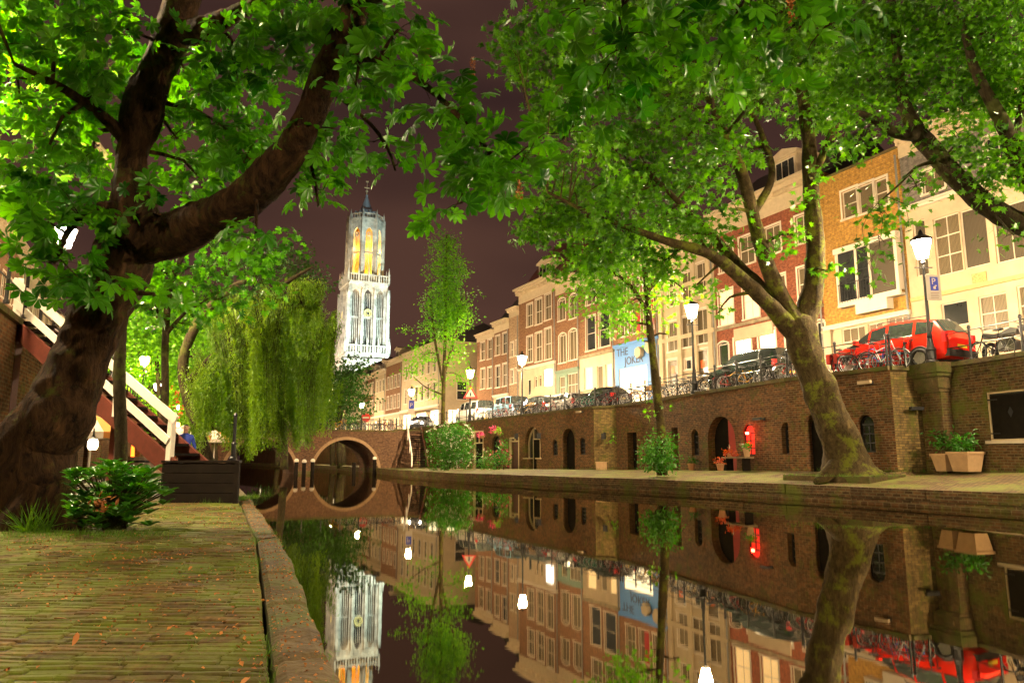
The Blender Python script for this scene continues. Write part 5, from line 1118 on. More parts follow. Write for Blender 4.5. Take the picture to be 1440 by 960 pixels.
for px, lb in ((731, 'black wall lantern left of the pale arched window'), (763, 'black wall lantern right of the pale arched window'), (852, 'black wall lantern on the yellow bastion')):
    seg = (PD0, PD1) if px < 800 else ((4.8, 43.6), (6.0, 42.7)); wallbox('wall_lantern', px, 613, *seg, [('bracket', (-.02, .02, -.3, 0, .16, .2), m_black), ('lantern', (-.1, .1, -.38, -.18, -.18, .155), m_black)], None, lb, 'wall lantern')
u, z, _ = hit(1057, 609, PC0, PC1); rl = wallbox('red_lamp', 1057, 609, PC0, PC1, [('socket', (-.03, .03, -.16, 0, -.02, .02), m_black), ('bulb', (-.045, .045, -.26, -.165, -.045, .045), EM('red_bulb', (1., .02, .01), 160.))], None, 'small glowing red lamp beside the red arched window', 'lamp')
rb = wallbox('tan_box', 848, 655, (4.8, 43.6), (6.0, 42.7), [('lid', (-.3, .3, -.35, -.02, .2, .25), m_tan), ('crate', (-.27, .27, -.33, -.03, -.25, .198), m_tan)], None, 'small tan box at the foot of the yellow bastion', 'box')
# slab platform at the plane tree
pf = empty('stone_platform', (10.45, 24.6, .5), math.atan2(3.1, -2.1)); pf.location = (10.35, 24.5, .45); tag(pf, 'low stone bordered tree bed under the leaning plane tree', 'kerb'); pf.rotation_euler.z = frame_of((9.0, 24.4), (10.2, 22.4))[0]
mbox('border', [(-1.6, 1.6, -.3, 0, 0.02, .3), (-1.6, -1.45, .003, 1.6, .02, .33), (1.45, 1.6, .003, 1.6, .02, .33)], m_cop, pf)
# ================================================================== LEFT WHARF: stairs, platform, terrace
m_rw = m_redwood
SO = Vector((-6.6, 14.45, 0)); SE_ = Vector((-11.05, 16.2, 0)); sang = math.atan2(SE_.y - SO.y, SE_.x - SO.x); SL = (SE_ - SO).length
stp = empty('wharf_stairs', (SO.x, SO.y, 0), sang); tag(stp, 'dark red wooden stairs with white railings down to the left wharf', 'stairs')
z0, z1 = 1.2, 4.3; b = MB(); n = 16
for k in range(n): u = SL * k / n; z = z0 + (z1 - z0) * (k + 1) / n; b.box(u, u + SL / n + .04, -.75, -.05, z - .05, z)
b.build('treads', m_wood, stp)
for y in (0, -.8): b = MB(); b.obox((-.1, y, z0 - .12), (SL, y, z1 - .14), .07, .36); b.build('stringer', m_rw, stp)
for y in (0.01,):
    b = MB()
    for u in (0, 1.5, 3.1, SL): zz = z0 + (z1 - z0) * u / SL; b.box(u - .055, u + .055, y - .055, y + .055, (1.2 if u == 0 else zz - .05), zz + .98)
    sl = (z1 - z0) / SL
    b.obox((-.16, y + .062, z0 + .92 - .16 * sl), (SL + .1, y + .062, z1 + .92), .05, .17); b.obox((0, y + .061, z0 + .42), (SL, y + .061, z1 + .42), .045, .15)
    b.build('handrail', m_wpaint, stp)
mbox('support_post', [(SL - .12, SL + .02, -.12, .02, .45, 4.1), (2.2, 2.34, -.75, -.6, .45, 2.55)], m_rw, stp)
bx = empty('landing_platform', (-6.62, 14.2, .46), R(-3)); tag(bx, 'black timber landing platform at the foot of the white railed stairs', 'platform')
def skew(b, z0, z1, e=0.):
    i = len(b.v); P = [(-e, -e), (1.47 + e, -e), (1.0 + e, 1.2 + e), (-.45 - e, 1.2 + e)]
    b.v += [(x, y, z0) for x, y in P] + [(x, y, z1) for x, y in P]; b.f += [(i + 3, i + 2, i + 1, i), (i + 4, i + 5, i + 6, i + 7)] + [(i + k, i + (k + 1) % 4, i + 4 + (k + 1) % 4, i + 4 + k) for k in range(4)]
b = MB()
for k in range(4): skew(b, .01 + k * .185, .185 + k * .185, random.uniform(-.004, .004))
b.build('timber_sides', m_wood, bx); b = MB(); skew(b, .752, .79, .02); b.build('deck', m_wood, bx); mbox('corner_post', [(1.41, 1.49, -.03, .05, 0, .75)], m_wood, bx)
po = empty('bollard_post', (-5.4, 14.5, 1.25)); tag(po, 'slim black iron post standing on the timber platform', 'post'); b = MB(); b.lathe((0, 0, 0), [(.07, 0), (.07, .05), (.045, .08), (.045, .3), (.055, .32), (.03, .36), (.03, .85), (.045, .87), (.02, .92)], 10); b.build('shaft', m_iron, po)
br_ = empty('barrel', (-8.15, 16.4, .47)); tag(br_, 'weathered wooden barrel under the red stairs', 'barrel'); b = MB(); b.lathe((0, 0, 0), [(.25, 0), (.29, .2), (.31, .43), (.29, .66), (.25, .86)], 16); b.build('staves', M('barrel_wood', (.22, .16, .11), .8, .3, 6, .3), br_, smooth=False)
b = MB()
for z in (.12, .3, .56, .74): b.lathe((0, 0, z), [(.305, 0), (.31, .02), (.305, .04)], 16)
b.build('hoop', m_iron, br_)
m_can1 = M('white_canvas', (.75, .62, .48), .9, .05, 2, 0); m_can2 = M('orange_canvas', (.75, .3, .06), .9, .05, 2, 0)
def parasol(px, D, lb, rr=1.35, zt=2.95):
    p = at(px, 620, D); r = empty('parasol', (p.x, D, .5)); tag(r, lb, 'parasol', 'parasols on the left wharf terrace'); h_ = zt - .5
    b = MB(); b.lathe((0, 0, 0), [(.25, 0), (.25, .06), (.03, .08), (.025, h_)], 8); b.build('pole', m_wpaint, r)
    for par, m_ in ((0, m_can1), (1, m_can2)):
        b = MB()
        for k in range(8):
            if (k % 4 == 3) != bool(par): continue
            a, c = k * math.pi / 4, (k + 1) * math.pi / 4; P = [(rr * math.cos(a), rr * math.sin(a), h_ - .55), (rr * math.cos(c), rr * math.sin(c), h_ - .55), (0, 0, h_)]
            b.q(*P); b.q((P[0][0], P[0][1], P[0][2]), (P[1][0], P[1][1], P[1][2]), (P[1][0], P[1][1], P[1][2] - .18), (P[0][0], P[0][1], P[0][2] - .18))
        o = b.build('canopy', m_, r); md = o.modifiers.new('s', 'SOLIDIFY'); md.thickness = .012
parasol(258, 37, 'cream parasol just right of the white stair post'); parasol(302, 43, 'cream and orange parasol beside the willow trunk')
parasol(128, 22, 'white parasol glowing behind the thick chestnut trunk', 1.1, 2.6)
tb = empty('standing_table', (-7.5, 17.6, .48)); tag(tb, 'dark round standing table behind the timber platform', 'table'); b = MB(); b.lathe((0, 0, 0), [(.22, 0), (.22, .03), (.035, .05), (.035, .78), (.3, .79), (.3, .83)], 16); b.build('top_and_foot', m_wood, tb)
for k, (px, py, D, c, s_, lb) in enumerate(((235, 621, 31, (1., .3, .03), 30., 'orange glowing lantern beside the white stair post'), (193, 604, 49, (1., .16, .02), 60., 'red orange lantern over the terrace door'), (228, 575, 46, (1., .12, .03), 60., 'red lantern in the leaves above the terrace'), (251, 575, 60, (1., .85, .6), 120., 'small pale lantern between the leaves above the terrace'), (130, 632, 21, (1., .8, .5), 7., 'warm lantern under the white parasol behind the chestnut'), (250, 600, 52, (1., .1, .03), 60., 'lower red lantern beyond the parasols'))):
    p = at(px, py, D); r = empty('lantern', p); tag(r, lb, 'lantern', 'coloured lanterns on the left terrace'); b = MB(); b.lathe((0, 0, 0), [(.1, 0), (.14, .08), (.14, .22), (.1, .3)], 8); b.build('glass', EM('lantern_glow_%d' % k, c, s_), r); b = MB(); b.lathe((0, 0, .302), [(.12, 0), (.03, .07), (.015, .3)], 8); b.build('cap', m_black, r)
# person in a blue jacket
def person(loc, rz, jacket, trousers, hair, label, pose=0):
    V = {'pel': (0, 0, .95), 'bel': (0, 0, 1.08), 'chs': (0, .01, 1.32), 'nk': (0, 0, 1.47), 'hd0': (0, -.02, 1.56), 'hd1': (0, -.02, 1.66), 'hd2': (0, -.01, 1.73),
         'sL': (-.17, 0, 1.40), 'eL': (-.25, -.03, 1.13), 'wL': (-.2, -.22, 1.02), 'sR': (.17, 0, 1.40), 'eR': (.25, 0, 1.12), 'wR': (.26, -.06, .87),
         'hL': (-.1, 0, .9), 'kL': (-.11, -.03, .5), 'aL': (-.12, .02, .1), 'tL': (-.13, -.13, .04), 'hR': (.1, 0, .9), 'kR': (.13, -.01, .5), 'aR': (.15, .04, .1), 'tR': (.18, -.1, .04)}
    E = [('pel', 'bel'), ('bel', 'chs'), ('chs', 'nk'), ('nk', 'hd0'), ('hd0', 'hd1'), ('hd1', 'hd2'), ('chs', 'sL'), ('sL', 'eL'), ('eL', 'wL'), ('chs', 'sR'), ('sR', 'eR'), ('eR', 'wR'), ('pel', 'hL'), ('hL', 'kL'), ('kL', 'aL'), ('aL', 'tL'), ('pel', 'hR'), ('hR', 'kR'), ('kR', 'aR'), ('aR', 'tR')]
    Rr = {'pel': (.15, .11), 'bel': (.14, .1), 'chs': (.16, .11), 'nk': (.055,) * 2, 'hd0': (.07, .08), 'hd1': (.082, .1), 'hd2': (.06, .07), 'sL': (.06,) * 2, 'sR': (.06,) * 2, 'eL': (.045,) * 2, 'eR': (.045,) * 2, 'wL': (.032,) * 2, 'wR': (.032,) * 2, 'hL': (.09,) * 2, 'hR': (.09,) * 2, 'kL': (.06,) * 2, 'kR': (.06,) * 2, 'aL': (.042,) * 2, 'aR': (.042,) * 2, 'tL': (.04, .03), 'tR': (.04, .03)}
    K = list(V); me = bpy.data.meshes.new('body'); verts = [V[k] for k in K]; edges = [(K.index(a), K.index(b_)) for a, b_ in E]; rad = [Rr[k] for k in K]
    for w_, s_ in (('wL', -1), ('wR', 1)):     # palm, four fingers and a thumb
        w0 = Vector(V[w_]); e0 = Vector(V['eL' if s_ < 0 else 'eR']); d = (w0 - e0).normalized(); sd = Vector((1, 0, 0)) if abs(d.x) < .8 else Vector((0, 1, 0)); pm_ = len(verts); verts.append(tuple(w0 + d * .05)); edges.append((K.index(w_), pm_)); rad.append((.034, .022))
        for f_ in range(4): q = len(verts); verts += [tuple(w0 + d * .09 + sd * (f_ - 1.5) * .02), tuple(w0 + d * (.15 - abs(f_ - 1.3) * .008) + sd * (f_ - 1.5) * .023 + Vector((0, -.015, 0)))]; edges += [(pm_, q), (q, q + 1)]; rad += [(.011,) * 2, (.008,) * 2]
        q = len(verts); verts.append(tuple(w0 + d * .06 + sd * -s_ * .05 + Vector((0, -.02, 0)))); edges.append((pm_, q)); rad.append((.011,) * 2)
    me.from_pydata(verts, edges, []); o = bpy.data.objects.new('person', me); COL.objects.link(o)
    md = o.modifiers.new('skin', 'SKIN'); md.use_smooth_shade = True
    for i, r_ in enumerate(rad): me.skin_vertices[0].data[i].radius = r_
    me.skin_vertices[0].data[0].use_root = True; s2 = o.modifiers.new('sub', 'SUBSURF'); s2.levels = s2.render_levels = 2
    dg = bpy.context.evaluated_depsgraph_get(); nm = bpy.data.meshes.new_from_object(o.evaluated_get(dg)); o.modifiers.clear(); o.data = nm
    skin = M('skin', (.5, .28, .18), .5, .05, 4, 0); nm.materials.clear()
    for m_ in (skin, jacket, trousers, hair, m_black): nm.materials.append(m_)
    for p in nm.polygons:
        c = p.center; hand = (abs(c.x) > .15 and c.z < (1.04 if c.x < 0 and c.y < -.18 else .88) and c.z > .6)
        p.material_index = 4 if c.z < .085 else 2 if c.z < .93 and abs(c.x) < .22 and not hand else 0 if hand else 1 if c.z < 1.485 else 3 if (c.z > 1.68 or c.y > .025) and c.z > 1.56 else 0
        p.use_smooth = True
    o.location = loc; o.rotation_euler = (0, 0, rz); tag(o, label, 'person')
    f = MB()
    for x in (-.03, .03): f.box(x - .012, x + .012, -.122, -.108, 1.645, 1.657)
    f.build('eyes', m_ink, o, uv=False); f = MB(); f.prism([(-.012, 1.60), (.012, 1.60), (0, 1.64)], -.14, -.105); f.build('nose', skin, o, uv=False); f = MB(); f.box(-.022, .022, -.112, -.1, 1.575, 1.582); f.build('mouth', m_rdoor, o, uv=False)
    f = MB(); f.box(-.1, -.078, -.03, .01, 1.61, 1.66); f.box(.078, .1, -.03, .01, 1.61, 1.66); f.build('ears', skin, o, uv=False)
    return o
person((-8.85, 20.2, .48), R(30), M('blue_jacket', (.03, .06, .4), .7, .1, 6, .1), M('dark_trousers', (.02, .02, .035), .8, .1, 6, .1), M('dark_hair', (.03, .02, .015), .8), 'person in a blue jacket standing behind the timber platform')
person((-11.9, 71.6, 4.1), R(200), M('grey_coat', (.12, .1, .09), .8), M('dark_trousers2', (.03, .03, .03), .8), M('dark_hair2', (.04, .02, .01), .8), 'person in a grey coat walking on the bridge') if False else None
# ================================================================== VEGETATION
def tri_mesh(name, V, Fc, mat, parent, tint=None, kind=None):
    me = bpy.data.meshes.new(name); nv, nf = len(V), len(Fc)
    if parent is not None: V = V - np.array(parent.location, np.float32)
    me.vertices.add(nv); me.vertices.foreach_set('co', V.astype(np.float32).ravel()); me.loops.add(nf * 3); me.loops.foreach_set('vertex_index', Fc.astype(np.int32).ravel())
    me.polygons.add(nf); me.polygons.foreach_set('loop_start', np.arange(nf, dtype=np.int32) * 3); me.polygons.foreach_set('loop_total', np.full(nf, 3, np.int32)); me.update(calc_edges=True)
    if tint is not None: a = me.attributes.new('tint', 'FLOAT', 'POINT'); a.data.foreach_set('value', tint.astype(np.float32))
    me.materials.append(mat); o = bpy.data.objects.new(name, me); COL.objects.link(o)
    if parent is not None: o.parent = parent
    return o
def norm(a): return a / (np.linalg.norm(a, axis=-1, keepdims=True) + 1e-9)
def scatter(tm, pos, nrm, size, tng=None, tint=None):
    TV, TF = tm; N = len(pos); nrm = norm(nrm)
    t = RNG.normal(size=(N, 3)) if tng is None else tng; t = norm(t - nrm * (t * nrm).sum(1, keepdims=True)); b = np.cross(nrm, t)
    V = pos[:, None, :] + size[:, None, None] * (TV[None, :, 0:1] * b[:, None, :] + TV[None, :, 1:2] * t[:, None, :] + TV[None, :, 2:3] * nrm[:, None, :])
    Fc = TF[None] + (np.arange(N) * len(TV))[:, None, None]
    ti = np.repeat(RNG.random(N) if tint is None else tint, len(TV)); return V.reshape(-1, 3), Fc.reshape(-1, 3), ti
def join(parts):
    Vs, Fs, Ts, o = [], [], [], 0
    for V, Fc, T in parts: Vs.append(V); Fs.append(Fc + o); Ts.append(T); o += len(V)
    return np.concatenate(Vs), np.concatenate(Fs), np.concatenate(Ts)
def t_simple(w=.35, fold=.12): return (np.array([(0, 0, 0), (w, .45, fold), (0, 1, -.1), (-w, .45, fold)], float), np.array([(0, 1, 2), (0, 2, 3)]))
def t_lobed():
    a = [(-90, .12), (-45, .42), (-12, .78), (14, .45), (38, .98), (62, .52), (90, 1.15), (118, .52), (142, .98), (166, .45), (192, .78), (225, .42)]
    V = [(0, .1, -.05)] + [(r * math.cos(R(d)) * .62, r * math.sin(R(d)) * .62 + .25, .06 * (r - .5) * (1 if i % 2 else -1)) for i, (d, r) in enumerate(a)]
    return np.array(V), np.array([(0, 1 + i, 1 + (i + 1) % 12) for i in range(12)])
def t_chestnut(n=7):
    V, Fc = [], []
    for k in range(n):
        an = R(-112 + 224 * k / (n - 1)); ln = 1 - .38 * abs(k - (n - 1) / 2) / ((n - 1) / 2); wd = .17 * ln + .03
        dx, dy = math.sin(an), math.cos(an); px, py = dy, -dx; i = len(V)
        def P(t, s, up): r = t * ln; return (dx * r + px * s, dy * r + py * s, up - .30 * r * r)
        V += [P(.02, 0, 0)] + [q for t, w_ in ((.3, .45), (.62, .95), (.84, .8)) for q in (P(t, -wd * w_, .05), P(t, 0, 0), P(t, wd * w_, .05))] + [P(1.02, 0, .0)]
        Fc += [(i, i + 1, i + 2), (i, i + 2, i + 3)]
        for j in (1, 4): Fc += [(i + j, i + j + 3, i + j + 4), (i + j, i + j + 4, i + j + 1), (i + j + 1, i + j + 4, i + j + 5), (i + j + 1, i + j + 5, i + j + 2)]
        Fc += [(i + 7, i + 10, i + 8), (i + 8, i + 10, i + 9)]
    return np.array(V), np.array(Fc)
def t_ellip():
    V = [(0, 0, 0)]; Fc = []
    for t, w_ in ((.25, .13), (.55, .2), (.82, .14)): V += [(-w_, t, .04), (0, t, -.06 * t), (w_, t, .04)]
    V.append((0, 1, -.1)); Fc = [(0, 1, 2), (0, 2, 3)]
    for j in (1, 4): Fc += [(j, j + 3, j + 4), (j, j + 4, j + 1), (j + 1, j + 4, j + 5), (j + 1, j + 5, j + 2)]
    Fc += [(7, 10, 8), (8, 10, 9)]; return np.array(V), np.array(Fc)
def t_blade(): return (np.array([(-.022, 0, 0), (.022, 0, 0), (.018, .5, .08), (0, 1, .35), (-.018, .5, .08)], float), np.array([(0, 1, 2), (0, 2, 4), (4, 2, 3)]))
T_S, T_L, T_C, T_E, T_B = t_simple(), t_lobed(), t_chestnut(), t_ellip(), t_blade()
l_chest = LEAF('chestnut_leaf', (.008, .08, .004), (.12, .40, .008), .45, .33); l_plane = LEAF('plane_leaf', (.012, .075, .003), (.16, .44, .008), .45, .34); l_bright = LEAF('lime_or_lamplit_leaf', (.05, .20, .004), (.22, .52, .012), .5, .4)  # last leaf: brighter colour paints lamp light on crowns, plain lime elsewhere
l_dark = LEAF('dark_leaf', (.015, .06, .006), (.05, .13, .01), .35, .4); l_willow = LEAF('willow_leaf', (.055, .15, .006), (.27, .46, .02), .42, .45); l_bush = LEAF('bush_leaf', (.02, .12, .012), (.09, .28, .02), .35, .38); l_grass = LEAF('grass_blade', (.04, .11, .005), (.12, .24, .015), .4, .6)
l_dead = LEAF('fallen_blossom', (.18, .055, .012), (.5, .2, .045), .1, .8); l_red = LEAF('red_leaf', (.3, .03, .01), (.5, .12, .02), .4, .5); l_pink = LEAF('pink_petal', (.6, .03, .12), (.8, .12, .25), .3, .6); l_wht = LEAF('white_petal', (.6, .5, .4), (.85, .8, .7), .3, .6)
k_chest = BARK('chestnut_bark', (.016, .009, .004), (.23, .115, .045), (.06, .07, .01), .45, 3.6, .08, 1.0, .22, .3); k_plane = BARK('plane_bark', (.045, .03, .012), (.17, .12, .045), (.12, .14, .012), .5, 2.6, .05, 1.0, .5, .5); k_dark = BARK('dark_bark', (.04, .03, .015), (.12, .09, .045), (.08, .09, .02), .5, 6, .03)
def catmull(P, per):
    P = [P[0] * 2 - P[1]] + list(P) + [P[-1] * 2 - P[-2]]; out = []
    for i in range(1, len(P) - 2):
        n = per(P[i], P[i + 1])
        for k in range(n):
            t = k / n; out.append(.5 * ((2 * P[i]) + (-P[i - 1] + P[i + 1]) * t + (2 * P[i - 1] - 5 * P[i] + 4 * P[i + 1] - P[i + 2]) * t * t + (-P[i - 1] + 3 * P[i] - 3 * P[i + 1] + P[i + 2]) * t ** 3))
    out.append(P[-2]); return out
def limb(mb, pts, n=14, amp=.1, step=.12, fr=2.2, cap=True):   # pts: (Vector,r)
    Q = [np.array((*p, r)) for p, r in pts]; C = catmull(Q, lambda a, b: max(1, int(np.linalg.norm(a[:3] - b[:3]) / step)))
    i0 = len(mb.v); mb.tube([Vector(c[:3]) for c in C], [max(.004, c[3]) for c in C], n, cap)
    if amp:
        for k, c in enumerate(C):
            cc = Vector(c[:3])
            for j in range(n):
                v = Vector(mb.v[i0 + k * n + j]); d = v - cc; q = Vector((v.x * fr, v.y * fr, v.z * fr * .55))
                f = noise.noise(q) * amp * 1.6 + (.5 - abs(noise.noise(q * 2.3))) * amp * .8 + noise.noise(q * 6) * amp * .35 + (.4 - abs(noise.noise(Vector((v.x * 11, v.y * 11, v.z * 2.6))))) * amp * .3
                mb.v[i0 + k * n + j] = tuple(cc + d * (1 + f))
    return [(Vector(c[:3]), c[3]) for c in C]
def P3(px, py, D, rpx): return (at(px, py, D), rpx * .9 * D / F)
def clumps(center, rad, n_cl, per, spread, up=.6, tm=T_S, size=(.1, .16), shell=.35, flat=.55):
    """leaf clumps through an ellipsoid's volume; each clump is a flattened spray of leaves"""
    u = norm(RNG.normal(size=(n_cl, 3))); r = RNG.random((n_cl, 1)) ** shell
    cc = np.array(center) + u * r * np.array(rad); nn = np.repeat(cc, per, 0); off = RNG.normal(size=(n_cl * per, 3)) * spread * np.array([1, 1, flat])
    pos = nn + off; nr = RNG.normal(size=pos.shape) * .75 + np.array([0, 0, up]) + norm(off) * .35
    tg = norm(off) + RNG.normal(size=pos.shape) * .35 + np.array([0, 0, -.25])
    ct = np.repeat(RNG.random(n_cl), per) * .6 + RNG.random(len(pos)) * .4
    return scatter(tm, pos, nr, RNG.uniform(size[0], size[1], len(pos)), tg, ct), cc
def tree(name, label, base, skel, blobs, bark, leaf, tm=T_S, size=(.1, .16), dens=1., per=14, spread=.35, trunk_n=14, amp=.1, step=.15, twigs=True, twr=.02, group=None, up=.6, cat='tree', area=None, shell=.42):
    """skel: limbs of (px,py,D,r px); blobs: (px,py,D,rx px,ry px,depth m[,k])"""
    r = empty(name, base); tag(r, label, cat, group); b = MB(); nodes = []
    for l in skel: nodes += limb(b, [P3(*q) if not isinstance(q[0], Vector) else q for q in l], trunk_n, amp, step)
    parts = []
    for bl in blobs:
        if isinstance(bl[0], Vector): c, rad, kf = bl[0], bl[1], bl[2]; dz = rad[1]; D = 5
        else: px, py, D, rx, ry, dz = bl[:6]; kf = bl[6] if len(bl) > 6 else 1.; c = at(px, py, D); rad = (rx * D / F, dz, ry * D / F)
        la = (.35 * (size[0] + size[1]) / 2) ** 2 * (8 if tm is T_C else 3.2 if tm is T_L else 2.6); n = int(rad[0] * rad[2] * 3.14 / la * .55 * dens * kf / per * (1 + .25 * dz)); n = max(2, n)
        (V, Fc, T), cc = clumps(c, rad, n, per, spread, up, tm, size, shell); parts.append((V, Fc, T))
        if twigs and nodes:
            near = min(nodes, key=lambda q: (q[0] - c).length); m0 = (near[0] + c) / 2 + Vector((random.uniform(-.2, .2), random.uniform(-.2, .2), .15)) * (c - near[0]).length
            tr_ = min(near[1] * .6, twr * 3); limb(b, [(near[0], tr_), (m0, tr_ * .6), (c, tr_ * .35)], 6, .08, .3)
            for q in cc[RNG.permutation(len(cc))[:min(len(cc), 7)]]:
                q = Vector(q); s0 = c.lerp(near[0], random.uniform(0, .35)); mid = (s0 + q) / 2 + Vector((0, 0, .1 * (q - s0).length)); b.tube([s0, mid, q], [twr * .6, twr * .4, twr * .15], 4, False)
    o = b.build('trunk', bark, r, smooth=True, world=True, uv=False)
    V, Fc, T = join(parts)
    for wx, wy, wd in CLEAR: # branches trimmed back around lanterns
        if base[1] > wd: continue
        dv = np.array(at(wx, wy, wd)) - np.array((0, 0, CAMZ)); Lv = np.linalg.norm(dv); dn = dv / Lv; P_ = V - np.array((0, 0, CAMZ)); k_ = P_ @ dn; dist = np.linalg.norm(P_ - k_[:, None] * dn, axis=1) / np.maximum(k_, .1)
        badv = dist < (15 if wd < 40 or wd > 200 else 8) / F; nt_ = len(tm[1]); nv_ = len(tm[0]); bad = badv.reshape(-1, nv_).any(1); keep = ~bad
        V = V.reshape(-1, nv_, 3)[keep].reshape(-1, 3); T = T.reshape(-1, nv_)[keep].reshape(-1); Fc = (tm[1][None] + (np.arange(int(keep.sum())) * nv_)[:, None, None]).reshape(-1, 3)
    tri_mesh('crown', V, Fc, leaf, r, T); print('TREE', name, len(Fc)); return r
# ---- the big horse chestnut on the left
CLEAR = [(108, 338, 22.7), (225, 545, 72), (206, 512, 52), (1297, 345, 24), (976, 440, 34), (511, 285, 300), (512, 310, 300), (520, 345, 300), (500, 345, 300)]
ch = tree('chestnut_tree', 'thick gnarled leaning chestnut tree framing the left of the view', tuple(atz(50, 752, .47)), [
    [(44, 768, 9., 70), (50, 735, 9, 58), (50, 675, 9, 50), (56, 622, 9, 50), (77, 592, 8.95, 51), (92, 560, 9, 46), (106, 525, 9, 42), (118, 490, 9, 40), (132, 455, 9, 41), (152, 415, 9, 40), (170, 375, 9, 42), (186, 335, 9, 40), (188, 295, 9, 31), (187, 250, 9.05, 25), (188, 208, 9.1, 24), (198, 165, 9.15, 32), (222, 104, 9.2, 27), (246, 45, 9.3, 29), (262, -30, 9.4, 24), (275, -120, 9.5, 16)],
    [(180, 350, 9, 34), (225, 335, 8.9, 36), (275, 318, 8.7, 31), (320, 298, 8.5, 31), (360, 265, 8.3, 32), (400, 222, 8.1, 30), (432, 165, 7.9, 26), (462, 95, 7.7, 23), (495, 25, 7.5, 20), (525, -50, 7.3, 15)],
    [(240, 50, 9.3, 20), (290, 40, 9, 20), (340, 15, 8.7, 16), (400, -20, 8.4, 12), (480, -60, 8, 8)],
    [(455, 105, 7.8, 12), (510, 80, 7.4, 9), (560, 95, 7.1, 6.5), (610, 130, 7., 5.5), (660, 180, 6.9, 4), (705, 235, 6.9, 2.5)],
    [(470, 130, 7.9, 5), (500, 155, 8, 4), (530, 185, 8, 3.2), (548, 215, 8, 2.2), (556, 240, 8, 1.4)], [(430, 190, 8.2, 4), (440, 240, 8.5, 3.4), (448, 290, 8.6, 2)],
    [(510, 0, 7.4, 12), (600, -30, 7, 9), (720, -30, 6.6, 7), (860, -20, 6.3, 6), (1000, -15, 6.1, 5), (1130, 0, 5.7, 4), (1180, 30, 5.5, 2)], [(190, 210, 9.1, 14), (140, 160, 8.8, 9), (80, 120, 8.4, 6), (20, 90, 8, 3)], [(180, 300, 9, 12), (140, 290, 8.5, 7), (100, 320, 8.2, 5), (75, 370, 8, 3)],
    [(60, 690, 8.75, 30), (30, 735, 8.6, 34), (10, 765, 8.5, 28)], [(70, 690, 8.8, 28), (96, 740, 8.7, 22), (118, 762, 8.6, 10)]],
   [(60, 50, 9, 100, 70, 1.2, 1.3), (150, 30, 8.6, 80, 60, 1., 1.1), (130, 120, 8.8, 60, 60, 1, 1.2), (30, 150, 9, 70, 50, 1), (60, 230, 8.6, 70, 50, .9, 1.1), (130, 215, 9.4, 40, 70, .8), (40, 310, 8, 50, 40, .7), (110, 300, 8.2, 55, 45, .7, 1.1), (70, 370, 7.8, 60, 40, .6), (120, 400, 7.6, 45, 45, .5, 1.1), (95, 340, 7.7, 60, 40, .6),
    (330, 90, 9.2, 70, 60, 1.), (280, 120, 10, 60, 50, .8), (260, 210, 10, 45, 60, .7), (330, 190, 9.6, 55, 60, .8, 1.2), (290, 260, 10, 45, 45, .6), (345, 215, 9, 40, 40, .5), (400, 60, 8.6, 80, 50, .9, 1.2), (440, 30, 8, 70, 45, .8), (500, 60, 7.8, 60, 55, .7, 1.3), (560, 40, 7.2, 70, 45, .7, 1.2), (430, 205, 8.6, 45, 60, .5), (455, 270, 8.7, 35, 45, .4, .9), (470, 180, 8.2, 30, 40, .4),
    (500, 120, 7.4, 40, 40, .5, 1.2), (590, 115, 7, 55, 35, .5, 1.3), (640, 160, 6.9, 50, 40, .5, 1.4), (640, 215, 6.9, 30, 45, .4, 1.2), (690, 215, 6.9, 50, 45, .5, 1.4), (715, 265, 6.9, 45, 35, .4, 1.3), (745, 215, 7.2, 50, 35, .5, 1.1), (560, 232, 8., 30, 18, .25, 1.1), (525, 200, 8., 22, 20, .2, .8), (635, 300, 6.9, 18, 14, .2, .8), (360, 330, 8, 12, 14, .2, .7), (215, 300, 8.6, 14, 14, .2, .8), (222, 440, 8.5, 12, 24, .2, .8),
    (820, 20, 6.4, 60, 30, .4, 1.3), (880, 70, 6.3, 70, 45, .4, 1.4), (850, 140, 6.6, 45, 45, .4, 1.1), (960, 40, 6.2, 70, 40, .4, 1.3), (1050, 25, 5.9, 70, 35, .4, 1.2), (1150, 45, 5.5, 45, 40, .3, 1.5), (1010, 95, 6.1, 30, 20, .3, .7), (820, 185, 7, 40, 30, .3, .8), (Vector((-2.5, 3.5, 6.6)), (1.8, 1.8, .5), .9), (Vector((-4.5, 5, 7.2)), (1.8, 1.6, .5), .9), (Vector((0, 2.5, 6.2)), (1.6, 1.6, .5), .5), (Vector((-6, 6.5, 8.6)), (1.8, 1.8, .6), .9)],  # Vector blobs: unseen crown added overhead to shade the upper trunk
   k_chest, l_chest, T_C, (.13, .22), 4.6, 6, .19, 44, .2, .045, twr=.012, up=.8, shell=.5)
# candle-like fruit spikes on the chestnut
b = []
for px, py, D in ((600, 80, 7.0), (664, 95, 6.9), (1112, 12, 5.7), (730, 268, 6.8)):
    p = np.array(at(px, py, D)); n = 60; h = RNG.random(n); a = RNG.random(n) * 6.28; pos = p + np.stack([np.cos(a) * .03 * (1 - h * .7), np.sin(a) * .03 * (1 - h * .7), h * .2 - .1], 1); b.append(scatter(T_S, pos, RNG.normal(size=(n, 3)), np.full(n, .03)))
V, Fc, T = join(b); tri_mesh('blossom', V, Fc, l_dead, ch, T)
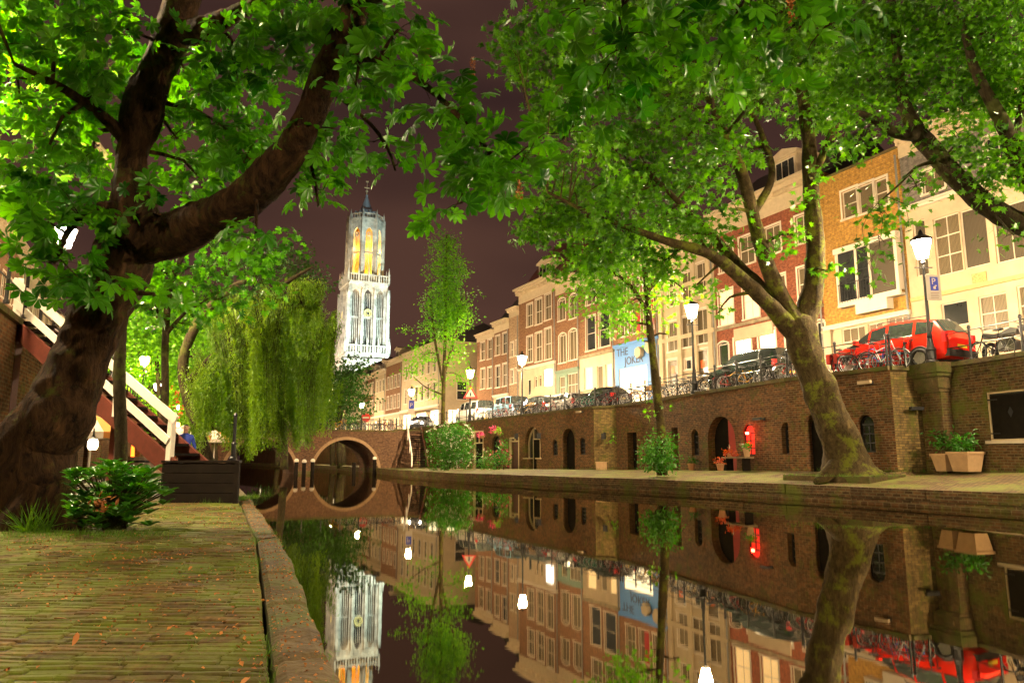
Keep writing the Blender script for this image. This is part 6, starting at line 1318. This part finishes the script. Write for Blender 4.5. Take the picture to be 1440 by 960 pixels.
# slender tree behind it
tree('slender_tree', 'slender straight tree just right of the thick chestnut trunk', tuple(atz(172, 700, .48)), [[(174, 705, 11.6, 11), (171, 660, 11.6, 9.5), (170, 600, 11.6, 9), (168, 520, 11.6, 9), (172, 440, 11.6, 8), (180, 380, 11.8, 7), (190, 300, 12, 6), (150, 220, 12.5, 5), (90, 150, 13, 3)]],
   [(60, 170, 13, 80, 50, 1.5), (20, 260, 14, 50, 50, 1.5), (20, 60, 13.5, 70, 60, 1.5), (120, 90, 14, 80, 60, 1.5), (220, 150, 14, 60, 50, 1.5, .7), (90, 240, 13.5, 60, 40, 1.2, .8)], k_dark, l_bright, T_C, (.13, .19), 1.1, 5, .25, 12, .06)
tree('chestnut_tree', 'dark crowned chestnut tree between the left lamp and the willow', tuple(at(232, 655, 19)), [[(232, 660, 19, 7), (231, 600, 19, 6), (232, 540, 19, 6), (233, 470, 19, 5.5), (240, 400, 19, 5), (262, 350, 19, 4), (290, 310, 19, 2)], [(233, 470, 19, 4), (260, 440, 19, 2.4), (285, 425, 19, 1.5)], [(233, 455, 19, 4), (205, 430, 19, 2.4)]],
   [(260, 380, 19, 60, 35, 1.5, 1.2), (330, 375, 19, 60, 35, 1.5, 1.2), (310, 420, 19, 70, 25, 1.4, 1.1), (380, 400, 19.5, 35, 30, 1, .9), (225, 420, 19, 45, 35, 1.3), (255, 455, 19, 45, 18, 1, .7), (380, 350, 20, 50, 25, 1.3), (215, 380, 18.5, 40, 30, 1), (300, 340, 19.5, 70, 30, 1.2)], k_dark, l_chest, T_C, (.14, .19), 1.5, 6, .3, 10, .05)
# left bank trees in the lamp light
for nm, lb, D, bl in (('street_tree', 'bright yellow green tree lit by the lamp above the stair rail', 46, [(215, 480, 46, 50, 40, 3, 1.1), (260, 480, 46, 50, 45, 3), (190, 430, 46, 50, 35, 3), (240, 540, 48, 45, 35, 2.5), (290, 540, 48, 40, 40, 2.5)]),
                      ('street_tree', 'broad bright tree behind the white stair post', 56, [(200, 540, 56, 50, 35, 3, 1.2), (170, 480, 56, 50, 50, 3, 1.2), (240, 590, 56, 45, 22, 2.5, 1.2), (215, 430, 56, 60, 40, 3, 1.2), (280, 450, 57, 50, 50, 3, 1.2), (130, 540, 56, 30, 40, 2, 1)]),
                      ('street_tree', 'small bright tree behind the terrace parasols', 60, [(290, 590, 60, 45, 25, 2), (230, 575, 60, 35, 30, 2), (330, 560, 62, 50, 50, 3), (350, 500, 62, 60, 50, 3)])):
    c = bl[0]; base = at(c[0] + 12, 655, D); tree(nm, lb, (base.x, D, .5 if D < 50 else .5), [[(c[0] + 12, 652, D, 5), (c[0] + 10, 580, D, 4), (c[0] + 5, 500, D, 3)]], bl, k_dark, l_bright, T_S, (.2, .3), 2.4, 14, .55, 8, .05, .6, twigs=False, group='trees on the left bank')
tree('red_shrub', 'red lit climbing shrub above the terrace parasols', tuple(at(262, 650, 42)), [[(262, 650, 42, 2), (262, 580, 42, 1)]], [(258, 575, 42, 18, 28, .8), (275, 590, 42, 14, 16, .8), (240, 560, 42, 10, 18, .8)], k_dark, l_red, T_S, (.15, .22), .5, 10, .25, 6, 0, .6, twigs=False, cat='shrub')
tree('red_shrub', 'orange red shrub glowing beside the barrel', tuple(at(228, 662, 21)), [[(228, 662, 21, 1), (228, 645, 21, .6)]], [(226, 648, 21, 12, 18, .3)], k_dark, l_red, T_S, (.08, .12), .5, 10, .1, 6, 0, .6, twigs=False, cat='shrub')
# ---- weeping willow
wb = at(290, 658, 27); wl = empty('weeping_willow', (wb.x, 27, .45)); tag(wl, 'weeping willow trailing its long green strands over the canal', 'tree')
b = MB(); nodes = []
for l in ([(292, 662, 27, 15), (284, 630, 27, 11), (274, 590, 27, 9.5), (262, 548, 27, 9), (258, 505, 27, 8), (280, 450, 27, 7), (320, 410, 27, 6), (360, 385, 27, 4)], [(262, 540, 27, 6), (300, 500, 26.5, 5), (350, 450, 26, 4.5), (400, 400, 26, 3.5), (440, 375, 26, 2)], [(290, 450, 27, 4), (300, 420, 28, 3), (290, 400, 29, 2)], [(350, 450, 26, 3.5), (410, 430, 26, 3), (455, 410, 26, 2)]): nodes += limb(b, [P3(*q) for q in l], 10, .1, .25)
tx = [268, 285, 300, 330, 355, 372, 383, 392, 404, 418, 430, 442, 455, 468, 474]; ty = [520, 470, 440, 415, 392, 376, 385, 400, 392, 376, 370, 375, 392, 430, 480]; bx_ = [268, 300, 330, 370, 400, 440, 474]; by_ = [590, 612, 640, 652, 640, 628, 600]
Pp, Nn, Tt, Tn, Sz = [], [], [], [], []
lobe = lambda x: .5 + .5 * math.sin(x / 11.0) * math.sin(x / 5.3 + 1)
strands = []; BU = []
for k in range(96):
    bpx = random.uniform(272, 472); BD = random.gauss(26.5, 1.6); bt = np.interp(bpx, tx, ty) + abs(random.gauss(0, 1)) ** 1.2 * 62 + abs(BD - 26.5) * 6; BU.append((bpx, BD, bt, np.interp(bpx, bx_, by_) - random.random() ** 1.6 * 140, random.uniform(2.2, 5.5), random.random() * .6))
for s_ in range(3300):
    B_ = BU[s_ % len(BU)]; px = B_[0] + random.gauss(0, B_[4]); D = B_[1] + random.gauss(0, .12); top = B_[2] + abs(random.gauss(0, 9)); bot = B_[3] - random.random() ** 2 * 60
    top = min(top, 600)
    if bot - top < 25: bot = top + random.uniform(25, 60)
    bot = min(bot, 655)
    p0, p1 = at(px, top, D), at(px + random.uniform(-4, 4), bot, D); L = p0.z - p1.z; n = max(4, int(L / .055)); sway = random.uniform(-.12, .12); t = np.linspace(0, 1, n)
    arc = .35 * np.exp(-t * L * 2.2) * random.choice((-1, 1))
    x = p0.x + (p1.x - p0.x) * t + sway * np.sin(t * 3) - arc; z = p0.z - L * t - 0 * t; y = np.full(n, p0.y) + random.uniform(-.1, .1) * t
    q = np.stack([x, y, z], 1) + RNG.normal(size=(n, 3)) * .018; Pp.append(q); tg = np.stack([RNG.normal(size=n) * .6, RNG.normal(size=n) * .6, -np.ones(n)], 1); Tn.append(tg); Nn.append(RNG.normal(size=(n, 3))); Sz.append(RNG.uniform(.1, .17, n)); Tt.append(np.clip(np.full(n, B_[5] + random.random() * .25) + RNG.random(n) * .2, 0, 1))
    if s_ % 3 == 0: strands.append([Vector(q[0]), Vector(q[n // 2]), Vector(q[-1])])
for s_ in strands: b.tube(s_, [.006, .004, .002], 3, False)
b.build('trunk', k_dark, wl, smooth=True, world=True, uv=False)
V, Fc, T = scatter(t_simple(.11, .02), np.concatenate(Pp), np.concatenate(Nn), np.concatenate(Sz), np.concatenate(Tn), np.concatenate(Tt)); tri_mesh('crown', V, Fc, l_willow, wl, T)
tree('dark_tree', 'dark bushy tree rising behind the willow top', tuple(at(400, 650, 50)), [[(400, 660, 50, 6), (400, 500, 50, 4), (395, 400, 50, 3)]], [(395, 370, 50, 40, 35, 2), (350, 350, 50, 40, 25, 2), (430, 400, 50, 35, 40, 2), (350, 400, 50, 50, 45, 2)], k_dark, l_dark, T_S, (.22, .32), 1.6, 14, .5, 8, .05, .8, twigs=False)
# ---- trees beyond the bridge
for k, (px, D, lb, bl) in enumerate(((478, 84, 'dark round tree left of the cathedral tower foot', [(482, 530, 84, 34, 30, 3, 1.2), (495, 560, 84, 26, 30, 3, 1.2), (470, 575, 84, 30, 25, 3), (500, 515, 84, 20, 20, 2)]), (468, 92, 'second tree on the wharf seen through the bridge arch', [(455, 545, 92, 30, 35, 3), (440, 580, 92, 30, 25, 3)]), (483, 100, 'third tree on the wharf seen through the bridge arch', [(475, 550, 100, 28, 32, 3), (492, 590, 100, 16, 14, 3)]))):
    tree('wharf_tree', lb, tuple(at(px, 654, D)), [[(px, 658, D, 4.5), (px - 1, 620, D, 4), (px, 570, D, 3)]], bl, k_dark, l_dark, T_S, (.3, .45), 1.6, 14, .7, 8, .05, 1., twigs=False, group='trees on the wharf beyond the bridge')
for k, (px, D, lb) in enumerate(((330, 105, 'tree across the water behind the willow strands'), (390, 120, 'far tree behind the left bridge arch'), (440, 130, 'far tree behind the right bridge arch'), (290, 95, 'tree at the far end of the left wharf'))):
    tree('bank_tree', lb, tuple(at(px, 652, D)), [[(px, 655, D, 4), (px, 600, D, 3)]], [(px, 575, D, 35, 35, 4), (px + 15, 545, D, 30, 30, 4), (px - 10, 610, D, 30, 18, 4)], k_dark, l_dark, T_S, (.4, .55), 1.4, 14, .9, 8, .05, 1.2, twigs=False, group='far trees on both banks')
# ---- tree 622
tree('young_elm', 'tall narrow tree standing by the flowering bush before the white corner house', tuple(atz(622, 657, .5)), [[(624, 660, 55, 4), (623, 600, 55, 3.4), (624, 540, 55, 3), (626, 470, 55, 2.2), (627, 400, 55, 1.6), (628, 330, 55, 1)], [(624, 545, 55, 2), (612, 480, 55, 2), (605, 420, 55, 1)], [(624, 530, 55, 1.8), (640, 470, 55, 2), (648, 420, 55, 1)], [(623, 555, 55, 1.5), (600, 545, 55, 1), (582, 530, 55, .6)]],
   [(625, 345, 55, 20, 22, 1, 1.1), (630, 385, 55, 26, 30, 1.3, 1.3), (624, 425, 55, 30, 30, 1.5, 1.3), (643, 445, 55, 23, 25, 1.3, 1.2), (620, 460, 55, 28, 22, 1.3, 1.), (640, 495, 55, 22, 22, 1, .55), (595, 500, 55, 26, 20, 1, .45), (580, 525, 55, 20, 14, .8, .35), (650, 530, 55, 16, 22, .8, .35), (605, 545, 55, 22, 14, .8, .3), (575, 470, 55, 12, 10, .6, .25), (668, 410, 55, 8, 10, .5, .3)], k_plane, l_bright, T_S, (.16, .24), 2.8, 12, .32, 10, .05, .3, twr=.02)
# ---- slim tree 3
tree('slim_plane_tree', 'slim plane tree rising from the round bush before the blue shop', tuple(atz(929, 662, .55)), [[(931, 668, 31, 8), (930, 610, 31, 7), (925, 560, 31, 6.5), (918, 500, 31, 6), (912, 440, 31, 5), (908, 390, 31, 4), (900, 330, 31, 3), (895, 280, 31, 2)], [(912, 440, 31, 4), (885, 400, 30.5, 3), (850, 375, 30, 2)], [(910, 410, 31, 4), (935, 380, 31.5, 3)]],
   [(900, 350, 31, 60, 40, 1.4, 1.2), (860, 390, 30.5, 55, 40, 1.3, 1.2), (885, 425, 31, 40, 30, 1.1, 1.), (835, 420, 30, 45, 28, 1, 1.), (865, 460, 30.5, 32, 22, .8, .8), (815, 370, 30, 35, 30, 1.), (930, 400, 31.5, 30, 35, 1), (965, 410, 31, 30, 15, .8, .35), (800, 435, 30, 18, 10, .5, .35), (905, 480, 31, 10, 30, .3, .25), (940, 470, 31, 12, 20, .3, .2), (925, 560, 31, 10, 30, .3, .14), (830, 320, 31, 50, 30, 1.2)], k_plane, l_bright, T_L, (.15, .23), 2.1, 12, .3, 12, .08, .25, twr=.02)
# ---- big leaning plane
bl = []
for y in range(-20, 360, 42):
    for x in range(735, 1210, 48):
        if x < 770 and y < 60: continue
        jx, jy = x + random.uniform(-18, 18), y + random.uniform(-14, 14)
        if y > 250 and x > 1015: continue
        if y > 180 and x > 1070: continue
        if x < 790 and (y > 330): continue
        if x < 770 and 130 < y < 290: continue
        if y > 320 and (x < 790 or x > 960): continue
        k = 1.15 if y < 160 else .95
        if 1080 < x < 1140 and y > 150: k = .3
        bl.append((jx, jy, random.uniform(20, 28), 38, 32, 1.6, k))
bl += [(760, 320, 27, 30, 30, 1, .7), (790, 370, 27, 25, 20, 1, .7), (1080, 350, 23, 18, 14, .6, .35), (1115, 330, 23, 18, 16, .6, .4), (1150, 250, 23, 22, 22, .8, .6), (1125, 290, 24, 20, 20, .6, .5), (1030, 300, 23, 30, 25, .8, .6), (1000, 340, 23, 30, 20, .8, .5), (1160, 380, 23.5, 12, 14, .5, .3), (980, 400, 25, 30, 12, .5, .3), (1010, 440, 25, 16, 14, .5, .2), (1175, 200, 23, 25, 25, .8, .6)]
tree('plane_tree', 'great mossy plane tree leaning over the right wharf with forked limbs', tuple(atz(1192, 668, .85)), [
    [(1198, 676, 24.4, 50), (1193, 660, 24.4, 37), (1189, 640, 24.4, 30), (1176, 607, 24.4, 27), (1165, 576, 24.4, 25), (1152, 545, 24.4, 25), (1142, 520, 24.4, 23), (1131, 492, 24.4, 23), (1124, 462, 24.4, 25), (1125, 445, 24.4, 20)],
    [(1126, 470, 24.4, 19), (1138, 430, 24.4, 17), (1146, 390, 24.3, 15), (1146, 340, 24.2, 14), (1142, 290, 24.1, 13), (1140, 240, 24, 12), (1134, 170, 24, 10), (1120, 80, 24, 7), (1110, 0, 24, 4)],
    [(1122, 465, 24.4, 17), (1102, 425, 24.2, 13), (1084, 385, 24, 12), (1068, 340, 23.8, 11), (1056, 290, 23.6, 10), (1040, 235, 23.4, 9), (1015, 180, 23.2, 7), (990, 120, 23, 5), (970, 50, 23, 3)],
    [(1118, 470, 24.4, 16), (1085, 432, 24, 13), (1050, 398, 23.6, 11), (1018, 370, 23.2, 9.5), (985, 352, 22.8, 8), (940, 340, 22.4, 6.5), (890, 322, 22, 5), (830, 300, 21.6, 3.5), (770, 270, 21.2, 2)],
    [(1104, 448, 24.3, 13), (1070, 405, 24.6, 10), (1040, 375, 24.9, 9), (1000, 330, 25, 7), (960, 290, 25, 5), (920, 250, 25, 3.5)],
    [(1060, 300, 23.6, 7), (1085, 250, 23.8, 6), (1075, 200, 24, 5), (1050, 140, 24, 3)], [(1140, 260, 24, 7), (1165, 200, 23.6, 6), (1190, 140, 23.2, 4)], [(1200, 655, 24.2, 16), (1222, 668, 24, 12), (1240, 676, 23.8, 5)], [(1180, 655, 24.2, 16), (1160, 670, 24, 10), (1148, 678, 23.8, 5)]],
   bl, k_plane, l_plane, T_L, (.18, .29), 3.5, 18, .25, 18, .13, .14, twr=.025)
# ---- near tree at right edge
tree('lime_tree', 'dark limbed tree reaching in from the right edge over the white house', (14.9, 15.4, .85), [
    [(Vector((14.9, 15.4, .6)), .42), (Vector((14.8, 15.3, 2.5)), .33), (Vector((14.3, 15., 4.4)), .3), P3(1560, 360, 14.6, 21), P3(1460, 325, 14.2, 18), P3(1400, 297, 14, 17), P3(1352, 258, 14, 16), P3(1312, 213, 14, 15), P3(1288, 183, 14, 13), P3(1270, 140, 14, 9), P3(1262, 85, 14, 7.5), P3(1255, 0, 14, 5)],
    [P3(1296, 190, 14, 10), P3(1262, 188, 13.8, 9), P3(1235, 172, 13.6, 7), P3(1208, 158, 13.4, 4)], [P3(1500, 335, 14.3, 17), P3(1455, 270, 13.6, 15), P3(1425, 205, 13.3, 13), P3(1398, 150, 13, 10), P3(1370, 95, 13, 7), P3(1350, 20, 13, 5)], [P3(1325, 225, 14, 4), P3(1290, 235, 13.8, 2.5), P3(1262, 262, 13.6, 1.8), P3(1235, 285, 13.5, 1)], [P3(1425, 205, 13.3, 6), P3(1440, 130, 13, 5), P3(1450, 40, 13, 3)]],
   [(1200, 60, 14.5, 50, 50, 1.2), (1260, 40, 14, 60, 50, 1.2, 1.2), (1330, 40, 13.5, 60, 50, 1.2, 1.2), (1400, 50, 13, 60, 55, 1.2, 1.2), (1240, 120, 14.2, 50, 35, 1., 1.), (1310, 120, 14, 55, 35, 1., 1.), (1380, 130, 13.5, 50, 45, 1., 1.1), (1440, 120, 13, 45, 60, 1., 1.1), (1215, 190, 14, 40, 30, .8, .7), (1355, 200, 13.6, 45, 32, .8, .9), (1420, 220, 13.2, 45, 40, .8, 1.), (1290, 265, 13.8, 35, 16, .5, .5), (1240, 300, 13.6, 26, 22, .4, .7), (1235, 350, 13.5, 30, 14, .4, .6), (1228, 392, 13.5, 14, 12, .3, .3), (1385, 270, 13.5, 35, 22, .5, .6), (1425, 330, 13.2, 25, 14, .4, .5), (1280, 320, 13.6, 18, 10, .3, .35), (1180, 130, 14.5, 40, 45, 1)],
   k_dark, l_plane, T_L, (.10, .17), 5.5, 9, .22, 18, .12, .1, twr=.014)
# ================================================================== BUSHES, POTS, GRASS
def bush(name, label, base, blobs, leaf, tm=T_S, size=(.06, .1), dens=.8, per=10, spread=.12, cat='bush', stems=6, flowers=None, group=None):
    r = empty(name, base); tag(r, label, cat, group); parts = []; b = MB(); fl = []
    for (c, rad, k) in blobs:
        la = ((size[0] + size[1]) / 2) ** 2 * .45; n = max(2, int(rad[0] * rad[2] * 3.14 / la * dens * k / per)); (V, Fc, T), cc = clumps(c, rad, n, per, spread, .5, tm, size, .5, .8); parts.append((V, Fc, T))
        for q in cc[RNG.permutation(len(cc))[:stems]]: s0 = Vector(base) + Vector((random.uniform(-.08, .08), random.uniform(-.08, .08), 0)); q = Vector(q); b.tube([s0, (s0 + q) / 2 + Vector((0, 0, .08)), q], [.012, .009, .004], 5, False)
        if flowers: m = int(flowers[1] * k); u = norm(RNG.normal(size=(m, 3))); fl.append(np.array(c) + u * np.array(rad) * 1.03)
    b.build('stems', k_dark, r, world=True, uv=False); V, Fc, T = join(parts); tri_mesh('foliage', V, Fc, leaf, r, T)
    if flowers: q = np.concatenate(fl); q = np.repeat(q, 6, 0) + RNG.normal(size=(len(q) * 6, 3)) * flowers[2] * .5; V, Fc, T = scatter(T_S, q, RNG.normal(size=q.shape), np.full(len(q), flowers[2])); tri_mesh('flowers', V, Fc, flowers[0], r, T)
    return r
# rosette bush beside the chestnut
rb_ = empty('laurel_bush', tuple(atz(160, 745, .47))); tag(rb_, 'glossy laurel bush with rosettes of leaves beside the chestnut trunk', 'bush'); b = MB(); Pp, Tn, Nn, Sz = [], [], [], []; base = Vector(rb_.location); tips = []
for k in range(150):
    px = random.gauss(155, 40) if k > 22 else random.uniform(170, 236); py = random.uniform(648, 742) if k > 22 else 660 + (px - 170) * .55 + random.uniform(-12, 12)
    if k > 22: px = min(max(px, 100), 212); py = max(py, 648 + abs(px - 165) * .25)
    q = at(px, py, random.uniform(7.6, 8.8)); tips.append(q); s0 = base + Vector((random.uniform(-.1, .1), random.uniform(-.08, .08), 0)); m0 = (s0 + q) / 2 + Vector((0, 0, .06)); b.tube([s0, m0, q], [.011, .008, .005], 5, False)
    ax = (q - m0).normalized() + Vector((0, 0, .5)); n = random.randint(7, 11)
    for j in range(n):
        a = j * 2.4; d = Vector((math.cos(a), math.sin(a), random.uniform(.1, .7))); Pp.append(q - ax * random.uniform(0, .05)); Tn.append(d); Nn.append(Vector((-d.x * .5, -d.y * .5, 1))); Sz.append(random.uniform(.08, .15))
b.build('stems', k_dark, rb_, world=True, uv=False); V, Fc, T = scatter(T_E, np.array(Pp), np.array(Nn), np.array(Sz), np.array(Tn)); tri_mesh('foliage', V, Fc, l_bush, rb_, T)
c = np.array(at(143, 708, 7.6)); q = c + RNG.normal(size=(26, 3)) * np.array([.06, .04, .05]); V, Fc, T = scatter(T_E, q, RNG.normal(size=(26, 3)), RNG.uniform(.05, .09, 26)); tri_mesh('withered_leaves', V, Fc, l_dead, rb_, T)
fb = atz(628, 659, .5); fy = 53.5
bush('flowering_bush', 'large green bush with white blossoms at the foot of the narrow tree', (at(630, 655, fy).x, fy, .5), [(at(625, 640, fy), (1.3, 1., 1.2), 3), (at(640, 612, fy), (1.3, .9, 1.0), 3), (at(618, 612, fy), (.9, .7, .8), 2.6), (at(648, 635, fy), (1., .8, 1.2), 3)], l_bush, T_S, (.12, .18), .9, 12, .2, flowers=(l_wht, 14, .09))
bush('round_bush', 'round leafy bush around the foot of the slim plane tree', tuple(atz(927, 668, .6)), [(at(927, 646, 30.6), (.85, .75, .62), 3.5), (at(930, 625, 30.8), (.7, .6, .5), 3.), (at(915, 640, 30.4), (.55, .45, .55), 2.5)], l_bush, T_E, (.13, .19), 1.2, 9, .14)
for nm, px, py, D, rx, rz, lb, fl in (('wall_shrub', 680, 648, 52.5, .6, .8, 'tall climbing shrub at the left of the flower corner', l_wht), ('wall_shrub', 700, 645, 51.5, .8, .7, 'leafy shrub in the middle of the flower corner', l_pink), ('wall_shrub', 709, 634, 51, .4, .9, 'upright climbing plant right of the flower corner', l_pink), ('wall_shrub', 655, 645, 55, .5, .8, 'small shrub left of the pale door frame', None)):
    bush(nm, lb, (at(px, py, D).x, D, .55), [(at(px, py, D), (rx, .4, rz), 2.)], l_bush, T_S, (.1, .15), .8, 10, .15, cat='shrub', flowers=(fl, 6, .08) if fl else None, group='plants along the reddish wharf wall')
for px, py, lf, lb in ((683, 611, l_pink, 'pink hanging flower basket beside the pale door frame'), (699, 604, l_pink, 'pink hanging flower basket over the flower corner'), (707, 606, l_bright, 'lime green hanging pot on the reddish wall')):
    u, z, _ = hit(px, py, PD0, PD1); a_ = frame_of(PD0, PD1)[0]; x = PD0[0] + u * math.cos(a_) + .3 * math.sin(a_); y = PD0[1] + u * math.sin(a_) - .3 * math.cos(a_)
    r = empty('hanging_basket', (x, y, z)); tag(r, lb, 'hanging basket', 'hanging baskets on the reddish wharf wall'); b = MB(); b.lathe((0, 0, -.3), [(.08, 0), (.2, .2), (.21, .24)], 10); b.build('bowl', m_terra, r); b = MB(); b.tube([(.19, 0, -.06), (0, 0, .5)], .006, 4); b.tube([(-.19, 0, -.06), (0, 0, .5)], .006, 4); b.build('hanger', m_black, r)
    (V, Fc, T), _ = clumps((x, y, z), (.34, .3, .25), 14, 9, .08, .4, T_S, (.08, .13)); tri_mesh('flowers', V, Fc, lf, r, T)
for (r, p, h_), D, kk in ((PLANTERS[0], 0, 1.0), (PLANTERS[1], 0, .8)):
    (V, Fc, T), cc = clumps((p[0], p[1], p[2] + h_ + .32 * kk), (.34, .3, .42 * kk), 20, 9, .12, .5, t_simple(.2), (.12, .2), .8); tri_mesh('foliage', V, Fc, l_bush, r, T)
for (r, p), lf, hh in ((P1_, l_bush, .4), (P2_, l_red, .22), (P3_, l_red, .38), (P4_, l_dark, .45)):
    (V, Fc, T), cc = clumps((p[0], p[1], p[2] + hh), (.2, .2, .16), 12, 8, .07, .5, T_S, (.07, .12)); tri_mesh('foliage', V, Fc, lf, r, T)
u, z, _ = hit(862, 617, (4.8, 43.6), (6.0, 42.7)); fp = (4.8 + u * .8 - .05, 43.6 - u * .6 - .25, z); bush('wall_fern', 'fern growing out of the joint beside the yellow bastion', fp, [(fp, (.35, .2, .35), 1.)], l_bright, T_S, (.1, .16), .7, 8, .1, cat='fern', stems=2)
# fallen blossoms on the left quay
def inquad(poly_in, poly_out, n, i0, i1, bias=1.):
    out = []
    for _ in range(n):
        i = random.randint(i0, i1); t = random.random(); s_ = random.random() ** bias; e = lerp2(poly_in[i], poly_in[i + 1], t); c = lerp2(poly_out[i], poly_out[i + 1], t); out.append((*lerp2(e, c, s_), s_))
    return out
def gz(x, y, s_): return .464 + nz2(x, y, 1.1) * .02 + nz2(x, y, 4) * .006 + .05 * (s_ ** (1 / 1.3))
pts = inquad(ELg, WL, 8500, 1, 3, 1.25); pts = [p for p in pts if nz2(p[0], p[1], 1.3) * 1.4 + random.uniform(-.35, .35) > .0]
q = np.array([(x, y, gz(x, y, s_) + .006) for x, y, s_ in pts]); m = len(q); V1 = scatter(T_S, q, RNG.normal(size=(m, 3)) * .5 + np.array([0, 0, 1]), RNG.uniform(.012, .03, m))
pts = inquad(EL, ELc, 1500, 1, 3); q = np.array([(x, y, .462 + nz2(x, y, 4) * .012) for x, y, s_ in pts]); m = len(q); V2 = scatter(T_S, q, RNG.normal(size=(m, 3)) * .5 + np.array([0, 0, 1]), RNG.uniform(.01, .024, m))
pts = [p for p in inquad(ELg, WL, 90, 1, 2, 1.2)]; q = np.array([(x, y, gz(x, y, s_) + .012) for x, y, s_ in pts]); m = len(q); V3 = scatter(T_E, q, RNG.normal(size=(m, 3)) * .5 + np.array([0, 0, 1]), RNG.uniform(.04, .075, m))
V, Fc, T = join([V1, V2, V3]); o = tri_mesh('fallen_leaves', V, Fc, l_dead, None, T); tag(o, 'orange brown fallen blossoms and leaves on the left quay', 'fallen leaves', kind='stuff')
# grass tufts
G = []
def tufts(P, nb, h0, h1, spread=.03):
    q = np.repeat(np.array(P), nb, 0); q[:, :2] += RNG.normal(size=(len(q), 2)) * spread; m = len(q); t = np.stack([RNG.normal(size=m) * .45, RNG.normal(size=m) * .45, np.ones(m)], 1); G.append(scatter(T_B, q, RNG.normal(size=(m, 3)), RNG.uniform(h0, h1, m), t))
pts = [p for p in inquad(ELg, WL, 1500, 1, 3, 1.3) if nz2(p[0] + 9, p[1], 1.7) > .12]; tufts([(x, y, gz(x, y, s_) - .003) for x, y, s_ in pts], 14, .012, .04)
pts = inquad(ELc, ELg, 800, 1, 4); pts = [p for p in pts if nz2(p[0], p[1] + 5, 1.1) > .0]; tufts([(x - .03, y, .445) for x, y, s_ in pts], 8, .015, .06, .02)
pts = inquad(EL, ELc, 260, 1, 3, 3); tufts([(x, y, .44) for x, y, s_ in pts if nz2(x, y, 2) > .05], 10, .01, .05, .02)
tb_ = Vector(atz(70, 752, .47)); tufts([(tb_.x + random.gauss(.25, .5), tb_.y - abs(random.gauss(.2, .3)), .47) for _ in range(160)], 8, .04, .13, .05); tufts([(at(45, 755, 8.3).x + random.gauss(0, .07), 8.3, .47) for _ in range(10)], 14, .15, .42, .03)
tufts([(at(342, 700, 15.5).x + random.gauss(0, .12), 15.5 + random.gauss(0, .9), .46) for _ in range(120)], 8, .04, .14, .05); tufts([(atz(150, 752, .47).x + random.gauss(0, .35), 8.0 + random.gauss(0, .25), .47) for _ in range(120)], 8, .03, .1, .05)
ERi = [offs(ER, i, -.3) for i in range(len(ER))]
for _ in range(900):
    i = random.randint(1, 9); t = random.random(); e = lerp2(ER[i], ER[i + 1], t); c = lerp2(WR[i], WR[i + 1], t); s_ = random.choice((random.uniform(.02, .1), random.uniform(.94, .99), random.random()))
    if nz2(e[0], e[1], .5) > -.1 or s_ > .9: tufts([(*lerp2(e, c, s_), .46 + (WR[i][2] - .45) * s_)], 8, .03, .11 if s_ < .9 else .2, .08)
tufts([(10.9 + random.gauss(0, .9), 23.9 + random.gauss(0, .6), .74) for _ in range(160)], 8, .05, .16, .08)
V, Fc, T = join(G); o = tri_mesh('grass', V, Fc, l_grass, None, T); tag(o, 'grass and moss tufts growing in the joints of both quays', 'grass', kind='stuff')
# anything never placed
for k, o in PROT.items():
    if k not in used:
        for c in list(o.children_recursive): bpy.data.objects.remove(c)
        bpy.data.objects.remove(o)
